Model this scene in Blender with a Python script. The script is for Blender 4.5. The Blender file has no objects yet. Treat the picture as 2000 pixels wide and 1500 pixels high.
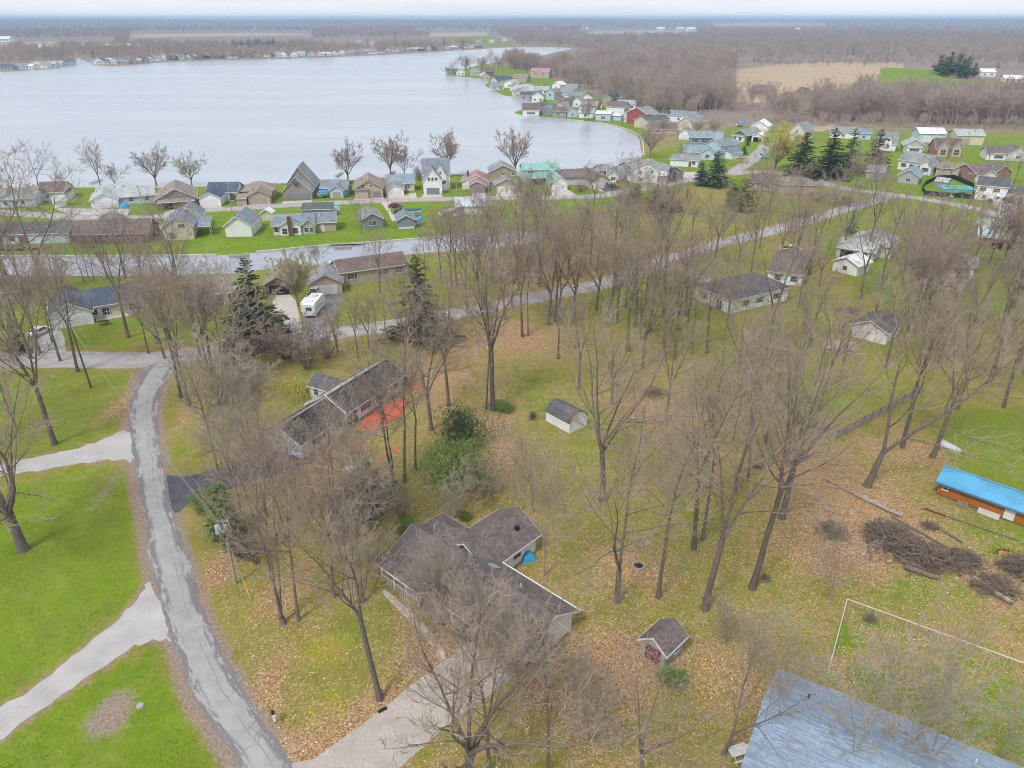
import bpy, math, random
import numpy as np
from mathutils import Vector
R = math.radians
rnd = random.Random(7)
scene = bpy.context.scene

# ------------------------------------------------------------ camera, world, sun, exposure
HC = 54.0; PITCH = R(26.45); FPX = 1435.0
cam_d = bpy.data.cameras.new('camera'); cam = bpy.data.objects.new('camera', cam_d)
scene.collection.objects.link(cam); scene.camera = cam
cam.location = (0, 0, HC); cam.rotation_euler = (R(90) - PITCH, 0, 0)
cam_d.sensor_width = 36; cam_d.lens = 36 * FPX / 2000; cam_d.clip_start = 1; cam_d.clip_end = 60000
SUN_EL, SUN_AZ = R(52), R(215)
world = bpy.data.worlds.new('World'); scene.world = world; world.use_nodes = True
wn = world.node_tree.nodes; wl = world.node_tree.links; wn.clear()
w_out = wn.new('ShaderNodeOutputWorld'); w_bg = wn.new('ShaderNodeBackground')
w_sky = wn.new('ShaderNodeTexSky'); w_sky.sky_type = 'NISHITA'; w_sky.sun_disc = False
w_sky.sun_elevation = SUN_EL; w_sky.sun_rotation = SUN_AZ; w_sky.air_density = 1.0; w_sky.dust_density = 2.0
w_tc = wn.new('ShaderNodeTexCoord'); w_map = wn.new('ShaderNodeMapping'); w_map.inputs['Scale'].default_value = (2.2, 2.2, 26.0)
w_no = wn.new('ShaderNodeTexNoise'); w_no.inputs['Scale'].default_value = 1.6; w_no.inputs['Detail'].default_value = 5
w_rp = wn.new('ShaderNodeValToRGB')
w_rp.color_ramp.elements[0].position = .32; w_rp.color_ramp.elements[0].color = (5.15, 5.5, 6.0, 1)
w_rp.color_ramp.elements[1].position = .62; w_rp.color_ramp.elements[1].color = (6.1, 6.25, 6.4, 1)
w_mx = wn.new('ShaderNodeMix'); w_mx.data_type = 'RGBA'; w_mx.inputs[0].default_value = .88
wl.new(w_tc.outputs['Generated'], w_map.inputs['Vector']); wl.new(w_map.outputs[0], w_no.inputs['Vector'])
wl.new(w_no.outputs['Fac'], w_rp.inputs[0]); wl.new(w_sky.outputs[0], w_mx.inputs[6]); wl.new(w_rp.outputs[0], w_mx.inputs[7])
wl.new(w_mx.outputs[2], w_bg.inputs[0]); w_bg.inputs[1].default_value = 0.1; wl.new(w_bg.outputs[0], w_out.inputs[0])
sun_d = bpy.data.lights.new('sun', 'SUN'); sun = bpy.data.objects.new('sun', sun_d); scene.collection.objects.link(sun)
sun_d.energy = 1.5; sun_d.angle = R(12); sun_d.color = (1, .965, .91)
sun.rotation_euler = (R(90) - SUN_EL, 0, math.pi - SUN_AZ)
scene.view_settings.view_transform = 'Standard'; scene.view_settings.look = 'None'
scene.view_settings.gamma = 1; scene.view_settings.use_curve_mapping = False
scene.view_settings.exposure = 0.80
scene.render.engine = 'CYCLES'
scene.cycles.max_bounces = 5; scene.cycles.diffuse_bounces = 2; scene.cycles.glossy_bounces = 2
scene.cycles.volume_bounces = 0; scene.cycles.use_denoising = True; scene.cycles.adaptive_threshold = .015; scene.cycles.filter_width = .95

# ------------------------------------------------------------ photograph pixel (2000x1500) -> ground point
CP, SP = math.cos(PITCH), math.sin(PITCH)
def G(px, py, z=0.0):
    a = (px - 1000) / FPX; b = (750 - py) / FPX
    dy = CP + b * SP; dz = -SP + b * CP
    t = (z - HC) / dz
    return Vector((a * t, dy * t, z))
def zdepth(px, py): return HC / (SP - (750 - py) / FPX * CP)
def mpp(px, py): return zdepth(px, py) / FPX
def top_height(bx, by, ty):
    Y = G(bx, by).y; q = (750 - ty) / FPX
    return HC - Y * (SP - q * CP) / (CP + q * SP)
def poly_w(pts): return np.array([G(*p)[:2] for p in pts])
def inside(poly, x, y):
    res = np.zeros(x.shape, bool); n = len(poly)
    for i in range(n):
        x0, y0 = poly[i]; x1, y1 = poly[(i + 1) % n]
        c = ((y0 > y) != (y1 > y))
        with np.errstate(divide='ignore', invalid='ignore'):
            xi = (x1 - x0) * (y - y0) / (y1 - y0 + 1e-12) + x0
        res ^= c & (x < xi)
    return res
def terrain(x, y):
    x = np.asarray(x, float); y = np.asarray(y, float)
    h = np.clip(12 * np.exp(-(((x - 340) / 150) ** 2 + ((y - 770) / 140) ** 2)) - .8, 0, 99)
    d = np.hypot(x, y)
    far = np.clip((d - 3200) / 6500, 0, 1)
    h = h + far ** 1.5 * (31 + 6 * np.sin(x / 900 + 1.2) + 3 * np.sin(x / 410 + y / 1500) + 5 * np.clip(x / 6000, 0, 1))
    h = h + np.clip((d - 1500) / 1500, 0, 1) * (1 - far) * 3 * np.sin(x / 300) * np.sin(y / 420)
    return h

# ------------------------------------------------------------ object helpers
COL = scene.collection
def tag(o, label=None, cat=None, group=None, kind=None):
    if label: o['label'] = label
    if cat: o['category'] = cat
    if group: o['group'] = group
    if kind: o['kind'] = kind
    return o
def empty(name, loc=(0, 0, 0), rz=0.0, label=None, cat=None, group=None):
    o = bpy.data.objects.new(name, None); COL.objects.link(o)
    o.location = loc; o.rotation_euler = (0, 0, rz); o.empty_display_size = .3
    return tag(o, label, cat, group)
def mesh_obj(name, me, parent=None, loc=(0, 0, 0), rz=0.0):
    o = bpy.data.objects.new(name, me); COL.objects.link(o); o.location = loc; o.rotation_euler = (0, 0, rz)
    if parent: o.parent = parent
    return o
def mk_mesh(name, V, F, mat=None, smooth=False):
    me = bpy.data.meshes.new(name)
    if isinstance(F, np.ndarray):
        V = np.asarray(V, np.float32); nf, k = F.shape
        me.vertices.add(len(V)); me.vertices.foreach_set('co', V.ravel())
        me.loops.add(nf * k); me.loops.foreach_set('vertex_index', F.astype(np.int32).ravel())
        me.polygons.add(nf); me.polygons.foreach_set('loop_start', np.arange(0, nf * k, k, dtype=np.int32))
        try: me.polygons.foreach_set('loop_total', np.full(nf, k, np.int32))
        except Exception: pass
        me.update(calc_edges=True)
    else:
        me.from_pydata([tuple(v) for v in V], [], F); me.update()
    if mat:
        for m in (mat if isinstance(mat, (list, tuple)) else [mat]): me.materials.append(m)
    if smooth: me.polygons.foreach_set('use_smooth', np.ones(len(me.polygons), bool))
    return me
class MB:
    """collects boxes / prisms / tubes into one mesh"""
    def __init__(s): s.V = []; s.F = []
    def add(s, V, F):
        b = len(s.V); s.V += [tuple(v) for v in V]; s.F += [tuple(i + b for i in f) for f in F]; return s
    def box(s, x0, y0, z0, x1, y1, z1):
        return s.add([(x0,y0,z0),(x1,y0,z0),(x1,y1,z0),(x0,y1,z0),(x0,y0,z1),(x1,y0,z1),(x1,y1,z1),(x0,y1,z1)],
                     [(0,3,2,1),(4,5,6,7),(0,1,5,4),(1,2,6,5),(2,3,7,6),(3,0,4,7)])
    def quad(s, a, b, c, d): return s.add([a, b, c, d], [(0, 1, 2, 3)])
    def slab(s, a, b, c, d, t):
        """quad a,b,c,d (upper face, ccw from above) with thickness t downward"""
        lo = [(p[0], p[1], p[2] - t) for p in (a, b, c, d)]
        return s.add([a, b, c, d] + lo, [(0,1,2,3),(7,6,5,4),(0,4,5,1),(1,5,6,2),(2,6,7,3),(3,7,4,0)])
    def prism(s, prof, y0, y1, axis='y'):
        n = len(prof)
        if axis == 'y': V = [(p[0], y0, p[1]) for p in prof] + [(p[0], y1, p[1]) for p in prof]
        elif axis == 'x': V = [(y0, p[0], p[1]) for p in prof] + [(y1, p[0], p[1]) for p in prof]
        else: V = [(p[0], p[1], y0) for p in prof] + [(p[0], p[1], y1) for p in prof]
        return s.add(V, [tuple(range(n))[::-1], tuple(range(n, 2*n))] + [(i, (i+1) % n, n+(i+1) % n, n+i) for i in range(n)])
    def tube(s, pts, rad, n=6, cap=True):
        pts = [Vector(p) for p in pts]; rads = rad if hasattr(rad, '__len__') else [rad] * len(pts)
        V = []; F = []
        for i, p in enumerate(pts):
            t = (pts[min(i+1, len(pts)-1)] - pts[max(i-1, 0)]).normalized()
            u = t.orthogonal().normalized() if i == 0 else (u - t * u.dot(t)).normalized()
            w = t.cross(u)
            for k in range(n):
                a = 2 * math.pi * k / n; V.append(p + (u * math.cos(a) + w * math.sin(a)) * rads[i])
        for i in range(len(pts) - 1):
            for k in range(n): F.append((i*n+k, i*n+(k+1) % n, (i+1)*n+(k+1) % n, (i+1)*n+k))
        if cap: F += [tuple(range(n))[::-1], tuple(range((len(pts)-1)*n, len(pts)*n))]
        return s.add(V, F)
    def build(s, name, mat, parent=None, loc=(0, 0, 0), rz=0.0, smooth=False):
        return mesh_obj(name, mk_mesh(name, s.V, s.F, mat, smooth), parent, loc, rz)

# ------------------------------------------------------------ materials
class NT:
    def __init__(s, name):
        s.m = bpy.data.materials.new(name); s.m.use_nodes = True; s.t = s.m.node_tree
        s.b = s.t.nodes['Principled BSDF']; s.b.inputs['Specular IOR Level'].default_value = .25
    def n(s, typ, **kw):
        nd = s.t.nodes.new(typ)
        for k, v in kw.items(): setattr(nd, k, v)
        return nd
    def put(s, sock, v):
        if hasattr(v, 'is_output'): s.t.links.new(v, sock)
        else: sock.default_value = (tuple(v) + (1,)) if (hasattr(v, '__len__') and len(v) == 3 and sock.type == 'RGBA') else v
    def pos(s, obj=False):
        if obj: return s.n('ShaderNodeTexCoord').outputs['Object']
        return s.n('ShaderNodeNewGeometry').outputs['Position']
    def noise(s, vec, scale, detail=3, rough=.55):
        nd = s.n('ShaderNodeTexNoise'); s.put(nd.inputs['Vector'], vec); nd.inputs['Scale'].default_value = scale
        nd.inputs['Detail'].default_value = detail; nd.inputs['Roughness'].default_value = rough; return nd.outputs['Fac']
    def voro(s, vec, scale, out='Color'):
        nd = s.n('ShaderNodeTexVoronoi'); s.put(nd.inputs['Vector'], vec); nd.inputs['Scale'].default_value = scale; return nd.outputs[out]
    def attr(s, name): return s.n('ShaderNodeAttribute', attribute_name=name).outputs['Fac']
    def math(s, op, a, b=0.0, clamp=False):
        nd = s.n('ShaderNodeMath', operation=op, use_clamp=clamp); s.put(nd.inputs[0], a); s.put(nd.inputs[1], b); return nd.outputs[0]
    def sstep(s, v, lo, hi):
        nd = s.n('ShaderNodeMapRange', interpolation_type='SMOOTHSTEP'); s.put(nd.inputs[0], v)
        nd.inputs[1].default_value = lo; nd.inputs[2].default_value = hi; return nd.outputs[0]
    def mix(s, f, a, b, blend='MIX'):
        nd = s.n('ShaderNodeMix', data_type='RGBA', blend_type=blend); s.put(nd.inputs[0], f); s.put(nd.inputs[6], a); s.put(nd.inputs[7], b); return nd.outputs[2]
    def ramp(s, f, stops):
        nd = s.n('ShaderNodeValToRGB'); e = nd.color_ramp.elements
        while len(e) < len(stops): e.new(.5)
        for el, (p, c) in zip(e, stops): el.position = p; el.color = tuple(c) + (1,)
        s.put(nd.inputs[0], f); return nd.outputs[0]
    def bump(s, h, strength=.3, dist=.05):
        nd = s.n('ShaderNodeBump'); nd.inputs['Strength'].default_value = strength; nd.inputs['Distance'].default_value = dist
        s.put(nd.inputs['Height'], h); s.put(s.b.inputs['Normal'], nd.outputs[0])
    def done(s, col, rough=.85, spec=None):
        s.put(s.b.inputs['Base Color'], col); s.put(s.b.inputs['Roughness'], rough)
        if spec is not None: s.b.inputs['Specular IOR Level'].default_value = spec
        return s.m
def sc(c, k): return tuple(min(1, x * k) for x in c)
MC = {}
def M_plain(name, c, rough=.7, var=.12, scale=1.5, spec=.25, bump=0):
    if name in MC: return MC[name]
    t = NT(name); f = t.noise(t.pos(), scale, 4)
    g = t.noise(t.pos(), scale * 9, 2)
    col = t.mix(t.sstep(f, .3, .7), sc(c, 1 - var), sc(c, 1 + var)); col = t.mix(t.sstep(g, .35, .75), col, sc(c, 1 - var * 1.3))
    if bump: t.bump(g, bump, .03)
    MC[name] = t.done(col, rough, spec); return MC[name]
def M_roof(name, c, course=.16):
    """shingles: courses, tab-to-tab tone, streaks and moss"""
    name = 'shingle_' + name
    if name in MC: return MC[name]
    t = NT(name); o = t.pos(True)
    mp = t.n('ShaderNodeMapping'); t.put(mp.inputs[0], o); mp.inputs['Scale'].default_value = (1 / .34, 1 / .34, 1 / course)
    v = t.voro(mp.outputs[0], 1.0)
    sep = t.n('ShaderNodeSeparateColor'); t.put(sep.inputs[0], v)
    col = t.mix(sep.outputs[0], sc(c, .74), sc(c, 1.22))
    f = t.noise(t.pos(), .55, 5, .65)
    col = t.mix(t.math('MULTIPLY', t.sstep(f, .45, .75), .6), col, sc(c, .55))
    f2 = t.noise(t.pos(), .23, 3); col = t.mix(t.math('MULTIPLY', t.sstep(f2, .5, .72), .45), col, sc((c[0], c[1] * .99, c[2] * .97), 1.45))
    t.bump(sep.outputs[1], .5, .02)
    MC[name] = t.done(col, .92, .15); return MC[name]
def M_siding(name, c, lap=.13, vert=False):
    name = 'siding_' + name
    if name in MC: return MC[name]
    t = NT(name); w = t.n('ShaderNodeTexWave', bands_direction='X' if vert else 'Z', wave_profile='SAW'); t.put(w.inputs['Vector'], t.pos(True))
    w.inputs['Scale'].default_value = .314 / lap
    f = t.noise(t.pos(), .9, 4); col = t.mix(t.sstep(f, .35, .7), sc(c, .88), sc(c, 1.04))
    col = t.mix(t.sstep(w.outputs['Fac'], .0, .14), sc(c, .72), col)
    t.bump(w.outputs['Fac'], .4, .03)
    MC[name] = t.done(col, .6, .3); return MC[name]
def M_glass():
    if 'glass' in MC: return MC['glass']
    t = NT('window_glass'); f = t.noise(t.pos(), .8, 2)
    MC['glass'] = t.done(t.mix(f, (.03, .035, .045), (.10, .11, .13)), .08, .6); return MC['glass']

# ------------------------------------------------------------ ground: one sheet to the horizon, cover mapped by where it grows
LAKE_PX = [(-500, 372), (0, 367), (135, 367), (330, 367), (450, 363), (540, 359), (720, 350), (812, 346), (950, 340), (1012, 345), (1090, 337), (1160, 334), (1200, 327),
  (1240, 312), (1258, 304), (1250, 290), (1250, 268), (1215, 250), (1167, 239), (1112, 232), (1050, 228), (1012, 224), (1003, 219), (1020, 214), (1060, 208), (1065, 203), (1040, 199), (1010, 190), (982, 187),
  (955, 171), (945, 168), (957, 160), (950, 154), (910, 151), (875, 147), (869, 144), (885, 141), (930, 128), (985, 120), (1040, 113), (1090, 101), (1125, 94), (1090, 92), (1000, 92), (940, 96), (870, 100),
  (800, 105), (690, 110), (600, 114), (500, 116), (380, 119), (300, 123), (250, 128), (215, 130), (180, 126), (158, 114), (148, 114), (152, 124), (110, 134), (50, 138), (0, 141), (-500, 150)]
CANAL_PX = [(-400, 503), (0, 503), (290, 502), (425, 500), (500, 494), (640, 481), (680, 479), (765, 472), (885, 462), (962, 456), (1040, 452), (1075, 456), (1040, 476), (950, 488), (885, 491), (797, 497),
  (700, 508), (650, 518), (500, 527), (475, 535), (362, 537), (250, 541), (0, 538), (-400, 538)]
LAKE = poly_w(LAKE_PX); CANAL = poly_w(CANAL_PX)
POLYS = [  # channel, value, pixel polygon
 ('green', .70, [(-500, 930), (0, 955), (150, 913), (250, 902), (272, 1000), (284, 1140), (240, 1192), (120, 1295), (0, 1378), (-500, 1500)]),
 ('green', .80, [(-600, 1800), (-300, 1600), (105, 1375), (310, 1255), (345, 1330), (410, 1460), (470, 1600), (600, 1900)]),
 ('green', .62, [(-400, 700), (0, 720), (200, 718), (262, 735), (250, 800), (240, 835), (120, 880), (0, 905), (-400, 930)]),
 ('green', .95, [(-500, 365), (140, 362), (540, 356), (950, 337), (1250, 308), (1330, 330), (1400, 345), (1300, 375), (1000, 460), (640, 482), (440, 500), (-500, 505)]),
 ('green', .62, [(-300, 538), (360, 536), (490, 536), (430, 660), (300, 672), (-300, 690)]),
 ('green', .5, [(490, 525), (800, 490), (1040, 470), (1130, 545), (860, 618), (560, 668)]),
 ('green', .62, [(1500, 400), (1740, 375), (2300, 440), (2300, 560), (2000, 640), (1760, 640), (1560, 460)]),
 ('green', .40, [(1130, 580), (1350, 480), (1500, 470), (1660, 600), (1790, 700), (1720, 800), (1560, 820), (1300, 720)]),
 ('green', .62, [(1790, 860), (1900, 790), (2300, 800), (2300, 1100), (2000, 1060), (1830, 920)]),
 ('green', .88, [(1650, 1180), (2000, 1310), (2300, 1420), (2300, 1640), (1700, 1420), (1610, 1330)]),
 ('green', .8, [(1255, 305), (1440, 245), (2300, 285), (2300, 440), (1700, 380), (1500, 372), (1330, 350)]),
 ('green', .95, [(850, 142), (940, 160), (935, 172), (980, 195), (1000, 226), (1170, 245), (1260, 275), (1310, 250), (1150, 180), (1040, 140), (950, 125)]),
 ('green', .95, [(1700, 200), (1720, 150), (1760, 143), (1830, 150), (1860, 172), (1950, 168), (2200, 165), (2200, 190), (1960, 195), (1800, 195)]),
 ('tan', 1.0, [(1425, 200), (1440, 140), (1500, 127), (1600, 122), (1760, 122), (1770, 134), (1725, 140), (1700, 190), (1600, 200)]),
 ('green', .9, [(100, 88), (225, 79), (225, 85), (150, 92)]), ('tan', 1.0, [(-100, 88), (100, 79), (120, 93), (-100, 97)]),
 ('tan', 1.0, [(255, 69), (420, 66), (600, 65), (610, 68), (400, 71), (260, 73)]), ('tan', 1.0, [(808, 66), (850, 63), (950, 63), (955, 69), (840, 72)]),
 ('green', .7, [(840, 71), (955, 70), (1000, 80), (1010, 88), (960, 92), (870, 80)]),
 ('tan', .9, [(1145, 63), (1230, 60), (1360, 61), (1360, 65), (1150, 68)]), ('tan', .9, [(1390, 50), (1470, 47), (1610, 49), (1610, 53), (1400, 54)]),
 ('tan', .8, [(1565, 247), (1630, 243), (1650, 252), (1590, 257)]), ('green', .6, [(1440, 246), (1560, 245), (1700, 252), (2300, 262), (2300, 290), (1430, 280)]),
 ('litter', .45, [(345, 760), (450, 695), (900, 625), (1300, 650), (1560, 830), (1830, 870), (2000, 1060), (2500, 1300), (2500, 1900), (600, 1900), (580, 1500), (480, 1300), (400, 1110), (365, 1000)]),
 ('green', .42, [(880, 640), (1300, 650), (1560, 830), (1830, 870), (2000, 1060), (2300, 1300), (1650, 1180), (1400, 1340), (1130, 1260), (1060, 980), (920, 800)]),
 ('green', .40, [(345, 800), (450, 700), (880, 640), (920, 800), (1060, 980), (800, 1100), (860, 1300), (600, 1480), (480, 1300), (400, 1100)]),
 ('litter', .42, [(860, 540), (1060, 470), (1300, 470), (1330, 520), (1180, 560), (900, 620)]),
 ('litter', .3, [(-400, 700), (200, 718), (262, 735), (245, 830), (0, 905), (-400, 930)]),
]
BLOBS = [  # channel, px, py, rx, ry, strength
 ('litter', 528, 1345, 30, 60, .6), ('litter', 600, 1460, 60, 40, .6), ('litter', 700, 1405, 60, 35, .6), ('litter', 840, 1290, 50, 45, .5), ('litter', 760, 1370, 40, 25, .4),
 ('litter', 965, 850, 45, 90, .45), ('litter', 1000, 650, 90, 45, .5), ('litter', 1210, 1290, 90, 60, .55), ('litter', 1150, 1390, 60, 50, .45), ('litter', 1230, 1110, 80, 50, .4),
 ('litter', 1600, 930, 120, 60, .45), ('litter', 1720, 1020, 110, 60, .5), ('litter', 1770, 850, 90, 60, .45), ('litter', 1640, 1080, 110, 60, .5), ('litter', 1960, 1150, 70, 50, .4),
 ('litter', 432, 1110, 26, 50, .6), ('litter', 338, 840, 9, 50, .5), ('litter', 1270, 800, 80, 50, .4), ('litter', 870, 740, 70, 60, .35), ('litter', 650, 950, 90, 60, .35), ('litter', 560, 1160, 50, 50, .3),
 ('litter', 1020, 520, 60, 30, .3), ('litter', 1090, 520, 40, 30, .4), ('litter', 1450, 1330, 80, 60, .25), ('litter', 1650, 1330, 12, 70, .4), ('litter', 1800, 1240, 140, 12, .35), ('litter', 900, 1090, 60, 200, .2),
 ('litter', 225, 800, 20, 30, .5), ('litter', 210, 930, 30, 25, .35), ('litter', 1320, 1270, 120, 40, .2), ('litter', 1050, 1350, 30, 30, .4), ('litter', 800, 1180, 30, 50, .3), ('litter', 640, 860, 60, 60, .3),
 ('moss', 645, 1395, 55, 50, 1.0), ('moss', 630, 1270, 75, 55, .7), ('moss', 480, 1200, 26, 50, .55), ('moss', 400, 880, 28, 40, .6), ('moss', 1270, 1200, 45, 25, .6), ('moss', 1700, 700, 80, 50, .35), ('moss', 590, 1180, 60, 40, .3),
 ('moss', 240, 655, 60, 20, .5), ('moss', 1020, 730, 60, 60, .35), ('moss', 1640, 730, 60, 60, .35), ('moss', 1000, 900, 60, 50, .25), ('moss', 1060, 1330, 40, 50, .25), ('moss', 100, 750, 120, 30, .3), ('moss', 1330, 960, 80, 60, .2),
 ('dirt', 215, 1395, 45, 55, .95), ('dirt', 207, 960, 24, 60, .55), ('dirt', 100, 1318, 26, 14, .7), ('dirt', 1700, 1240, 20, 60, .6), ('dirt', 1695, 1310, 14, 60, .5), ('dirt', 1800, 1430, 120, 16, .6),
 ('dirt', 1990, 1065, 120, 10, .6),
 ('dirt', 430, 545, 120, 20, .5), ('dirt', 1740, 1080, 120, 40, .35), ('dirt', 640, 485, 60, 6, .7), ('dirt', 210, 405, 60, 10, .8), ('dirt', 30, 460, 60, 16, .8), ('dirt', 1290, 480, 50, 16, .5), ('dirt', 1640, 470, 50, 20, .35),
 ('green', 1950, 1060, 80, 40, .5), ('green', 1160, 870, 70, 60, .25), ('green', 1000, 740, 80, 50, .4), ('green', 1330, 1010, 60, 50, .3), ('green', 350, 880, 8, 80, .7), ('green', 400, 860, 22, 50, .6), ('green', 1800, 1150, 120, 25, .5), ('green', 1110, 800, 60, 30, .4),
 ('green', 1790, 1330, 60, 40, .4), ('green', 1260, 1290, 60, 15, .3), ('green', 700, 1230, 70, 60, .25), ('green', 1600, 780, 90, 50, .3), ('green', 1240, 560, 60, 40, .4), ('green', 585, 760, 25, 40, .6), ('green', 1330, 1340, 20, 30, .4), ('green', 560, 1480, 20, 40, .5),
]
ROAD_L = [(470, 1560), (463, 1500), (427, 1433), (379, 1367), (355, 1300), (323, 1207), (293, 1100), (283, 1020), (271, 967), (263, 903), (253, 839), (253, 807), (259, 767), (269, 740), (283, 717), (300, 703)]
ROAD_R = [(610, 1560), (575, 1500), (540, 1447), (500, 1385), (448, 1300), (403, 1207), (371, 1100), (344, 1020), (329, 967), (319, 903), (309, 839), (309, 807), (316, 767), (331, 737), (352, 716), (385, 702)]
DRIVE_A = [(257, 836), (225, 846), (187, 865), (128, 881), (40, 900), (-200, 925), (-200, 965), (40, 924), (160, 905), (225, 897), (268, 903)]
DRIVE_B = [(290, 1130), (280, 1153), (245, 1199), (173, 1257), (128, 1297), (61, 1348), (0, 1385), (-200, 1500), (-200, 1570), (0, 1447), (107, 1367), (208, 1300), (267, 1257), (317, 1247)]
def build_ground():
    ys = [-30.0]
    while ys[-1] < 26000: ys.append(ys[-1] + max(.55, (ys[-1] + 75) * .0125))
    ys = np.array(ys); ts = np.linspace(-1.05, 1.05, 460); ts = ts * (0.55 + .45 * np.abs(ts))
    Y, T = np.meshgrid(ys, ts, indexing='ij'); X = T * (Y + 85)
    Z = terrain(X, Y)
    V = np.stack([X, Y, Z], -1).reshape(-1, 3); nr, nc = Y.shape
    i = np.arange(nr - 1)[:, None] * nc + np.arange(nc - 1)[None]
    F = np.stack([i, i + 1, i + nc + 1, i + nc], -1).reshape(-1, 4)
    x, y = V[:, 0], V[:, 1]
    ch = {k: np.zeros(len(x), np.float32) for k in ('green', 'litter', 'dirt', 'moss', 'tan', 'wood')}
    for c, v, p in POLYS:
        m = inside(poly_w(p), x, y); ch[c][m] = np.maximum(ch[c][m], v)
    ch['litter'][:] = np.maximum(ch['litter'], .12 * (y < 330))
    for c, px, py, rx, ry, s in BLOBS:
        p = G(px, py); ax = max(rx * mpp(px, py), .8); ay = max((G(px, py - ry).y - G(px, py + ry).y) / 2, .8)
        ch[c] += s * np.exp(-(((x - p.x) / ax) ** 2 + ((y - p.y) / ay) ** 2))
    near = y < 150
    def shoulder(pts, w, s):
        Q = np.array([G(*p)[:2] for p in pts]); idx = np.where(near)[0]; dm = np.full(len(idx), 1e9)
        for a, b in zip(Q[:-1], Q[1:]):
            d = b - a; tt = np.clip(((x[idx] - a[0]) * d[0] + (y[idx] - a[1]) * d[1]) / (d @ d), 0, 1); dm = np.minimum(dm, np.hypot(x[idx] - a[0] - tt * d[0], y[idx] - a[1] - tt * d[1]))
        ch['dirt'][idx] = np.maximum(ch['dirt'][idx], s * np.exp(-(dm / w) ** 2)); ch['green'][idx] *= 1 - .7 * np.exp(-(dm / w) ** 2)
    shoulder(ROAD_L, 1.25, .95); shoulder(ROAD_R[:-1], 1.0, .85)
    for q in (DRIVE_A, DRIVE_B): shoulder(q, .55, .75)
    ch['wood'] = (np.clip((y - 330) / 120, 0, 1) * (1 - np.clip(ch['green'] + ch['tan'], 0, 1))).astype(np.float32)
    me = mk_mesh('ground', V, F)
    me.polygons.foreach_set('use_smooth', np.ones(len(me.polygons), bool))
    for k, a in ch.items():
        at = me.attributes.new(k, 'FLOAT', 'POINT'); at.data.foreach_set('value', a.astype(np.float32))
    t = NT('ground_cover'); P = t.pos()
    n_big = t.noise(P, .11, 4); n_mid = t.noise(P, .45, 5, .65); n_fine = t.noise(P, 3.2, 4, .7); n_vf = t.noise(P, 9, 2)
    wob = t.math('ADD', t.math('MULTIPLY', n_mid, .62), t.math('MULTIPLY', n_big, .38)); n_tuft = t.noise(P, 1.4, 4, .75)
    wobf = t.math('ADD', t.math('MULTIPLY', wob, .5), t.math('ADD', t.math('MULTIPLY', n_fine, .25), t.math('MULTIPLY', n_tuft, .25)))
    def mask(a, w, k=1.0, soft=.12):
        return t.sstep(t.math('ADD', t.math('MULTIPLY', t.attr(a), k), t.math('SUBTRACT', w, 1.0)), -.02 - soft, -.02 + soft)
    # rough grass
    base = t.ramp(wobf, [(.28, (.10, .112, .022)), (.45, (.19, .19, .038)), (.55, (.28, .24, .062)), (.7, (.40, .31, .12))])
    lawn = t.ramp(wobf, [(.26, (.05, .115, .008)), (.43, (.10, .19, .010)), (.56, (.175, .245, .018)), (.72, (.33, .31, .06))])
    lawn = t.mix(t.math('MULTIPLY', t.sstep(t.noise(P, .19, 6, .75), .5, .68), .65), lawn, (.27, .25, .075)); lawn = t.mix(t.math('MULTIPLY', t.sstep(n_vf, .62, .74), .55), lawn, (.40, .37, .16))
    gm = t.sstep(t.math('ADD', t.attr('green'), t.math('MULTIPLY', t.math('SUBTRACT', wob, .5), 1.9)), .2, .84)
    col = t.mix(gm, base, lawn)
    mm = t.sstep(t.math('ADD', t.attr('moss'), t.math('MULTIPLY', t.math('SUBTRACT', wob, .5), 1.2)), .2, .8)
    col = t.mix(mm, col, t.ramp(n_fine, [(.35, (.22, .235, .012)), (.6, (.33, .30, .018))]))
    dm = t.sstep(t.math('ADD', t.attr('dirt'), t.math('MULTIPLY', t.math('SUBTRACT', wobf, .5), 1.6)), .25, .7)
    col = t.mix(dm, col, t.ramp(n_fine, [(.3, (.17, .125, .1)), (.5, (.27, .205, .165)), (.68, (.36, .29, .23))]))
    # fallen leaves
    v1 = t.voro(P, 7.5); s1 = t.n('ShaderNodeSeparateColor'); t.put(s1.inputs[0], v1)
    leaf = t.ramp(s1.outputs[0], [(.06, (.17, .095, .05)), (.28, (.33, .195, .10)), (.6, (.43, .275, .15)), (.82, (.51, .36, .21)), (.96, (.62, .48, .32))])
    leaf = t.mix(t.math('MULTIPLY', t.sstep(n_mid, .4, .65), .4), leaf, (.26, .155, .09))
    lm = t.sstep(t.math('ADD', t.attr('litter'), t.math('ADD', t.math('MULTIPLY', t.math('SUBTRACT', wob, .5), 2.1), t.math('MULTIPLY', t.math('SUBTRACT', s1.outputs[1], .5), .55))), .3, .85)
    lm = t.math('MULTIPLY', lm, t.sstep(t.attr('litter'), .02, .3))
    col = t.mix(lm, col, leaf)
    tn = t.n('ShaderNodeTexWave', bands_direction='DIAGONAL'); t.put(tn.inputs[0], P); tn.inputs['Scale'].default_value = .035; tn.inputs['Distortion'].default_value = 3
    tan = t.mix(t.math('MULTIPLY', tn.outputs['Fac'], .6), (.36, .27, .18), (.46, .37, .26))
    col = t.mix(t.sstep(t.math('ADD', t.attr('tan'), t.math('MULTIPLY', t.math('SUBTRACT', wob, .5), .4)), .4, .6), col, tan)
    col = t.mix(t.attr('wood'), col, t.ramp(wob, [(.35, (.19, .15, .13)), (.6, (.28, .225, .185)), (.75, (.33, .28, .19))]))
    hh = t.math('ADD', t.math('MULTIPLY', n_fine, .6), t.math('MULTIPLY', s1.outputs[2], t.math('MULTIPLY', lm, .5)))
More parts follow.
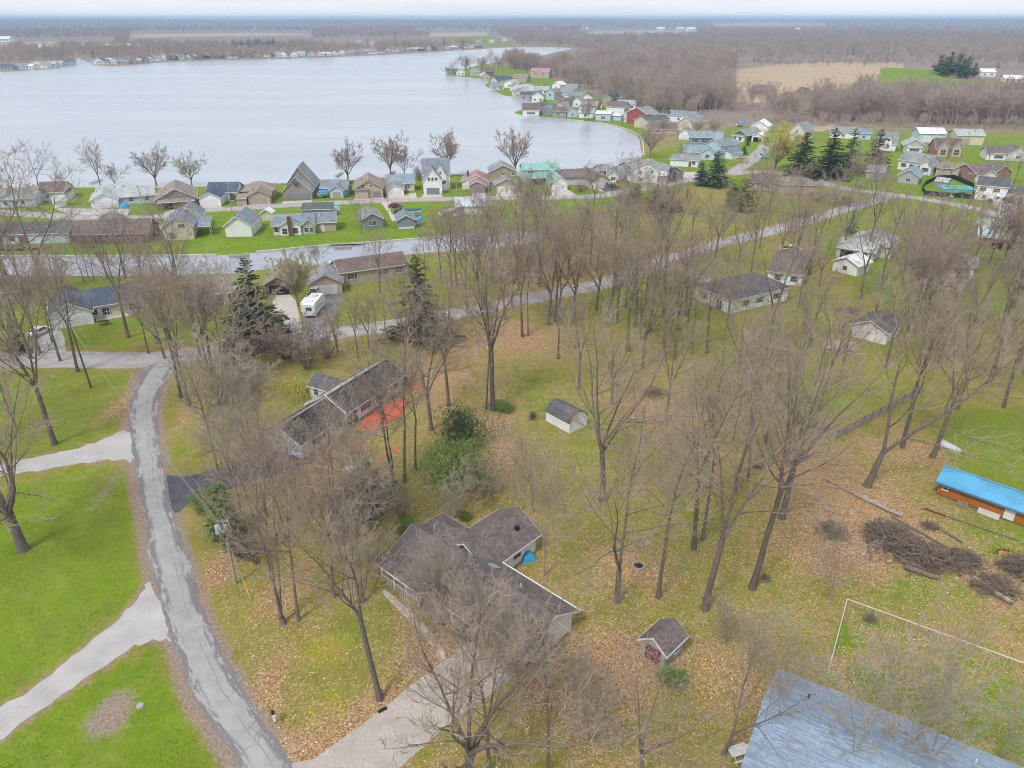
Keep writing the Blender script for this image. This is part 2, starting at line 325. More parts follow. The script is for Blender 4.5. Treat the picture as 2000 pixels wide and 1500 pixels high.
    t.bump(t.math('ADD', hh, t.math('MULTIPLY', n_vf, .3)), .75, .14)
    me.materials.append(t.done(col, .95, .1))
    tag(mesh_obj('ground', me), kind='structure')
    nr_ = (y > 30) & (y < 135) & (np.abs(x) < 95); return V[nr_], {k: a[nr_] for k, a in ch.items()}
GV, GC = build_ground()

# ------------------------------------------------------------ water
def M_water(name, a, b, rough, s1, bump):
    t = NT(name); P = t.pos(); mp = t.n('ShaderNodeMapping'); t.put(mp.inputs[0], P); mp.inputs['Scale'].default_value = (.35, 1, 1); mp.inputs['Rotation'].default_value = (0, 0, .12)
    n1 = t.noise(mp.outputs[0], s1, 4, .6); n2 = t.noise(mp.outputs[0], s1 * .12, 3); n3 = t.noise(mp.outputs[0], s1 * .028, 3)
    col = t.mix(t.sstep(n3, .35, .7), a, b)
    t.bump(t.math('ADD', t.math('MULTIPLY', n1, .6), t.math('MULTIPLY', n2, 1.6)), bump, .5)
    return t.done(col, rough, .55)
def tri_poly(P2, z):
    from mathutils.geometry import tessellate_polygon
    pts = [Vector((p[0], p[1], 0)) for p in P2]
    return [(p[0], p[1], z) for p in P2], [tuple(f) for f in tessellate_polygon([pts])]
def smooth_closed(P2, n=3):
    P2 = np.asarray(P2, float)
    for _ in range(n):
        Q = np.roll(P2, -1, 0); P2 = np.stack([.75 * P2 + .25 * Q, .25 * P2 + .75 * Q], 1).reshape(-1, 2)
    return P2
def sheet(name, P2, z, mat, kind='structure', parent=None, flip=True):
    V, F = tri_poly(P2, z)
    a = sum(V[f[0]][0] * (V[f[1]][1] - V[f[2]][1]) + V[f[1]][0] * (V[f[2]][1] - V[f[0]][1]) + V[f[2]][0] * (V[f[0]][1] - V[f[1]][1]) for f in F)
    if a < 0: F = [f[::-1] for f in F]
    o = mesh_obj(name, mk_mesh(name, V, F, mat), parent)
    if kind: tag(o, kind=kind)
    return o
LAKE_S = smooth_closed(LAKE, 2); CANAL_S = smooth_closed(CANAL, 2)
sheet('lake_water', LAKE_S, .05, M_water('lake_water', (.30, .335, .39), (.365, .40, .455), .2, .5, .4))
sheet('canal_water', CANAL_S, .05, M_water('canal_water', (.27, .29, .335), (.33, .35, .40), .12, .9, .1))

# ------------------------------------------------------------ roads, drives and paths
def jitter_line(pts, step, amp, seed):
    """resample a world polyline every step metres and roughen it sideways"""
    r = np.random.default_rng(seed); pts = np.asarray(pts, float)
    # Catmull-Rom smoothing
    P = np.vstack([2 * pts[0] - pts[1], pts, 2 * pts[-1] - pts[-2]]); out = []
    for i in range(1, len(P) - 2):
        n = max(2, int(np.linalg.norm(P[i + 1] - P[i]) / step))
        for k in range(n):
            s = k / n; a, b, c, d = P[i - 1], P[i], P[i + 1], P[i + 2]
            out.append(.5 * ((2 * b) + (-a + c) * s + (2 * a - 5 * b + 4 * c - d) * s * s + (-a + 3 * b - 3 * c + d) * s ** 3))
    out.append(pts[-1]); out = np.array(out)
    t = np.gradient(out, axis=0); t /= np.linalg.norm(t, axis=1)[:, None] + 1e-9
    nrm = np.stack([-t[:, 1], t[:, 0]], 1)
    w = r.normal(0, 1, len(out)); w = np.convolve(w, [.25, .5, .25], 'same')
    return out + nrm * (w * amp)[:, None]
def strip(name, L, Rr, z, mat, amp=.08, step=.8, seed=1, label=None, px=True, n_across=5):
    """a road surface between its left and right edges"""
    if px: L = [G(*p)[:2] for p in L]; Rr = [G(*p)[:2] for p in Rr]
    A = jitter_line(L, step, amp, seed); B = jitter_line(Rr, step, amp, seed + 1)
    def resamp(Q, n):
        d = np.concatenate([[0], np.cumsum(np.linalg.norm(np.diff(Q, axis=0), axis=1))]); s = np.linspace(0, d[-1], n)
        return np.stack([np.interp(s, d, Q[:, 0]), np.interp(s, d, Q[:, 1])], 1), d[-1]
    n = max(len(A), len(B)); A, la = resamp(A, n); B, _ = resamp(B, n)
    V = []; F = []; U = []
    for i in range(n):
        for k in range(n_across):
            s = k / (n_across - 1); p = A[i] * (1 - s) + B[i] * s
            V.append((p[0], p[1], z + .05 * 4 * s * (1 - s))); U.append((s, i / (n - 1) * la))
    for i in range(n - 1):
        for k in range(n_across - 1):
            a = i * n_across + k; F.append((a, a + 1, a + n_across + 1, a + n_across))
    me = mk_mesh(name, V, F, mat, True); uv = me.uv_layers.new(name='road')
    for lp in me.loops: uv.data[lp.index].uv = U[lp.vertex_index]
    if len(F) and (Vector(V[F[0][1]]) - Vector(V[F[0][0]])).cross(Vector(V[F[0][2]]) - Vector(V[F[0][0]])).z < 0: me.flip_normals()
    return tag(mesh_obj(name, me), kind='structure')
def cline(pts, w, px=True):
    P = np.array([G(*p)[:2] if px else p for p in pts]); t = np.gradient(P, axis=0); t /= np.linalg.norm(t, axis=1)[:, None]
    n = np.stack([-t[:, 1], t[:, 0]], 1); w = np.asarray(w if hasattr(w, '__len__') else [w] * len(P))[:, None] / 2
    return P + n * w, P - n * w
def M_asphalt(name, c, edge=.5, crack=True, dark=(.14, .125, .12)):
    t = NT(name); P = t.pos(); uv = t.n('ShaderNodeUVMap', uv_map='road').outputs[0]
    s = t.n('ShaderNodeSeparateXYZ'); t.put(s.inputs[0], uv); u = s.outputs[0]
    n1 = t.noise(P, .5, 5, .65); n2 = t.noise(P, 14, 3, .7); n3 = t.noise(P, .16, 3)
    col = t.mix(t.sstep(n1, .35, .7), sc(c, .9), sc(c, 1.1)); col = t.mix(t.math('MULTIPLY', t.sstep(n2, .45, .75), .5), col, sc(c, .72))
    d = t.math('ABSOLUTE', t.math('SUBTRACT', u, .5))                      # 0 centre .. .5 edge
    em = t.sstep(t.math('ADD', d, t.math('MULTIPLY', t.math('SUBTRACT', t.noise(P, .55, 6, .75), .5), .75)), .40, .47)
    col = t.mix(t.math('MULTIPLY', em, edge), col, t.mix(n2, dark, sc(dark, 2.0)))
    cu = t.n('ShaderNodeCombineXYZ'); t.put(cu.inputs[0], t.math('MULTIPLY', u, 2.2)); t.put(cu.inputs[1], t.math('MULTIPLY', s.outputs[1], .10)); n4 = t.noise(cu.outputs[0], 1.6, 6, .7)
    pm = t.math('MULTIPLY', t.sstep(n4, .47, .50), t.sstep(d, .2, .33)); col = t.mix(t.math('MULTIPLY', pm, 1.3 * edge), col, t.mix(n2, (.13, .125, .13), (.24, .225, .23)))
    n5 = t.noise(cu.outputs[0], 4.5, 5, .7); col = t.mix(t.math('MULTIPLY', t.sstep(n5, .56, .66), .22), col, sc(c, 1.25))
    if crack:
        off = t.math('SUBTRACT', t.math('SUBTRACT', u, .60), t.math('MULTIPLY', t.math('SUBTRACT', t.noise(P, .35, 4), .5), .12))
        cr = t.math('SUBTRACT', 1.0, t.sstep(t.math('ABSOLUTE', off), .003, .011)); col = t.mix(t.math('MULTIPLY', cr, t.sstep(t.noise(P, .3, 2), .38, .5)), col, (.19, .185, .185))
        vd = t.n('ShaderNodeTexVoronoi', feature='DISTANCE_TO_EDGE'); t.put(vd.inputs['Vector'], P); vd.inputs['Scale'].default_value = .45
        ck = t.math('SUBTRACT', 1.0, t.sstep(vd.outputs['Distance'], .003, .022)); col = t.mix(t.math('MULTIPLY', ck, t.math('MULTIPLY', t.sstep(t.noise(P, .2, 3), .5, .62), .5)), col, (.16, .15, .15))
    t.bump(n2, .3, .02)
    return t.done(col, .9, .2)
A_MAIN = M_asphalt('weathered_asphalt', (.345, .338, .34), .8); A_LANE = M_asphalt('pale_lane', (.37, .345, .34), .25, False)
A_BLACK = M_plain('fresh_blacktop', (.10, .10, .12), .85, .25, .6, .25, .2); CONC = M_plain('concrete', (.42, .38, .34), .9, .14, .5, .2, .15)
CONC2 = M_plain('pale_concrete', (.50, .45, .41), .9, .1, .6, .2, .1)
GRAVEL = (lambda t: (t.bump(t.noise(t.pos(), 9, 3, .75), .8, .06), t.done(t.ramp(t.math('ADD', t.math('MULTIPLY', t.noise(t.pos(), 9, 3, .75), .6), t.math('MULTIPLY', t.noise(t.pos(), .35, 4), .4)), [(.3, (.28, .265, .255)), (.5, (.42, .405, .40)), (.68, (.53, .515, .51))]), .95, .15))[1])(NT('limestone_gravel'))
strip('road', ROAD_L, ROAD_R, .016, A_MAIN, .16, .7, 3)
strip('road', *cline([(-250, 705), (0, 702), (150, 702), (280, 703), (400, 688), (520, 672), (640, 653), (760, 636), (880, 614), (1000, 590), (1120, 566), (1200, 547), (1275, 515), (1335, 497), (1400, 477), (1500, 452), (1570, 432), (1650, 408), (1740, 382)], [7, 7, 7, 7, 6.5, 6, 6, 6, 6, 6, 6, 6, 6, 6, 6, 6, 6, 6, 6]), .010, A_LANE, .12, 1.2, 9, px=False)
strip('road', *cline([(-300, 402), (0, 415), (150, 424), (300, 424), (380, 412), (470, 407), (560, 401), (700, 394), (850, 389), (1000, 386), (1150, 384), (1235, 372), (1340, 352), (1425, 340), (1500, 335), (1570, 345), (1640, 366), (1740, 380), (1820, 391), (1910, 409), (2000, 436), (2200, 500)], 6.5), .012, A_LANE, .1, 1.5, 15, px=False)
strip('road', *cline([(1425, 341), (1455, 322), (1478, 304), (1492, 292), (1500, 280)], [6, 6, 7, 7, 7]), .02, A_LANE, .1, 1.5, 21, px=False)
strip('road', *cline([(2000, 437), (1975, 410), (1960, 390)], [9, 8, 8]), .02, A_LANE, .1, 1.5, 23, px=False)
strip('road', *cline([(1340, 497), (1290, 516), (1330, 528), (1380, 548), (1420, 560)], [5, 5, 4, 4, 5]), .018, A_LANE, .1, 1.2, 25, px=False)
def drive(name, pts, z, mat, amp=.12, seed=5, sm=1):
    P = poly_w(pts); P = smooth_closed(P, sm); r = np.random.default_rng(seed); Q = []
    for i in range(len(P)):
        a, b = P[i], P[(i + 1) % len(P)]; n = max(1, int(np.linalg.norm(b - a) / .7))
        for k in range(n): Q.append(a + (b - a) * k / n + r.normal(0, amp, 2) * .6)
    return sheet(name, np.array(Q), z, mat)
drive('gravel_drive', DRIVE_A, .008, GRAVEL, .3)
drive('gravel_drive', [(290, 1130), (280, 1153), (245, 1199), (173, 1257), (128, 1297), (61, 1348), (0, 1385), (-200, 1500), (-200, 1570), (0, 1447), (107, 1367), (208, 1300), (267, 1257), (317, 1247), (335, 1255), (325, 1215)], .008, GRAVEL, .3, sm=2)
drive('blacktop_drive', [(322, 925), (345, 931), (378, 928), (420, 916), (470, 898), (520, 878), (560, 882), (610, 890), (612, 906), (540, 925), (440, 958), (392, 976), (360, 990), (345, 1006), (334, 985)], .022, A_BLACK)
drive('concrete_drive', [(560, 1490), (612, 1484), (650, 1455), (740, 1391), (807, 1335), (849, 1305), (868, 1289), (884, 1281), (905, 1258), (930, 1250), (1005, 1310), (1000, 1330), (895, 1396), (830, 1457), (780, 1500), (700, 1570), (610, 1570), (585, 1520)], .022, CONC, .04)
drive('concrete_drive', [(530, 575), (575, 572), (590, 640), (597, 668), (545, 676), (540, 640)], .016, CONC2, .05)
drive('blacktop_drive', [(595, 590), (668, 572), (672, 580), (652, 625), (640, 650), (600, 660), (590, 630)], .018, M_plain('worn_blacktop', (.22, .21, .22), .9, .2, .6), .1)
drive('gravel_drive', [(70, 660), (110, 640), (125, 650), (130, 690), (125, 702), (60, 702)], .018, GRAVEL, .1)
drive('front_path', [(832, 1222), (770, 1166), (752, 1150), (745, 1156), (762, 1176), (822, 1234), (862, 1290), (878, 1284)], .026, CONC2, .03)
for k, p in enumerate([[(553, 393), (610, 391), (612, 400), (548, 403)], [(388, 403), (432, 402), (440, 412), (380, 416)], [(475, 400), (530, 397), (532, 405), (470, 408)], [(692, 388), (750, 386), (750, 393), (690, 396)], [(757, 384), (812, 376), (815, 390), (757, 391)], [(826, 380), (862, 380), (868, 390), (820, 391)],
      [(922, 376), (948, 376), (950, 386), (922, 387)], [(968, 378), (1012, 374), (1035, 387), (970, 388)], [(1076, 371), (1108, 369), (1130, 384), (1080, 385)], [(308, 424), (345, 402), (388, 405), (372, 413), (320, 425)], [(100, 405), (178, 408), (255, 408), (250, 420), (150, 424)], [(1155, 368), (1192, 366), (1230, 372), (1190, 378)],
      [(762, 412), (765, 393), (742, 393), (756, 412), (766, 432), (775, 430)], [(1330, 352), (1335, 336), (1365, 336), (1375, 348)]]):
    drive('garage_apron' if k < 13 else 'side_drive', p, .024 if k != 10 else .017, [CONC2, CONC, GRAVEL][0 if k not in (10,) else 2], .05, 30 + k, 0)
drive('blacktop_drive', [(1172, 368), (1208, 366), (1225, 371), (1180, 375)], .027, A_BLACK, .05, 60, 0)
# concrete sea wall along the canal and the near lake shore: each run a thing
SEAWALL = M_plain('seawall', (.55, .53, .5), .8, .1, .7)
def seawall(pts, label):
    P = jitter_line([G(*p)[:2] for p in pts], 4, 0.0, 1); m = MB()
    for a, b in zip(P[:-1], P[1:]):
        d = b - a; L = np.linalg.norm(d); n = np.array([-d[1], d[0]]) / L * .22
        c = [a - n, b - n, b + n, a + n]; m.slab(*[(q[0], q[1], .42) for q in c], .42)
    return tag(m.build('seawall', SEAWALL), label, 'sea wall')
seawall([(-100, 502), (290, 501), (425, 499)], 'low concrete sea wall on the canal bank left of the white garage')
seawall([(500, 493.5), (640, 480.5), (765, 471.5), (885, 461.5), (962, 455.5)], 'pale sea wall along the lawn on the far canal bank')
seawall([(797, 497.5), (885, 491.5), (950, 488.5)], 'short sea wall on the near canal bank behind the tan ranch house')
seawall([(135, 366.5), (330, 366.5), (450, 362.5), (540, 358.5)], 'low sea wall at the lake edge behind the left lakefront houses')
seawall([(720, 349.5), (812, 345.5), (950, 339.5), (1010, 344)], 'low sea wall at the lake edge behind the middle lakefront houses')
seawall([(1258, 304), (1250, 268), (1215, 250), (1167, 239)], 'sea wall along the curved lawn in front of the red house')

# ------------------------------------------------------------ fallen leaves and grass tufts that stand up from the near ground
PAVED = [poly_w(ROAD_L + ROAD_R[::-1]), poly_w(DRIVE_A), poly_w(DRIVE_B + [(335, 1255), (325, 1215)]), poly_w([(322, 925), (378, 928), (470, 898), (520, 878), (612, 890), (612, 906), (540, 925), (440, 958), (345, 1006)]), poly_w([(560, 1490), (612, 1484), (740, 1391), (849, 1305), (905, 1258), (930, 1250), (1005, 1310), (1000, 1330), (895, 1396), (780, 1500), (610, 1570)])]
def ground_bits(name, label, w, n, size, stops, seed, flat, clump):
    g = np.random.default_rng(seed); P = GV[g.choice(len(GV), n, p=w / w.sum())] + np.column_stack([g.uniform(-.8, .8, n), g.uniform(-.8, .8, n), np.zeros(n)])
    q = np.sin(P[:, 0] * .9 + 2 * np.sin(P[:, 1] * .37)) + np.sin(P[:, 1] * .7 + 2 * np.sin(P[:, 0] * .53)) + .7 * np.sin(P[:, 0] * 2.3 + P[:, 1] * 1.9); m = g.random(n) < .5 + clump * q
    for f in PAVED: m &= ~inside(f, P[:, 0], P[:, 1]) | (g.random(n) < (.03 if flat else 0))
    P = P[m]; n = len(P); az = g.uniform(0, 6.28, n); s = size * g.uniform(.6, 1.35, n)
    a = np.stack([np.cos(az), np.sin(az), g.normal(0, .35, n) if flat else g.normal(0, .15, n)], 1) * s[:, None]
    b = np.stack([-np.sin(az), np.cos(az), g.normal(0, .35, n)], 1) * (s * .6)[:, None] if flat else np.column_stack([g.normal(0, .3, n) * s, g.normal(0, .3, n) * s, s * 1.1])
    P[:, 2] += size * .35 if flat else .0
    if flat: V = np.stack([P - a, P + b, P + a, P - b], 1).reshape(-1, 3); F = np.arange(n * 4).reshape(-1, 4)
    else: V = np.stack([P - a * .5, P + a * .5, P + b], 1).reshape(-1, 3); F = np.arange(n * 3).reshape(-1, 3)
    t = NT(name); rn = t.n('ShaderNodeNewGeometry').outputs['Random Per Island']
    return tag(mesh_obj(name, mk_mesh(name, V, F, t.done(t.ramp(rn, stops), .9, .1))), label, 'ground cover', kind='stuff')
ground_bits('fallen_leaves', 'fallen tan and orange leaves strewn over the yards', np.clip(GC['litter'] - .3, 0, 1) ** 1.6 + 1e-9, 120000, .095, [(.05, (.26, .145, .075)), (.3, (.41, .235, .11)), (.6, (.48, .30, .155)), (.85, (.58, .41, .24)), (.97, (.68, .54, .37))], 3, True, .3)
ground_bits('grass_tufts', 'tufts of rough grass in the lawns and under the trees', np.clip(GC['green'] - .25 * GC['litter'] - .8 * GC['dirt'], 0.02, 1), 110000, .095, [(.1, (.13, .21, .02)), (.4, (.21, .29, .03)), (.7, (.31, .35, .045)), (.9, (.44, .40, .10)), (.985, (.6, .5, .2))], 4, False, .28)

# ------------------------------------------------------------ trees
def nrmz(a): return a / (np.linalg.norm(a, axis=-1, keepdims=True) + 1e-9)
def grow(g, S, D, L, nseg, wander, up):
    P = [S]; d = D; p = S
    for i in range(nseg):
        d = nrmz(d + g.normal(0, wander, d.shape) + np.array([0, 0, up]) / nseg * 2)
        p = p + d * (L / nseg)[:, None]; P.append(p)
    return np.stack(P, 1)
def kids(g, P, RAD, L, k, t0, t1, ang, asd, ratio, shape=.5, rr=.6, minr=.01):
    B, n = P.shape[:2]; j = np.arange(k)[None]
    t = t0 + (t1 - t0) * (j + g.random((B, k))) / k; f = t * (n - 1); i = np.clip(f.astype(int), 0, n - 2); w = (f - i)[..., None]
    b = np.arange(B)[:, None]; p = P[b, i] * (1 - w) + P[b, i + 1] * w; tan = nrmz(P[b, i + 1] - P[b, i])
    r = RAD[b, i] * (1 - w[..., 0]) + RAD[b, i + 1] * w[..., 0]
    az = g.random((B, 1)) * 6.28 + j * 2.4 + g.normal(0, .4, (B, k))
    ref = np.where(np.abs(tan[..., 2:]) > .9, np.array([1., 0, 0]), np.array([0, 0, 1.]))
    u = nrmz(np.cross(tan, ref)); v = np.cross(tan, u)
    a = np.radians(g.normal(ang, asd, (B, k)))[..., None]
    d = tan * np.cos(a) + (u * np.cos(az)[..., None] + v * np.sin(az)[..., None]) * np.sin(a)
    ln = L[:, None] * ratio * (1 - shape * (t - t0) / max(t1 - t0, .01)) * g.uniform(.65, 1.25, (B, k))
    return p.reshape(-1, 3), nrmz(d).reshape(-1, 3), ln.ravel(), np.maximum(r * rr * g.uniform(.7, 1.1, (B, k)), minr).ravel()
def tubes(P, RAD, sides):
    B, n = P.shape[:2]; tan = nrmz(np.gradient(P, axis=1))
    ref = np.where(np.abs(tan[:, :1, 2:]) > .8, np.array([1., 0, 0]), np.array([0, 0, 1.]))
    u = nrmz(np.cross(tan, np.broadcast_to(ref, tan.shape))); v = np.cross(tan, u)
    a = np.arange(sides) * 2 * math.pi / sides
    V = P[:, :, None] + (u[:, :, None] * np.cos(a)[None, None, :, None] + v[:, :, None] * np.sin(a)[None, None, :, None]) * RAD[:, :, None, None]
    b = (np.arange(B) * n * sides)[:, None, None]; i = np.arange(n - 1)[None, :, None] * sides; k = np.arange(sides)[None, None]; k2 = (k + 1) % sides
    F = np.stack([b + i + k, b + i + k2, b + i + sides + k2, b + i + sides + k], -1).reshape(-1, 4)
    return V.reshape(-1, 3), F
def join(parts):
    V = []; F = []; o = 0
    for v, f in parts: V.append(v); F.append(f + o); o += len(v)
    return np.concatenate(V), np.concatenate(F)
def taper(r0, r1, n, pw=1.0): return r0[:, None] * (1 - (np.linspace(0, 1, n + 1)[None] ** pw)) + (np.asarray(r1)[:, None] if hasattr(r1, '__len__') else r1) * np.linspace(0, 1, n + 1)[None] ** pw
def bare(seed, H=1.0, fork=.35, stems=3, sang=14, ssd=5, limbs=9, lang=50, llen=.42, lup=.12, br=7, tw=7, tl=4, lt0=.12, r=None, tr=.021, lean=0.0, sup=.12, wig=.07, flare=1.35, leaves=0, ground_stems=False, low=.0, brl=.46, lowlimbs=0):
    """a leafless tree of height H: (trunk mesh arrays, crown mesh arrays, twig-tip points)"""
    g = np.random.default_rng(seed); r0 = r or H * .0155
    T = []; C = []
    if not ground_stems:
        hf = H * fork; n = 6
        d0 = nrmz(np.array([[math.sin(lean) * math.cos(seed), math.sin(lean) * math.sin(seed), 1.0]]))
        P = grow(g, np.zeros((1, 3)), d0, np.array([hf]), n, .02, .05)
        rad = taper(np.array([r0]), r0 * .78, n); rad[:, 0] *= flare; rad[:, 1] *= 1.05
        T.append(tubes(P, rad, 9)); tip = P[:, -1]; td = nrmz(P[:, -1] - P[:, -2])
        S = np.repeat(tip, stems, 0); az = g.random() * 6.28 + np.arange(stems) * 6.28 / stems + g.normal(0, .3, stems)
        a = np.radians(np.abs(g.normal(sang, ssd, stems))); a[0] *= .45
        D = nrmz(td + np.stack([np.cos(az) * np.tan(a), np.sin(az) * np.tan(a), np.zeros(stems)], 1)); SL = (H - hf) * g.uniform(.8, 1.02, stems) / np.cos(a) ** .5
        SL[0] = H - hf; sr = r0 * .78 * g.uniform(.55, .75, stems) * (1.15 if stems <= 2 else 1)
        if lowlimbs:
            LP = kids(g, P, rad, np.array([H]), lowlimbs, .62, .98, 62, 8, .36, .2, .4); 
    else:
        az = np.arange(stems) * 2.4 + g.normal(0, .3, stems); a = np.radians(np.abs(g.normal(sang, ssd, stems)))
        S = np.stack([np.cos(az), np.sin(az), np.zeros(stems)], 1) * H * .03
        D = nrmz(np.stack([np.cos(az) * np.sin(a), np.sin(az) * np.sin(a), np.cos(a)], 1)); SL = H * g.uniform(.65, 1.02, stems); sr = r0 * g.uniform(.5, .9, stems)
    n = 9; P1 = grow(g, S, D, SL, n, wig, sup); R1 = taper(sr, .02 * H / 22, n, .8); T.append(tubes(P1, R1, 7))
    s, d, l, rr = kids(g, P1, R1, SL, limbs, lt0, .97, lang, 9, llen, .55, .55, .02)
    if not ground_stems and lowlimbs:
        s = np.concatenate([s, LP[0]]); d = np.concatenate([d, LP[1]]); l = np.concatenate([l, LP[2]]); rr = np.concatenate([rr, LP[3]])
    P2 = grow(g, s, d, l, 7, .10, lup); R2 = taper(rr, .014 * H / 22, 7); T.append(tubes(P2, R2, 5))
    s, d, l, rr = kids(g, P2, R2, l, br, .18, .98, 40, 10, brl, .5, .55, tr * 1.3); P3 = grow(g, s, d, l, 5, .13, .12); R3 = taper(rr, tr, 5); C.append(tubes(P3, R3, 4))
    s, d, l, rr = kids(g, P3, R3, l, tw, .15, 1.0, 38, 12, .5, .4, .6, tr); P4 = grow(g, s, d, l, 2, .13, .08); R4 = taper(np.full(len(l), tr), tr * .7, 2); C.append(tubes(P4, R4, 3))
    if tl:
        s, d, l, rr = kids(g, P4, R4, l, tl, .1, 1.0, 35, 12, .7, .3, .7, tr * .8); P5 = grow(g, s, d, l, 1, .1, .05); R5 = taper(np.full(len(l), tr * .8), tr * .45, 1); C.append(tubes(P5, R5, 3))
    else: P5 = P4
    tips = P5[:, -1]
    return join(T), join(C), tips
def M_bark(name, a, b, var=.25):
    t = NT(name); o = t.pos(True); mp = t.n('ShaderNodeMapping'); t.put(mp.inputs[0], o); mp.inputs['Scale'].default_value = (3, 3, .6)
    f = t.noise(mp.outputs[0], 2.2, 4, .7); rn = t.n('ShaderNodeObjectInfo').outputs['Random']
    col = t.mix(t.sstep(f, .3, .7), a, b); col = t.mix(t.math('MULTIPLY', rn, var * 2), sc_n(t, col), col)
    t.bump(f, .4, .05)
    return t.done(col, .95, .1)
def sc_n(t, col): return t.mix(.4, col, (.17, .14, .12))
BARK = M_bark('bark_grey', (.115, .095, .08), (.235, .205, .175)); BARK_D = M_bark('bark_dark', (.085, .07, .06), (.18, .152, .13)); BARK_P = M_bark('bark_pale', (.30, .265, .215), (.44, .395, .33))
TWIG = M_bark('twig_grey_brown', (.335, .26, .20), (.45, .36, .285), .5); TWIG_R = M_bark('twig_rosy', (.385, .28, .235), (.48, .365, .315), .5)
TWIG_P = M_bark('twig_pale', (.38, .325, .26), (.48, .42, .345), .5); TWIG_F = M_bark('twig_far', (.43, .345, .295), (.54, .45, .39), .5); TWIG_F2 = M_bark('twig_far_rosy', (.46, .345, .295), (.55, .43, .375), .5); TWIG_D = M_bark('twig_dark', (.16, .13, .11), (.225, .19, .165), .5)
TWIG_Y = M_bark('twig_yellow', (.38, .335, .20), (.48, .43, .27), .5)
def leafcards(pts, size, seed, per=1, spread=.25, up=.3):
    g = np.random.default_rng(seed); p = np.repeat(pts, per, 0) + g.normal(0, spread, (len(pts) * per, 3))
    n = len(p); a = nrmz(g.normal(0, 1, (n, 3)) + np.array([0, 0, up])); b = nrmz(np.cross(a, nrmz(g.normal(0, 1, (n, 3)))))
    s = size * g.uniform(.5, 1.2, (n, 1)); V = np.stack([p - a * s, p + b * s * .55, p + a * s, p - b * s * .55], 1).reshape(-1, 3)
    return V, np.arange(n * 4).reshape(-1, 4)
PROTO = {}
def proto(key, trunk_mat, twig_mat, H, **kw):
    (tv, tf), (cv, cf), tips = bare(H=H, **kw)
    zmax = cv[:, 2].max(); k = H / zmax; tv *= k; cv *= k; tips = tips * k
    PROTO[key] = (H, mk_mesh(key + '_trunk', tv, tf, trunk_mat, True), mk_mesh(key + '_crown', cv, cf, twig_mat), tips, max(np.abs(cv[:, :2]).max(), 1))
# tall woodland trees, forked
proto('tallA', BARK, TWIG, 25, seed=1, fork=.36, stems=3, sang=20, limbs=9, llen=.66, br=6, tw=5, tl=3)
proto('tallB', BARK, TWIG, 25, seed=2, fork=.28, stems=4, sang=23, limbs=8, llen=.6, br=6, tw=5, tl=3)
proto('tallC', BARK_D, TWIG, 25, seed=3, fork=.46, stems=2, sang=18, limbs=12, llen=.76, lt0=.05, br=6, tw=5, tl=3)
proto('tallD', BARK, TWIG, 25, seed=4, fork=.2, stems=2, sang=23, limbs=12, llen=.56, lean=.08, br=6, tw=5, tl=3)
proto('tallE', BARK_D, TWIG, 25, seed=5, fork=.4, stems=5, sang=24, limbs=7, llen=.56, br=6, tw=5, tl=3)
proto('slim', BARK, TWIG, 20, seed=6, fork=.45, stems=1, limbs=22, llen=.62, lang=50, lt0=.0, br=6, tw=4, tl=2, r=.2)
proto('twin', BARK, TWIG, 24, seed=16, fork=.04, stems=3, sang=11, limbs=11, llen=.42, lt0=.3, r=.36, br=6, tw=5, tl=3)
proto('open', BARK, TWIG, 20, seed=7, fork=.22, stems=5, sang=38, ssd=9, limbs=9, llen=.5, lang=46, wig=.12, sup=.14, r=.46, lowlimbs=3, br=6, tw=5, tl=2)
proto('vase', BARK, TWIG_R, 16, seed=8, fork=.2, stems=6, sang=27, ssd=9, limbs=10, llen=.46, lang=34, br=7, tw=5, tl=2, r=.34, tr=.03, sup=.16)
proto('round', BARK, TWIG, 15, seed=9, fork=.22, stems=5, sang=33, ssd=10, limbs=10, llen=.5, lang=35, br=7, tw=5, tl=2, r=.3, tr=.03)
proto('fanY', BARK, TWIG_Y, 13, seed=10, fork=.16, stems=7, sang=27, ssd=8, limbs=10, llen=.44, lang=32, br=7, tw=6, tl=2, r=.27, tr=.026)
proto('pale', BARK_P, TWIG_P, 14, seed=11, fork=.18, stems=4, sang=18, limbs=9, llen=.55, lang=40, br=5, tw=4, tl=2, r=.14, tr=.02)
proto('paleshrub', BARK_P, TWIG_P, 7, seed=12, ground_stems=True, stems=9, sang=22, ssd=9, limbs=6, llen=.42, lang=34, br=5, tw=4, tl=2, r=.075, tr=.018)
proto('shrub', BARK, TWIG, 7, seed=13, ground_stems=True, stems=10, sang=22, ssd=10, limbs=6, llen=.4, lang=34, br=5, tw=4, tl=1, r=.08, tr=.016)
proto('rosy', BARK, TWIG_R, 20, seed=14, fork=.26, stems=4, sang=21, limbs=9, llen=.56, lang=44, tr=.022, br=6, tw=5, tl=3)
proto('rosyshrub', BARK_D, TWIG_R, 5, seed=15, ground_stems=True, stems=12, sang=34, ssd=12, limbs=7, llen=.42, lang=38, br=6, tw=5, tl=2, r=.06, tr=.016)
M_LEAFY = (lambda t: t.done(t.mix(t.voro_f if False else t.noise(t.pos(), 1.1, 3), (.30, .30, .06), (.52, .45, .10)), .8, .15))(NT('fresh_yellow_green_leaves'))
M_YEL = (lambda t: t.done(t.mix(t.noise(t.pos(), .9, 3), (.46, .40, .05), (.66, .55, .09)), .8, .15))(NT('yellow_blossom'))
used_copy = {}
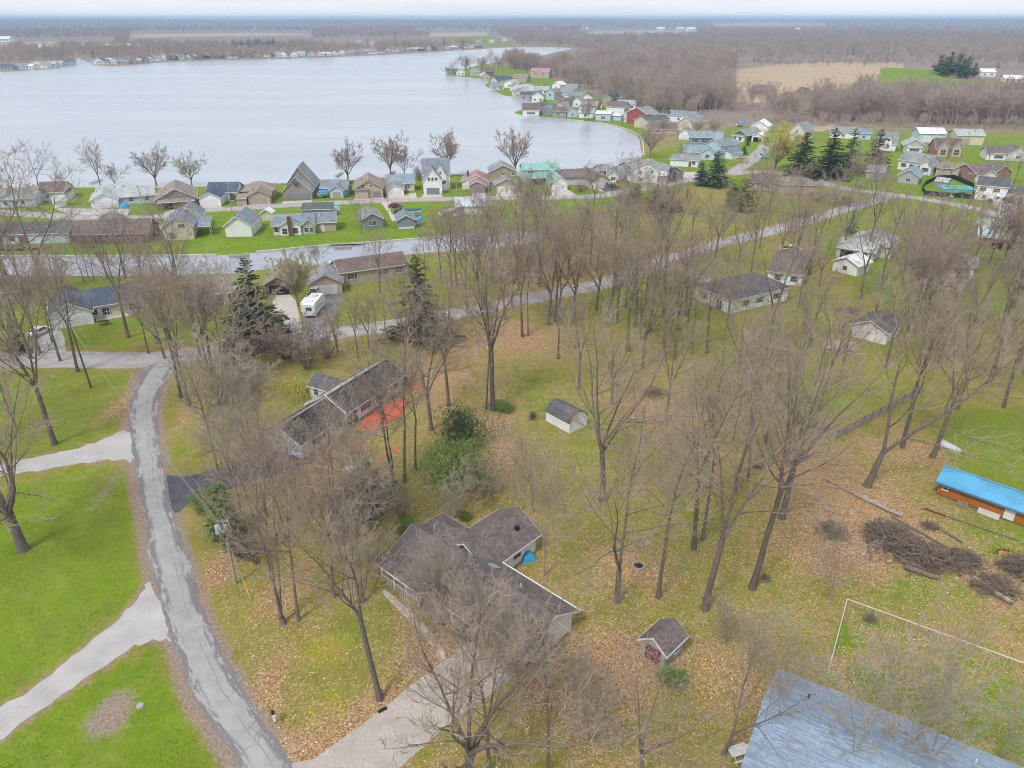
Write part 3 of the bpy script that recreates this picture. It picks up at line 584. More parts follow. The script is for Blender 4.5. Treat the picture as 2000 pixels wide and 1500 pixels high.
def tree(key, px, py, top=None, h=None, wide=1.0, label=None, cat='tree', group=None, name='bare_tree', rot=None, loc=None, lean=None, leaves=None):
    H0, tm, cm, tips, rad = PROTO[key]
    if loc is None: loc = G(px, py)
    if h is None: h = top_height(px, py, top)
    z = float(terrain(loc[0], loc[1]))
    e = empty(name, (loc[0], loc[1], z), rot if rot is not None else rnd.random() * 6.28, label, cat, group)
    k = h / H0; e.scale = (k * wide, k * wide, k)
    if lean: e.rotation_euler = (lean[1], lean[0], e.rotation_euler.z) if False else (0, 0, e.rotation_euler.z); e.rotation_mode = 'XYZ'
    if lean:
        from mathutils import Euler
        q = Vector((0, 0, 1)).rotation_difference(Vector((math.sin(lean[0]), math.sin(lean[1]), 1)).normalized()); e.rotation_mode = 'QUATERNION'
        e.rotation_quaternion = q @ Euler((0, 0, rot if rot is not None else rnd.random() * 6.28)).to_quaternion()
    mesh_obj('trunk', tm, e); mesh_obj('crown', cm, e)
    if leaves:
        mat, frac, size = leaves; ck = (key, mat.name, frac, size)
        if ck not in used_copy:
            t2 = tips[::max(1, int(1 / frac))]; V, F = leafcards(t2, size, 5, 2, .18); used_copy[ck] = mk_mesh(key + '_leaves', V, F, mat)
        mesh_obj('leaves', used_copy[ck], e)
    return e
# ---- evergreens
def M_needle(name, a, b):
    t = NT(name); f = t.noise(t.pos(), 1.3, 4, .7); rn = t.n('ShaderNodeObjectInfo').outputs['Random']
    col = t.mix(t.sstep(f, .3, .7), a, b); col = t.mix(t.math('MULTIPLY', rn, .35), col, sc(a, .8)); return t.done(col, .85, .12)
NEED = M_needle('spruce_needles', (.038, .062, .03), (.085, .115, .055)); NEED_D = M_needle('dull_spruce_needles', (.055, .062, .042), (.115, .12, .085))
NEED_B = M_needle('pine_needles', (.065, .11, .055), (.13, .185, .09)); NEED_G = M_needle('bright_cedar', (.12, .19, .05), (.235, .31, .10)); NEED_Y = M_needle('yellowish_cedar', (.12, .135, .03), (.23, .22, .06))
NEED_BL = M_needle('blue_spruce_needles', (.06, .11, .085), (.12, .18, .135)); NEED_GG = M_needle('grey_green_juniper', (.17, .18, .13), (.29, .295, .23))
def conifer(seed, H, base_r, whorls=34, per=9, droop=.35, sprigs=22, bare_low=.06, curve=.8, gap=0.0):
    g = np.random.default_rng(seed); zs = np.linspace(bare_low, .985, whorls); P = []; A = []; S = []
    for z in zs:
        k = max(3, int(per * (1 - z * .5))); L0 = base_r * H * (1 - z) ** curve * g.uniform(.85, 1.1) + .012 * H
        for j in range(k):
            az = g.random() * 6.28; L = L0 * g.uniform(.6, 1.15); s = (np.arange(sprigs) + g.random(sprigs)) / sprigs
            if g.random() < gap: continue
            r = L * s; zz = z * H + L * (.22 * s - droop * s ** 2) * (1 if z < .8 else -.5 * (1 - z) / .2) + (z > .8) * L * s * .6
            side = g.normal(0, .18, sprigs) * L * (.35 + s * .5)
            p = np.stack([np.cos(az) * r - np.sin(az) * side, np.sin(az) * r + np.cos(az) * side, zz], 1)
            d = np.stack([np.cos(az) + g.normal(0, .5, sprigs), np.sin(az) + g.normal(0, .5, sprigs), -.35 + g.normal(0, .35, sprigs)], 1)
            P.append(p); A.append(d); S.append(np.full(sprigs, max(.14 * L + .01 * H, .014 * H)))
    p = np.concatenate(P); a = nrmz(np.concatenate(A)); s = np.concatenate(S)[:, None] * g.uniform(.6, 1.3, (len(p), 1))
    b = nrmz(np.cross(a, nrmz(g.normal(0, 1, p.shape) + np.array([0, 0, 1.5])))); c = np.cross(a, b)
    V = np.stack([p - a * s * .4, p + b * s * .3 + c * s * .08, p + a * s, p - b * s * .3 + c * s * .08], 1).reshape(-1, 3)
    tv, tf = tubes(np.array([[[0, 0, 0], [0, 0, H * .5], [0, 0, H * .97]]], float), np.array([[H * .017, H * .01, H * .002]]), 7)
    return (tv, tf), (V, np.arange(len(V)).reshape(-1, 4))
def evergreen_proto(key, mat, H, **kw):
    (tv, tf), (cv, cf) = conifer(H=H, **kw); PROTO[key] = (H, mk_mesh(key + '_trunk', tv, tf, BARK_D, True), mk_mesh(key + '_crown', cv, cf, mat), None, 1)
evergreen_proto('spruce', NEED, 20, seed=21, base_r=.26); evergreen_proto('spruceD', NEED_D, 20, seed=22, base_r=.25, gap=.25, sprigs=18)
evergreen_proto('spruceO', NEED_B, 20, seed=23, base_r=.27, curve=.7); evergreen_proto('whitepine', NEED_B, 18, seed=24, base_r=.36, whorls=20, per=8, droop=.05, sprigs=40, curve=.55, gap=.1, bare_low=.12)
evergreen_proto('bluespruce', NEED_BL, 12, seed=25, base_r=.3, curve=.7); evergreen_proto('arbor', NEED_D, 6, seed=26, base_r=.14, curve=.35, droop=-.4, whorls=26)
evergreen_proto('cedarY', NEED_Y, 12, seed=27, base_r=.33, curve=.5, droop=-.1, whorls=22); evergreen_proto('cedarG', NEED_G, 9, seed=28, base_r=.32, curve=.45, droop=-.1, whorls=34, sprigs=34, per=10)
def bushmesh(key, mat, seed, n=5200, size=.15, lobes=7, H=4.0):
    g = np.random.default_rng(seed); c = g.normal(0, .32, (lobes, 3)) * np.array([1, 1, .5]); c[:, 2] = np.abs(c[:, 2]) + .25; rr = g.uniform(.28, .5, lobes)
    i = g.integers(0, lobes, n); d = nrmz(g.normal(0, 1, (n, 3))); p = c[i] + d * (rr[i] * g.random(n) ** .33)[:, None]; p = p[p[:, 2] > .02]; d = d[:len(p)]
    V, F = leafcards(p * H, size, seed + 1, 1, .05, .8); zmax = V[:, 2].max(); V = V * (H / zmax)
    (tv, tf), (cv, cf), tips = bare(seed=seed, H=H * .8, ground_stems=True, stems=6, sang=25, limbs=4, br=3, tw=2, tl=0, r=.09)
    PROTO[key] = (H, mk_mesh(key + '_trunk', tv, tf, BARK_D, True), mk_mesh(key + '_crown', V, F, mat), None, 1)
bushmesh('bushG', NEED_G, 31); bushmesh('bushGG', NEED_GG, 32); bushmesh('bushD', NEED_B, 33); bushmesh('bushY', M_YEL, 34, 2600, .13); bushmesh('bushL', M_LEAFY, 35, 2200, .13)
bushmesh('bushBig', NEED_G, 36, 8000, .2, 16, 9.0); bushmesh('bushBigD', NEED_B, 37, 7000, .2, 14, 9.0)

# ------------------------------------------------------------ buildings
WALLS = dict(white=(.80, .81, .82), cream=(.62, .57, .43), beige=(.47, .40, .33), tan=(.42, .35, .27), brown=(.21, .145, .115), paleblue=(.52, .60, .68), lightblue=(.44, .58, .67), teal=(.16, .32, .38), greyblue=(.25, .29, .34),
  sage=(.45, .47, .38), olive=(.33, .31, .20), mauve=(.34, .23, .25), red=(.36, .085, .085), grey=(.40, .40, .41), taupe=(.30, .26, .235), orange=(.50, .17, .035), greywhite=(.60, .60, .60), brick=(.34, .19, .15), darkgreen=(.12, .17, .12))
ROOFS = dict(grey=(.25, .255, .265), slate=(.21, .235, .275), charcoal=(.115, .115, .125), navy=(.085, .105, .15), tan=(.27, .225, .195), brown=(.165, .125, .115), mauve=(.165, .138, .134), pink=(.36, .225, .235), palegrey=(.37, .39, .40), dark=(.085, .08, .078), white=(.66, .67, .68), bluegrey=(.23, .28, .33), tealdark=(.10, .17, .20), weather=(.28, .34, .41))
def wallm(k): return M_siding(k, WALLS[k])
def M_metal(name, c, rib=.4):
    name = 'metal_' + name
    if name in MC: return MC[name]
    t = NT(name); f = t.noise(t.pos(), .4, 4); g = t.noise(t.pos(), 4, 3); col = t.mix(t.sstep(f, .3, .7), sc(c, .78), sc(c, 1.12)); col = t.mix(t.math('MULTIPLY', t.sstep(g, .5, .8), .45), col, sc(c, .62)); col = t.mix(.12, col, (.5, .5, .5))
    MC[name] = t.done(col, .42, .4); return MC[name]
METALS = dict(metalteal=(.16, .42, .36), metalblue=(.055, .36, .62), metalgreen=(.33, .47, .43), metalwhite=(.70, .71, .73), metalpale=(.45, .55, .63))
def roofm(k): return M_metal(k, METALS[k]) if k in METALS else M_roof(k, ROOFS[k])
TRIM = M_plain('white_trim', (.72, .72, .71), .5, .06); TRIM_T = M_plain('tan_trim', (.42, .32, .25), .6, .08); DOORW = M_plain('garage_door_white', (.68, .68, .68), .45, .05); DOORB = M_plain('garage_door_beige', (.42, .34, .27), .5, .06)
DOORG = M_plain('garage_door_grey', (.23, .235, .25), .5, .06); DOOR = M_plain('house_door', (.20, .09, .08), .5, .1); SHUT_R = M_plain('red_shutter', (.17, .04, .045), .55, .12); SHUT_D = M_plain('dark_shutter', (.05, .055, .06), .55, .12)
BRICK = M_plain('brown_brick', (.16, .10, .09), .9, .3, 6); WOODB = M_plain('brown_wood', (.22, .15, .10), .85, .25, 3); WOODG = M_plain('weathered_wood', (.32, .29, .25), .9, .22, 3); DARK = M_plain('dark_opening', (.025, .024, .026), .9, .1)
WC = {}
def window_mesh(w, h):
    k = (round(w, 2), round(h, 2))
    if k not in WC:
        t = .07; m = MB()
        m.box(-w/2 - t, -.05, -t, w/2 + t, 0, 0); m.box(-w/2 - t, -.05, h, w/2 + t, 0, h + t); m.box(-w/2 - t, -.05, 0, -w/2, 0, h); m.box(w/2, -.05, 0, w/2 + t, 0, h)
        if w > 1.5:
            for q in ([-w/6, w/6] if w > 2.2 else [0]): m.box(q - .03, -.045, 0, q + .03, 0, h)
        m.box(-w/2, -.04, h/2 - .025, w/2, 0, h/2 + .025)
        p = MB().box(-w/2, -.02, 0, w/2, -.004, h); WC[k] = (mk_mesh('window_frame', m.V, m.F, TRIM), mk_mesh('pane', p.V, p.F, M_glass()), mk_mesh('sill', *(lambda q: (q.V, q.F))(MB().box(-w/2 - .12, -.1, -t - .06, w/2 + .12, 0, -t - .002)), TRIM))
    return WC[k]
def shutter_mesh(h, mat):
    k = ('sh', round(h, 2), mat.name)
    if k not in WC:
        m = MB().box(-.17, -.035, 0, .17, 0, h)
        for i in range(4): m.box(-.13, -.05, h * (.06 + .23 * i), .13, -.034, h * (.06 + .23 * i) + h * .17)
        WC[k] = mk_mesh('shutter', m.V, m.F, mat)
    return WC[k]
def garage_mesh(w, h, mat):
    k = ('g', round(w, 2), round(h, 2), mat.name)
    if k not in WC:
        m = MB(); n = 4; rows = [m]
        for i in range(n):
            m.box(-w/2, -.04, h * i / n + .012, w/2, 0, h * (i + 1) / n - .012)
            for q in range(max(2, int(w / 1.1))):
                a = -w/2 + w * (q + .12) / max(2, int(w / 1.1)); b = -w/2 + w * (q + .88) / max(2, int(w / 1.1)); m.box(a, -.055, h * i / n + .09, b, -.039, h * (i + 1) / n - .09)
        WC[k] = mk_mesh('garage_door', m.V, m.F, mat)
    return WC[k]
def door_mesh(w, h, mat):
    k = ('d', round(w, 2), round(h, 2), mat.name)
    if k not in WC:
        m = MB().box(-w/2, -.05, 0, w/2, 0, h); m.box(-w/2 + .12, -.065, .15, w/2 - .12, -.049, h * .42); m.box(-w/2 + .12, -.065, h * .5, w/2 - .12, -.049, h - .15); WC[k] = mk_mesh('door', m.V, m.F, mat)
    return WC[k]
def opening(root, b, face, u, z, w, h, kind):
    x, y, bw, bd = b
    if face == 'f': loc = (x + u * bw, y - .003, z); rz = 0
    elif face == 'r': loc = (x + bw + .003, y + u * bd, z); rz = math.pi / 2
    elif face == 'b': loc = (x + u * bw, y + bd + .003, z); rz = math.pi
    else: loc = (x - .003, y + u * bd, z); rz = -math.pi / 2
    if kind[0] in 'ws':
        fr, pn, sl = window_mesh(w, h); o = mesh_obj('window', fr, root, loc, rz); mesh_obj('pane', pn, o); mesh_obj('sill', sl, o)
        if kind[0] == 's':
            sm = shutter_mesh(h, SHUT_R if kind == 'sr' else SHUT_D); c, s_ = math.cos(rz), math.sin(rz)
            for q in (-w/2 - .26, w/2 + .26): mesh_obj('shutter', sm, root, (loc[0] + c * q, loc[1] + s_ * q, z), rz)
    elif kind[0] == 'g': mesh_obj('garage_door', garage_mesh(w, h, {'g': DOORW, 'gb': DOORB, 'gg': DOORG}[kind]), root, loc, rz)
    elif kind[0] == 'd': mesh_obj('door', door_mesh(w, h, {'d': DOOR, 'dw': DOORW}[kind]), root, loc, rz)
    elif kind == 'o': mesh_obj('opening', mk_mesh('opening', *(lambda q: (q.V, q.F))(MB().box(-w/2, -.03, 0, w/2, 0, h)), DARK), root, loc, rz)
def roofslab(m, e0, e1, r1, r0, t): m.slab(e0, e1, r1, r0, t)
def block(root, x, y, w, d, wh, rh, ridge, wall, roof, ov=.4, z0=0.0, trim=None, rib=False):
    t = .13; trim = trim or TRIM; wm = MB(); rm = MB(); fm = MB(); lf = .012
    wmat = wallm(wall) if wall != 'none' else None; rmat = roofm(roof)
    if ridge == 'y':       # gable faces front
        wm.prism([(x, z0), (x + w, z0), (x + w, wh), (x + w/2, wh + rh), (x, wh)], y, y + d, 'y'); s = rh / (w/2)
        ya, yb = y - ov, y + d + ov; zr = wh + rh + t + lf
        for sgn in (-1, 1):
            xe = x + w/2 + sgn * (w/2 + ov); ze = wh - ov * s + t + lf; c = [(xe, ya, ze), (x + w/2, ya, zr), (x + w/2, yb, zr), (xe, yb, ze)]
            rm.slab(*(c if sgn < 0 else [c[1], c[0], c[3], c[2]]), t)
            for yy in (ya - .03, yb):                                          # rake boards
                a = (xe, ze); b_ = (x + w/2, zr); fm.add([(a[0], yy, a[1] - .22), (b_[0], yy, b_[1] - .22), (b_[0], yy, b_[1] - .01), (a[0], yy, a[1] - .01), (a[0], yy + .03, a[1] - .22), (b_[0], yy + .03, b_[1] - .22), (b_[0], yy + .03, b_[1] - .01), (a[0], yy + .03, a[1] - .01)], [(0,1,2,3),(7,6,5,4),(0,4,5,1),(3,2,6,7)])
            fm.box(min(xe, xe + sgn * .05), ya, ze - .2, max(xe, xe + sgn * .05), yb, ze - .015)
        if rib:
            for sgn in (-1, 1):
                n = int((d + 2 * ov) / .45)
                for i in range(n):
                    yy = ya + .2 + i * .45; xe = x + w/2 + sgn * (w/2 + ov); ze = wh - ov * s + t + lf
                    c = [(xe, yy, ze + .035), (x + w/2, yy, zr + .035), (x + w/2, yy + .05, zr + .035), (xe, yy + .05, ze + .035)]; rm.slab(*(c if sgn < 0 else [c[1], c[0], c[3], c[2]]), .034)
    elif ridge == 'x':
        wm.prism([(y, z0), (y + d, z0), (y + d, wh), (y + d/2, wh + rh), (y, wh)], x, x + w, 'x'); s = rh / (d/2)
        xa, xb = x - ov, x + w + ov; zr = wh + rh + t + lf
        for sgn in (-1, 1):
            ye = y + d/2 + sgn * (d/2 + ov); ze = wh - ov * s + t + lf; c = [(xa, ye, ze), (xb, ye, ze), (xb, y + d/2, zr), (xa, y + d/2, zr)]
            rm.slab(*(c if sgn < 0 else [c[1], c[0], c[3], c[2]]), t)
            for xx in (xa - .03, xb):
                a = (ye, ze); b_ = (y + d/2, zr); fm.add([(xx, a[0], a[1] - .22), (xx, b_[0], b_[1] - .22), (xx, b_[0], b_[1] - .01), (xx, a[0], a[1] - .01), (xx + .03, a[0], a[1] - .22), (xx + .03, b_[0], b_[1] - .22), (xx + .03, b_[0], b_[1] - .01), (xx + .03, a[0], a[1] - .01)], [(0,1,2,3),(7,6,5,4),(0,4,5,1),(3,2,6,7)])
            fm.box(xa, min(ye, ye + sgn * .05), ze - .2, xb, max(ye, ye + sgn * .05), ze - .015)
    elif ridge == 'hip':
        wm.box(x, y, z0, x + w, y + d, wh); h = min(w, d) / 2; zr = wh + rh + t; a, b_, c, e = (x - ov, y - ov, wh + t - .1), (x + w + ov, y - ov, wh + t - .1), (x + w + ov, y + d + ov, wh + t - .1), (x - ov, y + d + ov, wh + t - .1)
        if w >= d: r0, r1 = (x + h, y + d/2, zr), (x + w - h, y + d/2, zr)
        else: r0, r1 = (x + w/2, y + h, zr), (x + w/2, y + d - h, zr)
        lo = [(p[0], p[1], p[2] - t) for p in (a, b_, c, e)]
        rm.add([a, b_, c, e, r0, r1] + lo, ([(0,1,5,4),(1,2,5),(2,3,4,5),(3,0,4)] if w >= d else [(0,1,4),(1,2,5,4),(2,3,5),(3,0,4,5)]) + [(9,8,7,6)])
        fm.box(x - ov - .04, y - ov - .04, wh - .12, x + w + ov + .04, y - ov, wh + .02); fm.box(x + w + ov, y - ov, wh - .12, x + w + ov + .04, y + d + ov, wh + .02); fm.box(x - ov - .04, y - ov, wh - .12, x - ov, y + d + ov, wh + .02); fm.box(x - ov, y + d + ov, wh - .12, x + w + ov, y + d + ov + .04, wh + .02)
    elif ridge == 'gambrel':   # ridge along x
        pr = [(y, wh), (y + d * .18, wh + rh * .68), (y + d/2, wh + rh), (y + d * .82, wh + rh * .68), (y + d, wh)]
        wm.prism([(y, z0), (y + d, z0)] + pr[::-1], x, x + w, 'x'); xa, xb = x - .12, x + w + .12
        for (a, b_) in zip(pr[:-1], pr[1:]):
            k0 = -.1 if a is pr[0] else 0; k1 = .1 if b_ is pr[4] else 0; m = rm; m.slab((xa, a[0] + k0, a[1] + .1 + k0), (xb, a[0] + k0, a[1] + .1 + k0), (xb, b_[0] + k1, b_[1] + .1 - k1), (xa, b_[0] + k1, b_[1] + .1 - k1), .08)
    elif ridge == 'shed':      # slopes down to the front; open underneath when no wall is wanted
        if wall != 'none': wm.prism([(y, z0), (y + d, z0), (y + d, wh + rh), (y, wh)], x, x + w, 'x')
        rm.slab((x - .2, y - ov, wh + t), (x + w + .2, y - ov, wh + t), (x + w + .2, y + d, wh + rh + t + .02), (x - .2, y + d, wh + rh + t + .02), t); fm.box(x - .2, y - ov - .04, wh - .06, x + w + .2, y - ov, wh + t)
    if wm.V: wm.build('wall', wmat, root)
    rm.build('roof', rmat, root)
    if fm.V: fm.build('fascia', trim, root)
    return (x, y, w, d)
def house(name, label, cat, A, B, blocks, ops=(), W=None, ov=.4, trim=None, z0=0, group=None):
    a, b = G(*A), G(*B); d = b - a; rz = math.atan2(d.y, d.x); W = W or d.length
    root = empty(name, (a.x, a.y, float(terrain(a.x, a.y))), rz, label, cat, group)
    bl = []
    for (x, y, w, dd, wh, rh, rg, wl_, rf) in blocks: bl.append(block(root, x * W, y, w * W, dd, wh, rh, rg, wl_, rf, ov, 0, trim))
    for (i, f, u, z, w, h, k) in ops: opening(root, bl[i], f, u, z, w, h, k)
    root['W'] = W
    for q, (x, y, w, dd, wh, rh, rg, wl_, rf) in enumerate(blocks):
        if rg in 'xy' and w * W > 5 and dd > 5:
            zz = wh + rh * (.62 if rg == 'x' else .5); m = MB(); m.tube([((x + w * (.3 if q % 2 else .72)) * W if rg == 'x' else (x + w * .25) * W, y + dd * (.31 if rg == 'x' else .45), zz - .2), ((x + w * (.3 if q % 2 else .72)) * W if rg == 'x' else (x + w * .25) * W, y + dd * (.31 if rg == 'x' else .45), zz + .75)], .09, 6); m.build('vent_pipe', TRIM if q % 2 else DARK, root)
    return root
def chimney(root, x, y, z0, z1, w=.7, mat=None): m = MB().box(x - w/2, y - w/2, z0, x + w/2, y + w/2, z1); m.box(x - w/2 - .06, y - w/2 - .06, z1, x + w/2 + .06, y + w/2 + .06, z1 + .1); m.build('chimney', mat or BRICK, root)
def part(root, name, mat, fn): m = MB(); fn(m); return m.build(name, mat, root)
H = house
# --- lakefront row, left to right
H('lake_cottage', 'pale blue cottage with a wide grey roof at the left edge by the lake', 'house', (-12, 407), (72, 403), [(0, 0, 1, 10, 2.8, 2.4, 'x', 'paleblue', 'grey')], [(0, 'f', .3, .9, 1.3, 1.1, 'w'), (0, 'f', .7, .9, 1.3, 1.1, 'w'), (0, 'f', .5, 0, 1, 2, 'd')])
H('white_cottage', 'white gabled cottage with a brown-grey roof by the lake, third lot from the left edge', 'house', (78, 393), (128, 391), [(0, 0, 1, 9, 2.9, 2.4, 'x', 'white', 'brown'), (1.0, 1, .15, 5, 2.2, .6, 'shed', 'white', 'brown')], [(0, 'f', .35, 1, .9, 1, 'w'), (0, 'r', .3, 1.2, .9, 1, 'w'), (0, 'r', .7, 1.2, .9, 1, 'w')])
H('garden_shed', 'small white garden shed on the lawn beside the white cottage', 'shed', (108, 406), (132, 403), [(0, 0, 1, 4, 2.1, .9, 'x', 'white', 'palegrey')], [(0, 'f', .5, 0, 1.2, 1.8, 'dw')])
H('long_ranch_house', 'long white ranch house with a pale grey roof behind the blue tarpaulin', 'house', (180, 409), (304, 399), [(0, 0, .42, 12, 2.7, 2.0, 'y', 'white', 'palegrey'), (.36, 3, .64, 9, 2.6, 2.0, 'x', 'paleblue', 'palegrey'), (.08, 8, .4, 8, 2.8, 2.2, 'x', 'white', 'palegrey')], [(0, 'f', .5, 0, 4.8, 2.1, 'g'), (0, 'r', .25, 1, .8, .8, 'w'), (1, 'f', .4, 1, 1.2, 1, 'w'), (1, 'f', .8, 1, 1.2, 1, 'w')])
H('brown_lake_house', 'large lake house with a broad grey-brown roof and brown walls', 'house', (308, 409), (386, 403), [(0, 0, 1, 15, 3.0, 3.0, 'y', 'taupe', 'tan'), (.05, -2.0, .9, 2.4, 2.3, .6, 'shed', 'brown', 'tan')], [(1, 'f', .25, 0, 3, 2, 'o'), (1, 'f', .75, 1, 1.6, 1.1, 'w')])
r_ = H('white_garage_house', 'white lake house with a navy roof and a double garage door', 'house', (391, 403), (432, 402), [(0, 0, 1, 8, 2.7, 1.6, 'y', 'white', 'navy'), (.12, 7, 1.45, 10, 2.9, 2.2, 'x', 'white', 'navy')], [(0, 'f', .5, 0, 4.9, 2.2, 'g'), (1, 'f', .82, .3, 1.2, 1.9, 'w'), (1, 'f', .93, 0, .9, 2, 'd')])
H('beige_garage_house', 'beige lake house with a tan shingle roof and beige garage door', 'house', (486, 400), (529, 398), [(0, 0, 1, 9, 2.7, 1.7, 'y', 'beige', 'tan'), (-.38, 8, 1.5, 9, 2.8, 2.2, 'hip', 'beige', 'tan')], [(0, 'f', .48, 0, 4.8, 2.2, 'gb')], trim=TRIM_T)
H('carport', 'low beige lean-to beside the beige garage house', 'shed', (464, 402), (483, 401), [(0, 0, 1, 5, 2.2, .5, 'shed', 'beige', 'tan')])
r_ = H('steep_gable_house', 'steep dark grey gabled house with two grey garage doors and a green awning', 'house', (554, 391), (610, 390), [(0, 0, 1, 6.5, 2.9, 4.6, 'y', 'taupe', 'grey'), (-.02, 6.5, 1.04, 10, 3.4, 6.2, 'y', 'taupe', 'grey')], [(0, 'f', .26, 0, 2.4, 2.1, 'gg'), (0, 'f', .68, 0, 4.6, 2.1, 'gg'), (0, 'f', .5, 4.4, 1.3, 1.1, 'w')], ov=.35)
part(r_, 'awning', M_plain('green_awning', (.03, .10, .10), .8), lambda m: m.slab((r_['W']/2 - .9, -.9, 5.4), (r_['W']/2 + .9, -.9, 5.4), (r_['W']/2 + .9, -.02, 5.9), (r_['W']/2 - .9, -.02, 5.9), .06))
H('light_blue_house', 'light blue bungalow with a slate roof and a boat in front', 'house', (624, 387), (675, 387), [(0, 3, 1, 8, 2.8, 1.9, 'x', 'lightblue', 'slate'), (.42, 0, .5, 6, 2.7, 1.4, 'y', 'lightblue', 'slate')], [(1, 'f', .5, 0, 2.4, 2, 'gb'), (0, 'f', .2, 1, 1.2, 1, 'w')])
H('tan_lake_house', 'tan lake house with a broad brown roof and a grey-green garage door', 'house', (694, 388), (749, 386), [(0, 0, 1, 14, 3.2, 2.6, 'y', 'beige', 'tan'), (.02, -.8, .45, 2, 3.0, .3, 'shed', 'beige', 'tan')], [(0, 'f', .78, 0, 2.6, 2.2, 'gg'), (0, 'f', .3, 3.5, 1.0, .9, 'w'), (0, 'f', .6, 3.5, .7, .9, 'w')], trim=TRIM_T)
H('cream_cottage', 'cream cottage with a blue-grey roof and a small white garage in front', 'house', (757, 384), (789, 383), [(0, 0, 1, 7, 2.5, 1.4, 'y', 'white', 'grey'), (-.05, 8, 1.75, 8, 2.9, 2.1, 'x', 'cream', 'bluegrey')], [(0, 'f', .5, 0, 4, 2, 'g'), (1, 'f', .75, 1, 1.6, 1.1, 'w')])
H('white_tall_house', 'tall white house with steep slate gables by the lake', 'house', (828, 380), (864, 379), [(0, 0, 1, 8, 4.6, 4.0, 'y', 'white', 'slate'), (0, 7, 1.5, 9, 5.4, 4.6, 'x', 'white', 'slate'), (.55, 5.5, .75, 6, 5.0, 4.2, 'y', 'white', 'slate')], [(0, 'f', .3, 4.6, .8, 1, 'w'), (0, 'f', .5, 4.6, .8, 1, 'w'), (0, 'f', .7, 4.6, .8, 1, 'w'), (0, 'f', .5, 0, 4.4, 2.2, 'gg'), (2, 'f', .8, 2.4, 1.4, 1.1, 'w'), (2, 'f', .55, 5.6, .6, .9, 'w')], ov=.3)
r_ = H('pink_roof_house', 'cottage with a dusty pink shingle roof and a dark garage door', 'house', (917, 377), (948, 377), [(0, 0, 1, 7, 2.7, 1.3, 'y', 'mauve', 'pink'), (-.52, 6, 1.75, 10, 2.8, 2.2, 'y', 'white', 'pink')], [(0, 'f', .5, 0, 4.2, 2.1, 'gg')]); chimney(r_, -1, 10, 3, 5.6, .6, SHUT_R)
H('olive_two_storey_house', 'two-storey olive and tan house with a pair of white garage doors', 'house', (968, 378), (1011, 377), [(0, 0, 1, 8, 3.1, 1.9, 'y', 'tan', 'grey'), (-.16, 7.5, 1.2, 9, 6.0, 2.2, 'y', 'olive', 'grey')], [(0, 'f', .27, 0, 2.7, 2.4, 'g'), (0, 'f', .73, 0, 2.7, 2.4, 'g'), (1, 'f', .87, 4.6, .8, .9, 'w'), (1, 'f', .5, 4.8, 1.5, .6, 'w')])
H('teal_roof_house', 'white house under a big teal metal roof by the lake', 'house', (1078, 373), (1108, 372), [(0, 0, 1, 16, 2.9, 2.2, 'y', 'white', 'metalteal'), (-1.4, 14, 2.4, 7, 5.0, 1.6, 'x', 'paleblue', 'metalteal'), (-1.2, 10, 1.15, 4, 2.6, .9, 'shed', 'none', 'metalteal')], [(0, 'f', .5, 0, 4.2, 2.2, 'g'), (0, 'l', .3, 1, .9, 1, 'w'), (1, 'f', .2, 3.4, 2.2, 1, 'w'), (1, 'f', .3, 0, 3, 2.1, 'o')])
H('orange_gable_house', 'brown-roofed house with an orange gable over a white garage', 'house', (1155, 369), (1191, 367), [(0, 0, 1, 16, 2.8, 1.9, 'y', 'greywhite', 'mauve'), (-1.35, 8, 1.45, 9, 2.8, 2.0, 'x', 'greywhite', 'mauve')], [(0, 'f', .38, 0, 3.9, 2.2, 'g'), (0, 'f', .82, 0, .9, 2, 'd')], trim=M_plain('orange_gable_trim', (.42, .15, .08), .6))
H('pump_house', 'little brick pump house on the lawn before the orange-gabled house', 'shed', (1128, 372), (1142, 372), [(0, 0, 1, 3, 2.2, .5, 'hip', 'brick', 'tan')], [(0, 'f', .5, 0, 1, 1.9, 'd')])
H('white_bungalow', 'white bungalow with a slate roof right of the orange-gabled house', 'house', (1186, 356), (1236, 357), [(0, 0, .45, 8, 2.7, 1.7, 'y', 'white', 'slate'), (.4, 1, .6, 9, 2.8, 2, 'x', 'white', 'slate')], [(0, 'f', .5, .8, 1.6, 1.2, 'w'), (1, 'f', .5, 0, 1, 2, 'd')])
H('boat_house', 'small grey-roofed boat house at the water beside the white bungalow', 'shed', (1171, 346), (1192, 345), [(0, 0, 1, 6, 2.6, 1.6, 'x', 'greywhite', 'grey')], [(0, 'f', .5, .8, 1.1, 1, 'w')])
H('white_two_storey_house', 'plain white two-storey house with a grey roof beside the lakeside road', 'house', (1237, 358), (1284, 357), [(0, 0, 1, 10, 5.4, 2.0, 'y', 'white', 'grey')], [(0, 'f', .25, 3.4, .8, 1.1, 'w'), (0, 'f', .75, 3.4, .8, 1.1, 'w'), (0, 'f', .3, .8, 1.2, 1.1, 'w'), (0, 'l', .5, 3.4, .9, 1, 'w')])
H('long_grey_garage', 'long pale grey garage building right of the white two-storey house', 'garage', (1292, 354), (1334, 350), [(0, 0, 1, 15, 3.0, 2.0, 'y', 'greyblue', 'grey'), (-.6, 12, 1.2, 9, 3, 2, 'x', 'grey', 'palegrey')], [(0, 'f', .5, 0, 3.2, 2.3, 'gg')])
H('cream_garden_shed', 'small cream shed with a white roof beside the clipped arborvitae', 'shed', (1286, 356), (1307, 355), [(0, 0, 1, 3.5, 2.5, 1.0, 'x', 'cream', 'white')])
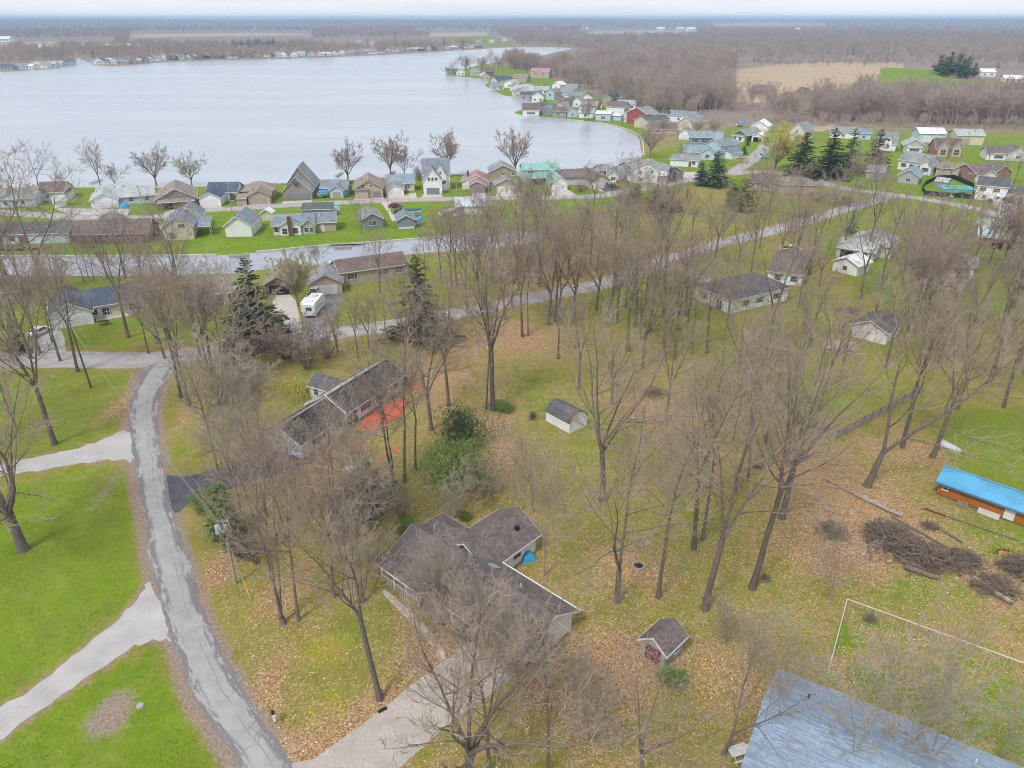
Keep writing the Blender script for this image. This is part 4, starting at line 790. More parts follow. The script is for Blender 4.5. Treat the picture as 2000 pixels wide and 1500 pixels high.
H('low_hip_house', 'low white house with a broad grey hip roof by the lake bay', 'house', (1308, 324), (1362, 327), [(0, 0, 1, 12, 2.7, 2.0, 'hip', 'white', 'grey')], [(0, 'f', .72, 0, 1, 2, 'd'), (0, 'f', .85, 1, 1.4, 1.1, 'w')])
H('teal_long_house', 'long dark teal two-storey house with a blue-grey roof', 'house', (1344, 290), (1408, 292), [(0, 0, 1, 8, 5.2, 2.0, 'x', 'teal', 'bluegrey'), (.72, -1.5, .3, 2, 5, .3, 'shed', 'white', 'bluegrey')], [(0, 'f', .18, 2.8, 3, 1.6, 'w'), (0, 'f', .5, 2.8, 3, 1.6, 'w')])
H('blue_angled_house', 'pale blue house with angled slate-blue roofs in front of the teal house', 'house', (1334, 310), (1392, 312), [(0, 0, .72, 9, 3.0, 2.2, 'x', 'paleblue', 'bluegrey'), (.55, -1, .5, 9, 2.8, 2.0, 'y', 'paleblue', 'bluegrey')], [(0, 'f', .5, .9, 2.4, 1.4, 'w'), (0, 'f', .15, 1, 1, 1, 'w'), (1, 'f', .5, .9, 1.6, 1.3, 'w')])
H('sky_blue_house', 'sky blue two-storey house with a slate roof beside the parked car', 'house', (1405, 311), (1441, 306), [(0, 0, 1, 8, 5.6, 2.0, 'x', 'lightblue', 'slate'), (.3, -3.2, .62, 3.3, 2.4, .7, 'shed', 'white', 'slate')], [(0, 'f', .3, 3.6, .9, .9, 'w'), (0, 'f', .2, 1.5, .8, .7, 'w'), (0, 'f', .52, 1.5, .8, .7, 'w'), (0, 'r', .5, 3.4, .8, 1, 'w')])
# --- between the lakeside road and the canal
H('blue_white_ranch_house', 'pale blue ranch house with a charcoal roof on the canal, far left', 'house', (-20, 478), (137, 474), [(0, 0, 1, 9, 2.8, 2.0, 'x', 'paleblue', 'charcoal')], [(0, 'f', .15, .5, 1.2, 1.6, 'w'), (0, 'f', .42, 0, 1.8, 2, 'd'), (0, 'f', .3, .9, 1.3, 1.1, 'w'), (0, 'r', .5, .9, 1, 1.1, 'w')])
r_ = H('wooden_deck', 'brown wooden deck in front of the pale blue ranch house', 'deck', (-20, 492), (64, 489), [])
m = MB()
for i in range(14): m.box(i * .95, 0, .5, i * .95 + .9, 3.4, .58)
m.build('deck_board', WOODB, r_); part(r_, 'rail', WOODB, lambda m: [m.box(0, 0, 1.3, 13, .08, 1.4)] + [m.box(i * 1.6, 0, 0, i * 1.6 + .1, .1, 1.3) for i in range(9)])
H('brown_canal_house', 'brown house with a low brown shingle roof on the canal bank', 'house', (150, 478), (292, 474), [(0, 0, 1, 9, 2.9, 2.5, 'x', 'brown', 'mauve'), (0, 5, .5, 10, 2.9, 2.6, 'y', 'brown', 'tan')], [(0, 'f', .58, .8, .8, 1.3, 'w'), (0, 'f', .72, .8, .8, 1.3, 'w'), (0, 'f', .3, 0, 2, 2.1, 'o')])
r_ = H('cream_canal_house', 'cream house with grey gables and a side porch on the canal', 'house', (321, 471), (380, 467), [(0, 0, 1, 12, 3.8, 2.5, 'y', 'cream', 'slate'), (.3, 10, .9, 9, 3.8, 2.6, 'y', 'cream', 'slate')], [(0, 'f', .65, 3.3, 1.7, 1.0, 'w'), (0, 'f', .3, .5, 1.6, 1.4, 'w')])
block(r_, r_['W'] + .02, 3, 4.2, 7, 2.6, .9, 'shed', 'none', 'slate')
part(r_, 'porch_post', TRIM, lambda m: [m.box(r_['W'] + 4, y, 0, r_['W'] + 4.12, y + .12, 2.6) for y in (3, 6.4, 9.8)])
H('white_gable_garage', 'white garage with a steep slate gable on the bright lawn', 'garage', (442, 463), (493, 462), [(0, 0, 1, 11, 3.2, 2.4, 'y', 'white', 'slate')], [], ov=.45)
H('cream_tool_shed', 'tiny cream shed with a white roof beside the ranch house with a chimney', 'shed', (512, 431), (531, 431), [(0, 0, 1, 3, 2.4, .9, 'y', 'cream', 'white')])
r_ = H('chimney_ranch_house', 'white and sage ranch house with a brick chimney facing the canal', 'house', (535, 460), (615, 456), [(0, 0, 1, 9, 2.8, 1.9, 'x', 'sage', 'slate'), (.18, -.8, .5, 6, 2.9, 1.5, 'y', 'white', 'slate'), (.72, -.6, .3, 6, 2.8, 1.4, 'y', 'sage', 'slate'), (.98, 1.6, .55, 8, 2.7, 1.8, 'x', 'beige', 'slate')],
   [(1, 'f', .2, .5, 1.3, 1.5, 'w'), (1, 'f', .72, .5, 1.3, 1.5, 'w'), (2, 'f', .3, .7, 1.1, 1.2, 'w'), (2, 'f', .72, .7, 1.1, 1.2, 'w'), (3, 'f', .4, 0, 1.0, 2.1, 'dw'), (0, 'f', .08, .9, 1.2, 1.2, 'w')]); chimney(r_, r_['W'] * .42, -1.15, 0, 5.2, .95); part(r_, 'skirting', TRIM, lambda m: m.box(0, -.04, .02, r_['W'], -.002, .5))
H('flat_garage', 'low grey flat-roofed garage behind the ranch house with a chimney', 'garage', (590, 425), (650, 423), [(0, 0, 1, 7, 2.3, .5, 'shed', 'grey', 'charcoal')])
H('grey_cottage', 'grey cottage with a grey hip gable behind the bare canal tree', 'house', (709, 447), (748, 444), [(0, 0, 1, 10, 2.7, 1.6, 'y', 'greyblue', 'grey')], [(0, 'f', .5, .9, 1.9, 1.1, 'w')])
H('grey_blue_garage', 'grey-blue garage on a white foundation on the canal lawn', 'garage', (777, 448), (811, 446), [(0, 0, 1, 7, 2.6, 1.3, 'y', 'greyblue', 'slate')], [(0, 'f', .5, .02, 4.4, .55, 'dw')])
H('pale_metal_building', 'pale blue metal-roofed building behind the canal trees', 'garage', (893, 420), (957, 418), [(0, 0, 1, 9, 2.7, 1.6, 'x', 'white', 'metalpale')], [(0, 'f', .3, 0, 2.6, 2.2, 'g'), (0, 'f', .7, 0, 2.6, 2.2, 'g')])
# --- near side of the canal
r_ = H('navy_roof_ranch_house', 'cream ranch house under a long navy roof on the left', 'house', (140, 631), (292, 607), [(0, 0, 1, 9, 2.8, 2.1, 'x', 'cream', 'navy'), (-.22, -2.4, .5, 11, 2.8, 2.1, 'y', 'white', 'navy')], [(0, 'f', .46, .5, 1.6, 1.5, 'w'), (0, 'f', .3, .9, 1.4, 1.1, 'w'), (0, 'f', .82, .8, 1.2, 1.2, 'sd'), (1, 'f', .5, 0, 4.8, 2.2, 'g')])
part(r_, 'porch_slab', CONC2, lambda m: m.box(r_['W'] * .3, -1.6, 0, r_['W'] * .75, -.01, .18)); part(r_, 'porch_post', TRIM, lambda m: [m.box(x, -1.5, .18, x + .1, -1.4, 2.5) for x in (r_['W'] * .36, r_['W'] * .5, r_['W'] * .62, r_['W'] * .74)])
r_ = H('tan_ranch_house', 'tan ranch house with a plain brown roof on the near canal bank', 'house', (667, 560), (797, 541), [(0, 0, 1, 8, 3.3, 1.7, 'x', 'beige', 'brown')], [(0, 'f', .17, 1.5, 1, 1.1, 'sd'), (0, 'f', .63, 1.5, 1, 1.1, 'sd'), (0, 'f', .87, 1.5, 1, 1.2, 'sd'), (0, 'f', .72, .25, .8, .45, 'w')])
H('hip_garage', 'garage with a weathered grey hip roof and a white door, next to the camper', 'garage', (606, 577), (669, 573), [(0, 0, 1, 8, 2.6, 1.8, 'y', 'beige', 'grey')], [(0, 'f', .5, 0, 4.9, 2.1, 'g')], trim=TRIM_T)
H('open_carport', 'brown carport with a tan roof at the end of the concrete drive', 'carport', (520, 577), (573, 575), [(0, 0, 1, 13, 2.6, 1.5, 'y', 'brown', 'tan')], [(0, 'f', .5, 0, 4.2, 2.2, 'o')], trim=TRIM_T)
H('brown_cottage', 'small brown cottage with a tan roof behind the dark spruce', 'house', (388, 602), (462, 592), [(0, 0, 1, 9, 2.7, 2.0, 'x', 'brown', 'tan')], [(0, 'f', .4, .9, 1.2, 1.1, 'w'), (0, 'f', .75, 0, 1, 2, 'dw')])
H('brown_side_house', 'brown-roofed house among trees at the left edge below the canal', 'house', (-60, 600), (40, 590), [(0, 0, 1, 8, 2.7, 2, 'x', 'beige', 'brown')])
# --- right of the lane
r_ = H('white_hip_house', 'white house with a dark grey hip roof among the tall bare trees', 'house', (1356, 583), (1425, 613), [(0, 0, 1, 16.5, 3.0, 2.6, 'hip', 'white', 'charcoal')], [(0, 'f', .25, 1, 1.6, 1.2, 'sd'), (0, 'f', .7, 0, 1.6, 2, 'w'), (0, 'r', .25, 1, 1.2, 1.1, 'sd'), (0, 'r', .5, 1, 1.2, 1.1, 'sd'), (0, 'r', .8, 1, 1.2, 1.1, 'sd')])
H('white_gable_shed', 'white shed with a grey gable roof and one tiny window in the grass', 'shed', (1660, 656), (1728, 674), [(0, 0, 1, 7.5, 2.5, 1.5, 'y', 'white', 'charcoal')], [(0, 'f', .5, 1.2, .5, .5, 'w'), (0, 'r', .5, 0, 2.4, 2, 'g')])
H('brown_hip_house', 'house with a brown-grey hip roof beside the white pickup', 'house', (1497, 551), (1566, 560), [(0, 0, 1, 17, 2.7, 2.4, 'hip', 'white', 'mauve')], [(0, 'f', .3, .9, 1.5, 1.2, 'w'), (0, 'f', .75, .9, 1.5, 1.2, 'w')])
H('grey_double_hip_house', 'house with two pale grey hip roofs and a dark carport', 'house', (1632, 502), (1722, 517), [(0, 0, .8, 7, 2.7, 1.6, 'x', 'greywhite', 'palegrey'), (.1, 6, .95, 11, 3.0, 2.4, 'hip', 'greywhite', 'palegrey')], [(0, 'f', .3, 0, 3.4, 2.1, 'o'), (0, 'f', .75, .9, 1.2, 1.2, 'w')])
H('pale_garden_building', 'small pale building with a cream roof before the double hip roofed house', 'shed', (1625, 528), (1672, 540), [(0, 0, 1, 6, 2.5, 1.4, 'y', 'white', 'white')], [(0, 'f', .5, .8, 1, 1, 'w')])
H('hidden_grey_house', 'grey-roofed house half hidden by bare trees on the right', 'house', (1822, 563), (1880, 572), [(0, 0, 1, 16, 2.8, 2.0, 'y', 'white', 'mauve'), (-.3, 12, 1.5, 9, 2.8, 2.2, 'hip', 'white', 'palegrey')], [(0, 'f', .5, .8, 1.4, 1.2, 'w'), (0, 'r', .3, .8, 1, 1.2, 'w')])
H('green_metal_barn', 'brick building under a pale green metal roof at the right edge', 'barn', (1906, 482), (2040, 497), [(0, 0, 1, 12, 3.0, 2.2, 'x', 'brick', 'metalgreen')], [(0, 'f', .3, 0, 2.4, 2.2, 'o')])
H('green_metal_shed', 'long narrow shed with a pale green metal roof behind the brick barn', 'shed', (1905, 454), (1968, 462), [(0, 0, 1, 6, 2.5, 1.0, 'x', 'brick', 'metalgreen')])
r_ = H('white_dark_roof_house', 'white split-level house with a charcoal roof beside the pool', 'house', (1902, 389), (1962, 395), [(0, 0, 1, 9, 4.8, 2.0, 'x', 'white', 'charcoal'), (1.02, 0, .6, 8, 2.9, 1.8, 'x', 'white', 'charcoal')], [(0, 'f', .2, 2.9, .9, 1.1, 'sd'), (0, 'f', .65, 2.9, .9, 1.1, 'sd'), (0, 'f', .3, .7, 1, .9, 'w'), (0, 'f', .75, .7, 1, .9, 'w'), (1, 'f', .3, .8, 1.6, 1.3, 'w'), (1, 'f', .75, 0, 1.4, 2, 'w')])
# --- the cluster on the right, behind the lane
for nm, lb, A, B, bl, ops in [
 ('green_roof_house', 'low grey house with a green-grey gable roof left of the pool', (1752, 357), (1792, 361), [(0, 0, 1, 11, 2.8, 2.2, 'y', 'grey', 'bluegrey')], [(0, 'f', .5, .8, 1.4, 1.1, 'w')]),
 ('white_cape_house', 'white cape house with a grey roof behind the green-roofed house', (1752, 330), (1806, 339), [(0, 0, 1, 9, 3.8, 2.6, 'x', 'white', 'grey')], [(0, 'f', .2, 1.2, 1.2, 1.4, 'sd'), (0, 'f', .5, 1.2, 1.2, 1.4, 'sd'), (0, 'f', .8, 1.2, 1.2, 1.4, 'sd')]),
 ('white_row_house', 'small white house with black windows between the cape house and the pool', (1793, 340), (1815, 343), [(0, 0, 1, 8, 3.6, 1.8, 'y', 'white', 'grey')], [(0, 'f', .5, 1.2, 1.4, 1.4, 'sd')]),
 ('tan_hip_house', 'tan house with a brown hip roof behind the pool fence', (1826, 342), (1890, 347), [(0, 0, .6, 9, 2.8, 2.2, 'hip', 'beige', 'tan'), (.5, -1, .5, 8, 2.8, 1.8, 'y', 'beige', 'tan')], [(1, 'f', .5, .8, 1.6, 1.1, 'w')]),
 ('brick_purple_house', 'brick house with purple-grey roofs behind the split-level house', (1902, 354), (1968, 350), [(0, 0, 1, 10, 3.0, 2.4, 'x', 'brick', 'mauve'), (.45, -1.5, .5, 8, 3, 2.4, 'y', 'brick', 'mauve'), (0.02, -3, .4, 6, 2.6, 1.6, 'y', 'white', 'mauve')], [(2, 'f', .5, .2, 2.4, 1.8, 'w')]),
 ('white_dormer_house', 'white house with a steep grey roof and dormer right of the spruces', (1712, 293), (1748, 295), [(0, 0, 1, 8, 3.2, 4.2, 'x', 'white', 'grey'), (.35, -.4, .4, 5, 4.6, 1.8, 'y', 'white', 'grey')], [(1, 'f', .5, 1.2, 1.2, 1.2, 'w'), (1, 'f', .5, 4.2, 1, 1, 'w'), (0, 'f', .12, 1, 1, 1.2, 'w')]),
 ('pale_green_house', 'pale grey-green bungalow with a wide low gable', (1763, 297), (1804, 299), [(0, 0, 1, 10, 3.0, 2.6, 'y', 'sage', 'palegrey'), (.15, -2, .7, 2.2, 2.4, .5, 'shed', 'white', 'palegrey')], [(1, 'f', .5, .8, 4, 1, 'w')]),
 ('brown_gable_house', 'brown brick house with twin arched gables and a brown roof', (1826, 305), (1876, 306), [(0, 0, 1, 9, 3.2, 3.8, 'x', 'brick', 'brown'), (.05, -1, .38, 7, 4.2, 2.4, 'y', 'beige', 'brown'), (.57, -1, .38, 7, 4.2, 2.4, 'y', 'beige', 'brown')], [(1, 'f', .5, .6, 2, 2.4, 'w'), (2, 'f', .5, .6, 2, 2.4, 'w')]),
 ('white_pole_barn', 'white pole barn with a bright white metal roof', (1793, 278), (1844, 279), [(0, 0, 1, 11, 4.2, 2.0, 'x', 'paleblue', 'metalwhite')], [(0, 'f', .3, 0, 3.6, 3, 'g')]),
 ('cream_pole_barn', 'cream pole barn with a pale grey roof at the right', (1866, 283), (1919, 284), [(0, 0, 1, 11, 4.4, 2.2, 'x', 'cream', 'palegrey')], [(0, 'f', .35, 0, 3.6, 3, 'gb')]),
 ('pinkish_ranch_house', 'ranch house with a rosy brown roof and grey gable at the right edge', (1926, 312), (2010, 315), [(0, 0, .55, 9, 2.9, 2.0, 'x', 'white', 'mauve'), (.45, -1, .5, 10, 3, 2.6, 'y', 'greywhite', 'mauve')], [(0, 'f', .5, .7, 2.6, 1.3, 'sr'), (1, 'f', .5, 1, 1.6, 1.2, 'w')]),
 ('white_bungalow', 'white bungalow between the tall spruces and the white barn', (1620, 268), (1672, 272), [(0, 0, 1, 9, 3.0, 2.0, 'x', 'white', 'grey')], [(0, 'f', .5, .8, 1.6, 1.1, 'w')]),
 ('turquoise_cottage', 'white cottage with a turquoise gable end behind the spruces', (1672, 272), (1700, 273), [(0, 0, 1, 8, 3.0, 1.8, 'x', 'lightblue', 'slate')], [(0, 'f', .5, .8, 1.2, 1.1, 'w')]),
 ('gabled_grey_house', 'grey gabled house just right of the yellow tree', (1540, 272), (1568, 275), [(0, 0, 1, 11, 4.6, 3.4, 'y', 'greywhite', 'grey')], [(0, 'f', .5, 3.4, 1, 1.2, 'w'), (0, 'f', .5, .8, 1.4, 1.1, 'w')]),
 ('green_porch_house', 'dark green house with a white porch left of the yellow tree', (1430, 274), (1458, 277), [(0, 0, 1, 16, 3.0, 2.2, 'y', 'darkgreen', 'grey'), (.1, -2, .8, 2.1, 2.5, .4, 'shed', 'white', 'grey')], [(1, 'f', .25, .5, 1.4, 1.6, 'w'), (1, 'f', .7, .5, 1.4, 1.6, 'w')]),
 ('white_domed_garage', 'white garage with a white roof behind the yellow tree', (1465, 258), (1498, 260), [(0, 0, 1, 12, 3.2, 2.6, 'y', 'white', 'white')], [(0, 'f', .5, 0, 4.6, 2.4, 'g')]),
 ('white_carport', 'small white carport under the white-roofed garage', (1467, 276), (1490, 278), [(0, 0, 1, 6, 2.8, 1.2, 'y', 'white', 'white')], [(0, 'f', .5, 0, 4, 2.1, 'o')]),
 ('white_lane_garage', 'white garage half hidden behind the big yellow tree', (1512, 302), (1534, 303), [(0, 0, 1, 7, 2.6, 1.4, 'y', 'white', 'white')], [(0, 'f', .5, 0, 3.4, 2.1, 'g')]),
 ('brown_roofed_house', 'house with a wide brown-grey roof in front of the spruces', (1470, 372), (1590, 375), [(0, 0, .45, 10, 2.8, 1.9, 'hip', 'beige', 'mauve'), (.4, -3, .6, 11, 2.8, 2.0, 'hip', 'beige', 'tan')], [(0, 'f', .5, .8, 1.4, 1.1, 'w')]),
 ('blue_steel_house', 'house with a steel blue gable beside the white garden cottage', (1690, 349), (1724, 352), [(0, 0, 1, 8, 2.8, 1.8, 'x', 'grey', 'grey')], [(0, 'f', .5, .8, 1.4, 1.1, 'w')]),
 ]: H(nm, lb, 'barn' if 'barn' in nm else 'garage' if 'garage' in nm else 'carport' if 'carport' in nm else 'house', A, B, bl, ops)
# --- the bay on the far right of the lake
for nm, lb, A, B, bl, ops in [
 ('red_house', 'red house with a white porch on the bay', (1223, 240), (1262, 244), [(0, 0, 1, 12, 5.6, 3.2, 'y', 'red', 'grey'), (-.25, 2, .25, 9, 5.2, .6, 'shed', 'white', 'grey'), (.95, 2, .5, 11, 3.4, 2.2, 'y', 'red', 'grey')], [(0, 'f', .7, 3.4, 1, 1.2, 'w')]),
 ('cream_bay_house', 'cream house with a dark roof right of the red house', (1264, 252), (1307, 247), [(0, 0, 1, 10, 4.0, 1.8, 'x', 'cream', 'charcoal')], [(0, 'f', .3, 1, 1.4, 1.2, 'w'), (0, 'f', .7, 1, 1.4, 1.2, 'w')]),
 ('brown_bay_house', 'low brown-roofed house below the cream bay house', (1268, 262), (1322, 262), [(0, 0, 1, 9, 2.6, 2.0, 'x', 'beige', 'mauve')], [(0, 'f', .3, 1, 1.4, 1.2, 'w')]),
 ('white_hip_bay_house', 'white house with a slate roof behind the cream bay house', (1300, 236), (1350, 241), [(0, 0, 1, 10, 3.6, 2.2, 'x', 'white', 'slate')], [(0, 'f', .5, 1, 1.4, 1.2, 'w')]),
 ('cream_barn', 'cream barn with a grey roof beside the bay road', (1325, 254), (1350, 257), [(0, 0, 1, 14, 4.4, 2.6, 'y', 'cream', 'grey')], [(0, 'f', .5, 0, 1.2, 2, 'dw')]),
 ('small_white_garage', 'small white gabled garage left of the teal house', (1326, 272), (1346, 273), [(0, 0, 1, 10, 3.0, 2.0, 'y', 'white', 'slate')], [(0, 'f', .5, 0, 3.4, 2.2, 'g')]),
 ('white_metal_roof_house', 'pale blue house with a flat white metal roof on the bay shore', (1163, 235), (1192, 236), [(0, 0, 1, 9, 3.8, 1.2, 'x', 'paleblue', 'metalwhite')], [(0, 'f', .5, 1, 2.4, 1.3, 'w')]),
 ('white_metal_roof_shed', 'lower shed with a white metal roof beside the red house', (1193, 235), (1213, 236), [(0, 0, 1, 8, 2.8, .9, 'x', 'paleblue', 'metalwhite')], []),
 ('point_boathouse', 'white house with a brown roof on the tip of the bay point', (1021, 226), (1053, 226), [(0, 0, 1, 10, 3.4, 3.4, 'x', 'white', 'brown')], [(0, 'f', .5, 1, 5, 1.0, 'w')]),
 ('dark_point_cottage', 'dark slate cottage next to the house on the bay point', (1056, 224), (1078, 225), [(0, 0, 1, 9, 3.0, 2.6, 'y', 'greyblue', 'slate')], [(0, 'f', .5, 1, 1.4, 1.1, 'w')]),
 ('grey_shore_cottage', 'grey shore cottage third from the bay point', (1080, 228), (1106, 228), [(0, 0, 1, 9, 3.0, 2.4, 'x', 'grey', 'mauve')], [(0, 'f', .4, 1, 1.4, 1.1, 'w')]),
 ('blue_shore_cottage', 'blue-grey shore cottage with a bright gable fourth from the bay point', (1108, 229), (1128, 229), [(0, 0, 1, 10, 3.0, 2.6, 'y', 'paleblue', 'slate')], [(0, 'f', .5, 1, 1.4, 1.1, 'w')]),
 ('pale_shore_cottage', 'white shore cottage with a pale roof behind the dark tree', (1130, 230), (1158, 231), [(0, 0, 1, 9, 3.2, 2.2, 'x', 'white', 'palegrey')], [(0, 'f', .5, 1, 2.0, 1.1, 'w')]),
 ('white_gable_bay_house', 'white house with a brown roof behind the white metal roofs', (1184, 221), (1218, 223), [(0, 0, 1, 10, 4.2, 2.8, 'x', 'white', 'mauve')], [(0, 'r', .5, 1.4, 1.2, 1.4, 'w')]),
 ('blue_roof_bay_house', 'brown house with a deep blue roof behind the bay shore', (1176, 205), (1194, 206), [(0, 0, 1, 9, 4.6, 2.4, 'y', 'tan', 'navy')], [(0, 'f', .5, 1, 1.6, 1.1, 'w')]),
 ('blue_tall_cottage', 'tall pale blue cottage on the inlet', (1066, 195), (1082, 196), [(0, 0, 1, 10, 5.6, 2.0, 'y', 'lightblue', 'grey')], [(0, 'f', .5, 3, 1.4, 1.2, 'w')]),
 ('grey_inlet_house', 'pale grey house with a hip roof on the inlet shore', (1000, 186), (1042, 189), [(0, 0, 1, 12, 4.0, 4.0, 'hip', 'paleblue', 'palegrey'), (.35, -1, .4, 6, 4.2, 3, 'y', 'paleblue', 'palegrey')], [(1, 'f', .5, 1, 2.4, 1.6, 'w')]),
 ('white_inlet_cottage', 'white cottage with a steep roof on the inlet', (1084, 193), (1112, 195), [(0, 0, 1, 10, 3.6, 3.6, 'x', 'white', 'grey')], [(0, 'f', .5, 1, 2.4, 1.2, 'w')]),
 ('white_far_cottage', 'bright white cottage above the inlet houses', (1078, 175), (1094, 176), [(0, 0, 1, 9, 4.0, 2.6, 'y', 'white', 'white')], [(0, 'f', .5, 1, 1.4, 1.2, 'w')]),
 ('grey_far_cottage', 'grey two-storey house above the inlet with white windows', (1102, 186), (1124, 187), [(0, 0, 1, 9, 5.0, 3.0, 'x', 'greywhite', 'grey')], [(0, 'f', .3, 1, 1.2, 1.2, 'w'), (0, 'f', .7, 1, 1.2, 1.2, 'w')]),
 ('teal_far_house', 'grey house with white window trim above the blue-roofed bay house', (1184, 190), (1202, 191), [(0, 0, 1, 9, 4.6, 2.6, 'y', 'greyblue', 'grey')], [(0, 'f', .5, 3, 1.6, 1.2, 'w')]),
 ('cream_far_trailer', 'long cream building above the bay shore houses', (1212, 200), (1246, 202), [(0, 0, 1, 9, 3.4, 1.2, 'x', 'cream', 'white')], []),
 ('pink_point_house', 'two-storey house with a pale pink roof on the wooded point', (1035, 152), (1072, 153), [(0, 0, 1, 11, 6.4, 2.6, 'x', 'beige', 'pink')], [(0, 'f', .3, 3.4, 2, 1.6, 'w'), (0, 'f', .7, 3.4, 2, 1.6, 'w')]),
 ('brown_point_house', 'brown-roofed house with a white wing on the wooded point', (938, 149), (964, 149), [(0, 0, 1, 11, 4.4, 4.0, 'x', 'brown', 'brown'), (0, -3, .55, 5, 3, 2, 'y', 'white', 'brown')], [(1, 'f', .5, .8, 1.6, 1, 'w')]),
 ('grey_point_house', 'grey house left of the brown house on the wooded point', (918, 148), (938, 149), [(0, 0, 1, 10, 4.4, 2.4, 'x', 'grey', 'grey')], [(0, 'f', .5, 1, 2, 1.2, 'w')]),
 ('blue_point_cottage', 'cottage with a blue roof below the wooded point', (962, 163), (990, 165), [(0, 0, 1, 10, 3.6, 3.0, 'x', 'greyblue', 'navy'), (0, -2, .4, 6, 3.2, 2.4, 'y', 'paleblue', 'navy')], [(1, 'f', .5, 1, 1.4, 1.2, 'w')]),
 ('white_point_cottage', 'white gabled cottage right of the blue-roofed point cottage', (984, 171), (1004, 172), [(0, 0, 1, 10, 3.6, 2.8, 'y', 'white', 'palegrey')], [(0, 'f', .5, 1, 1.4, 1.2, 'w')]),
 ('tan_hill_house', 'tan-roofed house above the point cottages', (1002, 160), (1028, 161), [(0, 0, 1, 10, 3.6, 3, 'x', 'beige', 'tan')], []),
 ('mauve_bay_cottage', 'brown-roofed cottage between the inlet and the bay', (1084, 207), (1112, 209), [(0, 0, 1, 9, 3.0, 2.4, 'x', 'beige', 'mauve')], [(0, 'f', .5, 1, 1.4, 1.1, 'w')]),
 ('white_bay_cottage', 'white cottage with a grey gable between the bay and the inlet', (1116, 208), (1136, 209), [(0, 0, 1, 9, 3.2, 2.6, 'y', 'white', 'grey')], [(0, 'f', .5, 1, 1.4, 1.1, 'w')]),
 ('tan_bay_cottage', 'tan cottage behind the shore cottages of the bay', (1140, 216), (1166, 217), [(0, 0, 1, 9, 3.2, 2.4, 'x', 'tan', 'tan')], [(0, 'f', .5, 1, 1.4, 1.1, 'w')]),
 ]: H(nm, lb, 'barn' if 'barn' in nm else 'garage' if 'garage' in nm else 'shed' if 'shed' in nm else 'house', A, B, bl, ops)

# ------------------------------------------------------------ near buildings
# brown-roofed house in the middle foreground (several joined wings)
a, b = G(945, 1240), G(1025, 1297); d_ = b - a
mh = empty('ranch_house', a, math.atan2(d_.y, d_.x), 'sprawling white ranch house with a mauve-brown shingle roof behind the concrete drive', 'house')
B1 = block(mh, -13.6, 0, 19.4, 6.4, 2.5, 1.75, 'x', 'white', 'mauve', .55)
B2 = block(mh, -5.2, -1.15, 4.7, 6.0, 2.52, 1.66, 'x', 'white', 'mauve', .45)
B3 = block(mh, -6.9, -1.9, 3.1, 5, 2.5, 1.15, 'y', 'taupe', 'mauve', .4)
B4 = block(mh, -10.4, 5.2, 5.8, 7.8, 2.5, 1.7, 'y', 'white', 'mauve', .5)
B5 = block(mh, -14.6, 4.2, 5.6, 3.8, 2.5, 1.4, 'hip', 'white', 'mauve', .5)
block(mh, -13.6, -1.9, 6.3, 1.88, 2.25, .5, 'shed', 'none', 'mauve', .3)
part(mh, 'porch_post', TRIM, lambda m: [m.box(x, -1.85, 0, x + .12, -1.73, 2.25) for x in (-13.5, -11.5, -9.5, -7.6)])
part(mh, 'porch_rail', TRIM, lambda m: [m.box(-13.5, -1.84, .85, -7.5, -1.78, .93)] + [m.box(-13.4 + i * .3, -1.83, .1, -13.36 + i * .3, -1.79, .85) for i in range(20)])
opening(mh, B1, 'f', .855, 0, 4.7, 2.15, 'gb'); opening(mh, B2, 'f', .3, 1.0, 1.3, 1.2, 'sr'); opening(mh, B2, 'f', .74, 1.0, 1.0, 1.2, 'sr'); opening(mh, B1, 'r', .3, 1.0, 1.0, 1.0, 'sr')
opening(mh, B1, 'f', .3, 0, .95, 2.05, 'd'); opening(mh, B1, 'f', .12, .9, 1.3, 1.2, 'sr'); opening(mh, B4, 'r', .6, .9, 1.2, 1.1, 'w')
part(mh, 'skylight', M_plain('skylight_glass', (.30, .36, .40), .2, .05), lambda m: m.slab((-4.0, 4.6, 3.72), (-2.9, 4.6, 3.72), (-2.9, 5.5, 3.25), (-4.0, 5.5, 3.25), .06))
part(mh, 'roof_vent', DARK, lambda m: m.box(-6.0, 11.0, 3.4, -5.6, 11.4, 3.85)); part(mh, 'vent_pipe', TRIM, lambda m: m.tube([(1, 4.3, 3.4), (1, 4.3, 4.3)], .06)); part(mh, 'vent_pipe', TRIM, lambda m: m.tube([(-12.5, 5, 3), (-12.5, 5, 4.0)], .06))
part(mh, 'gutter', TRIM, lambda m: m.box(-4.8, 6.98, 2.22, 6.35, 7.1, 2.36))
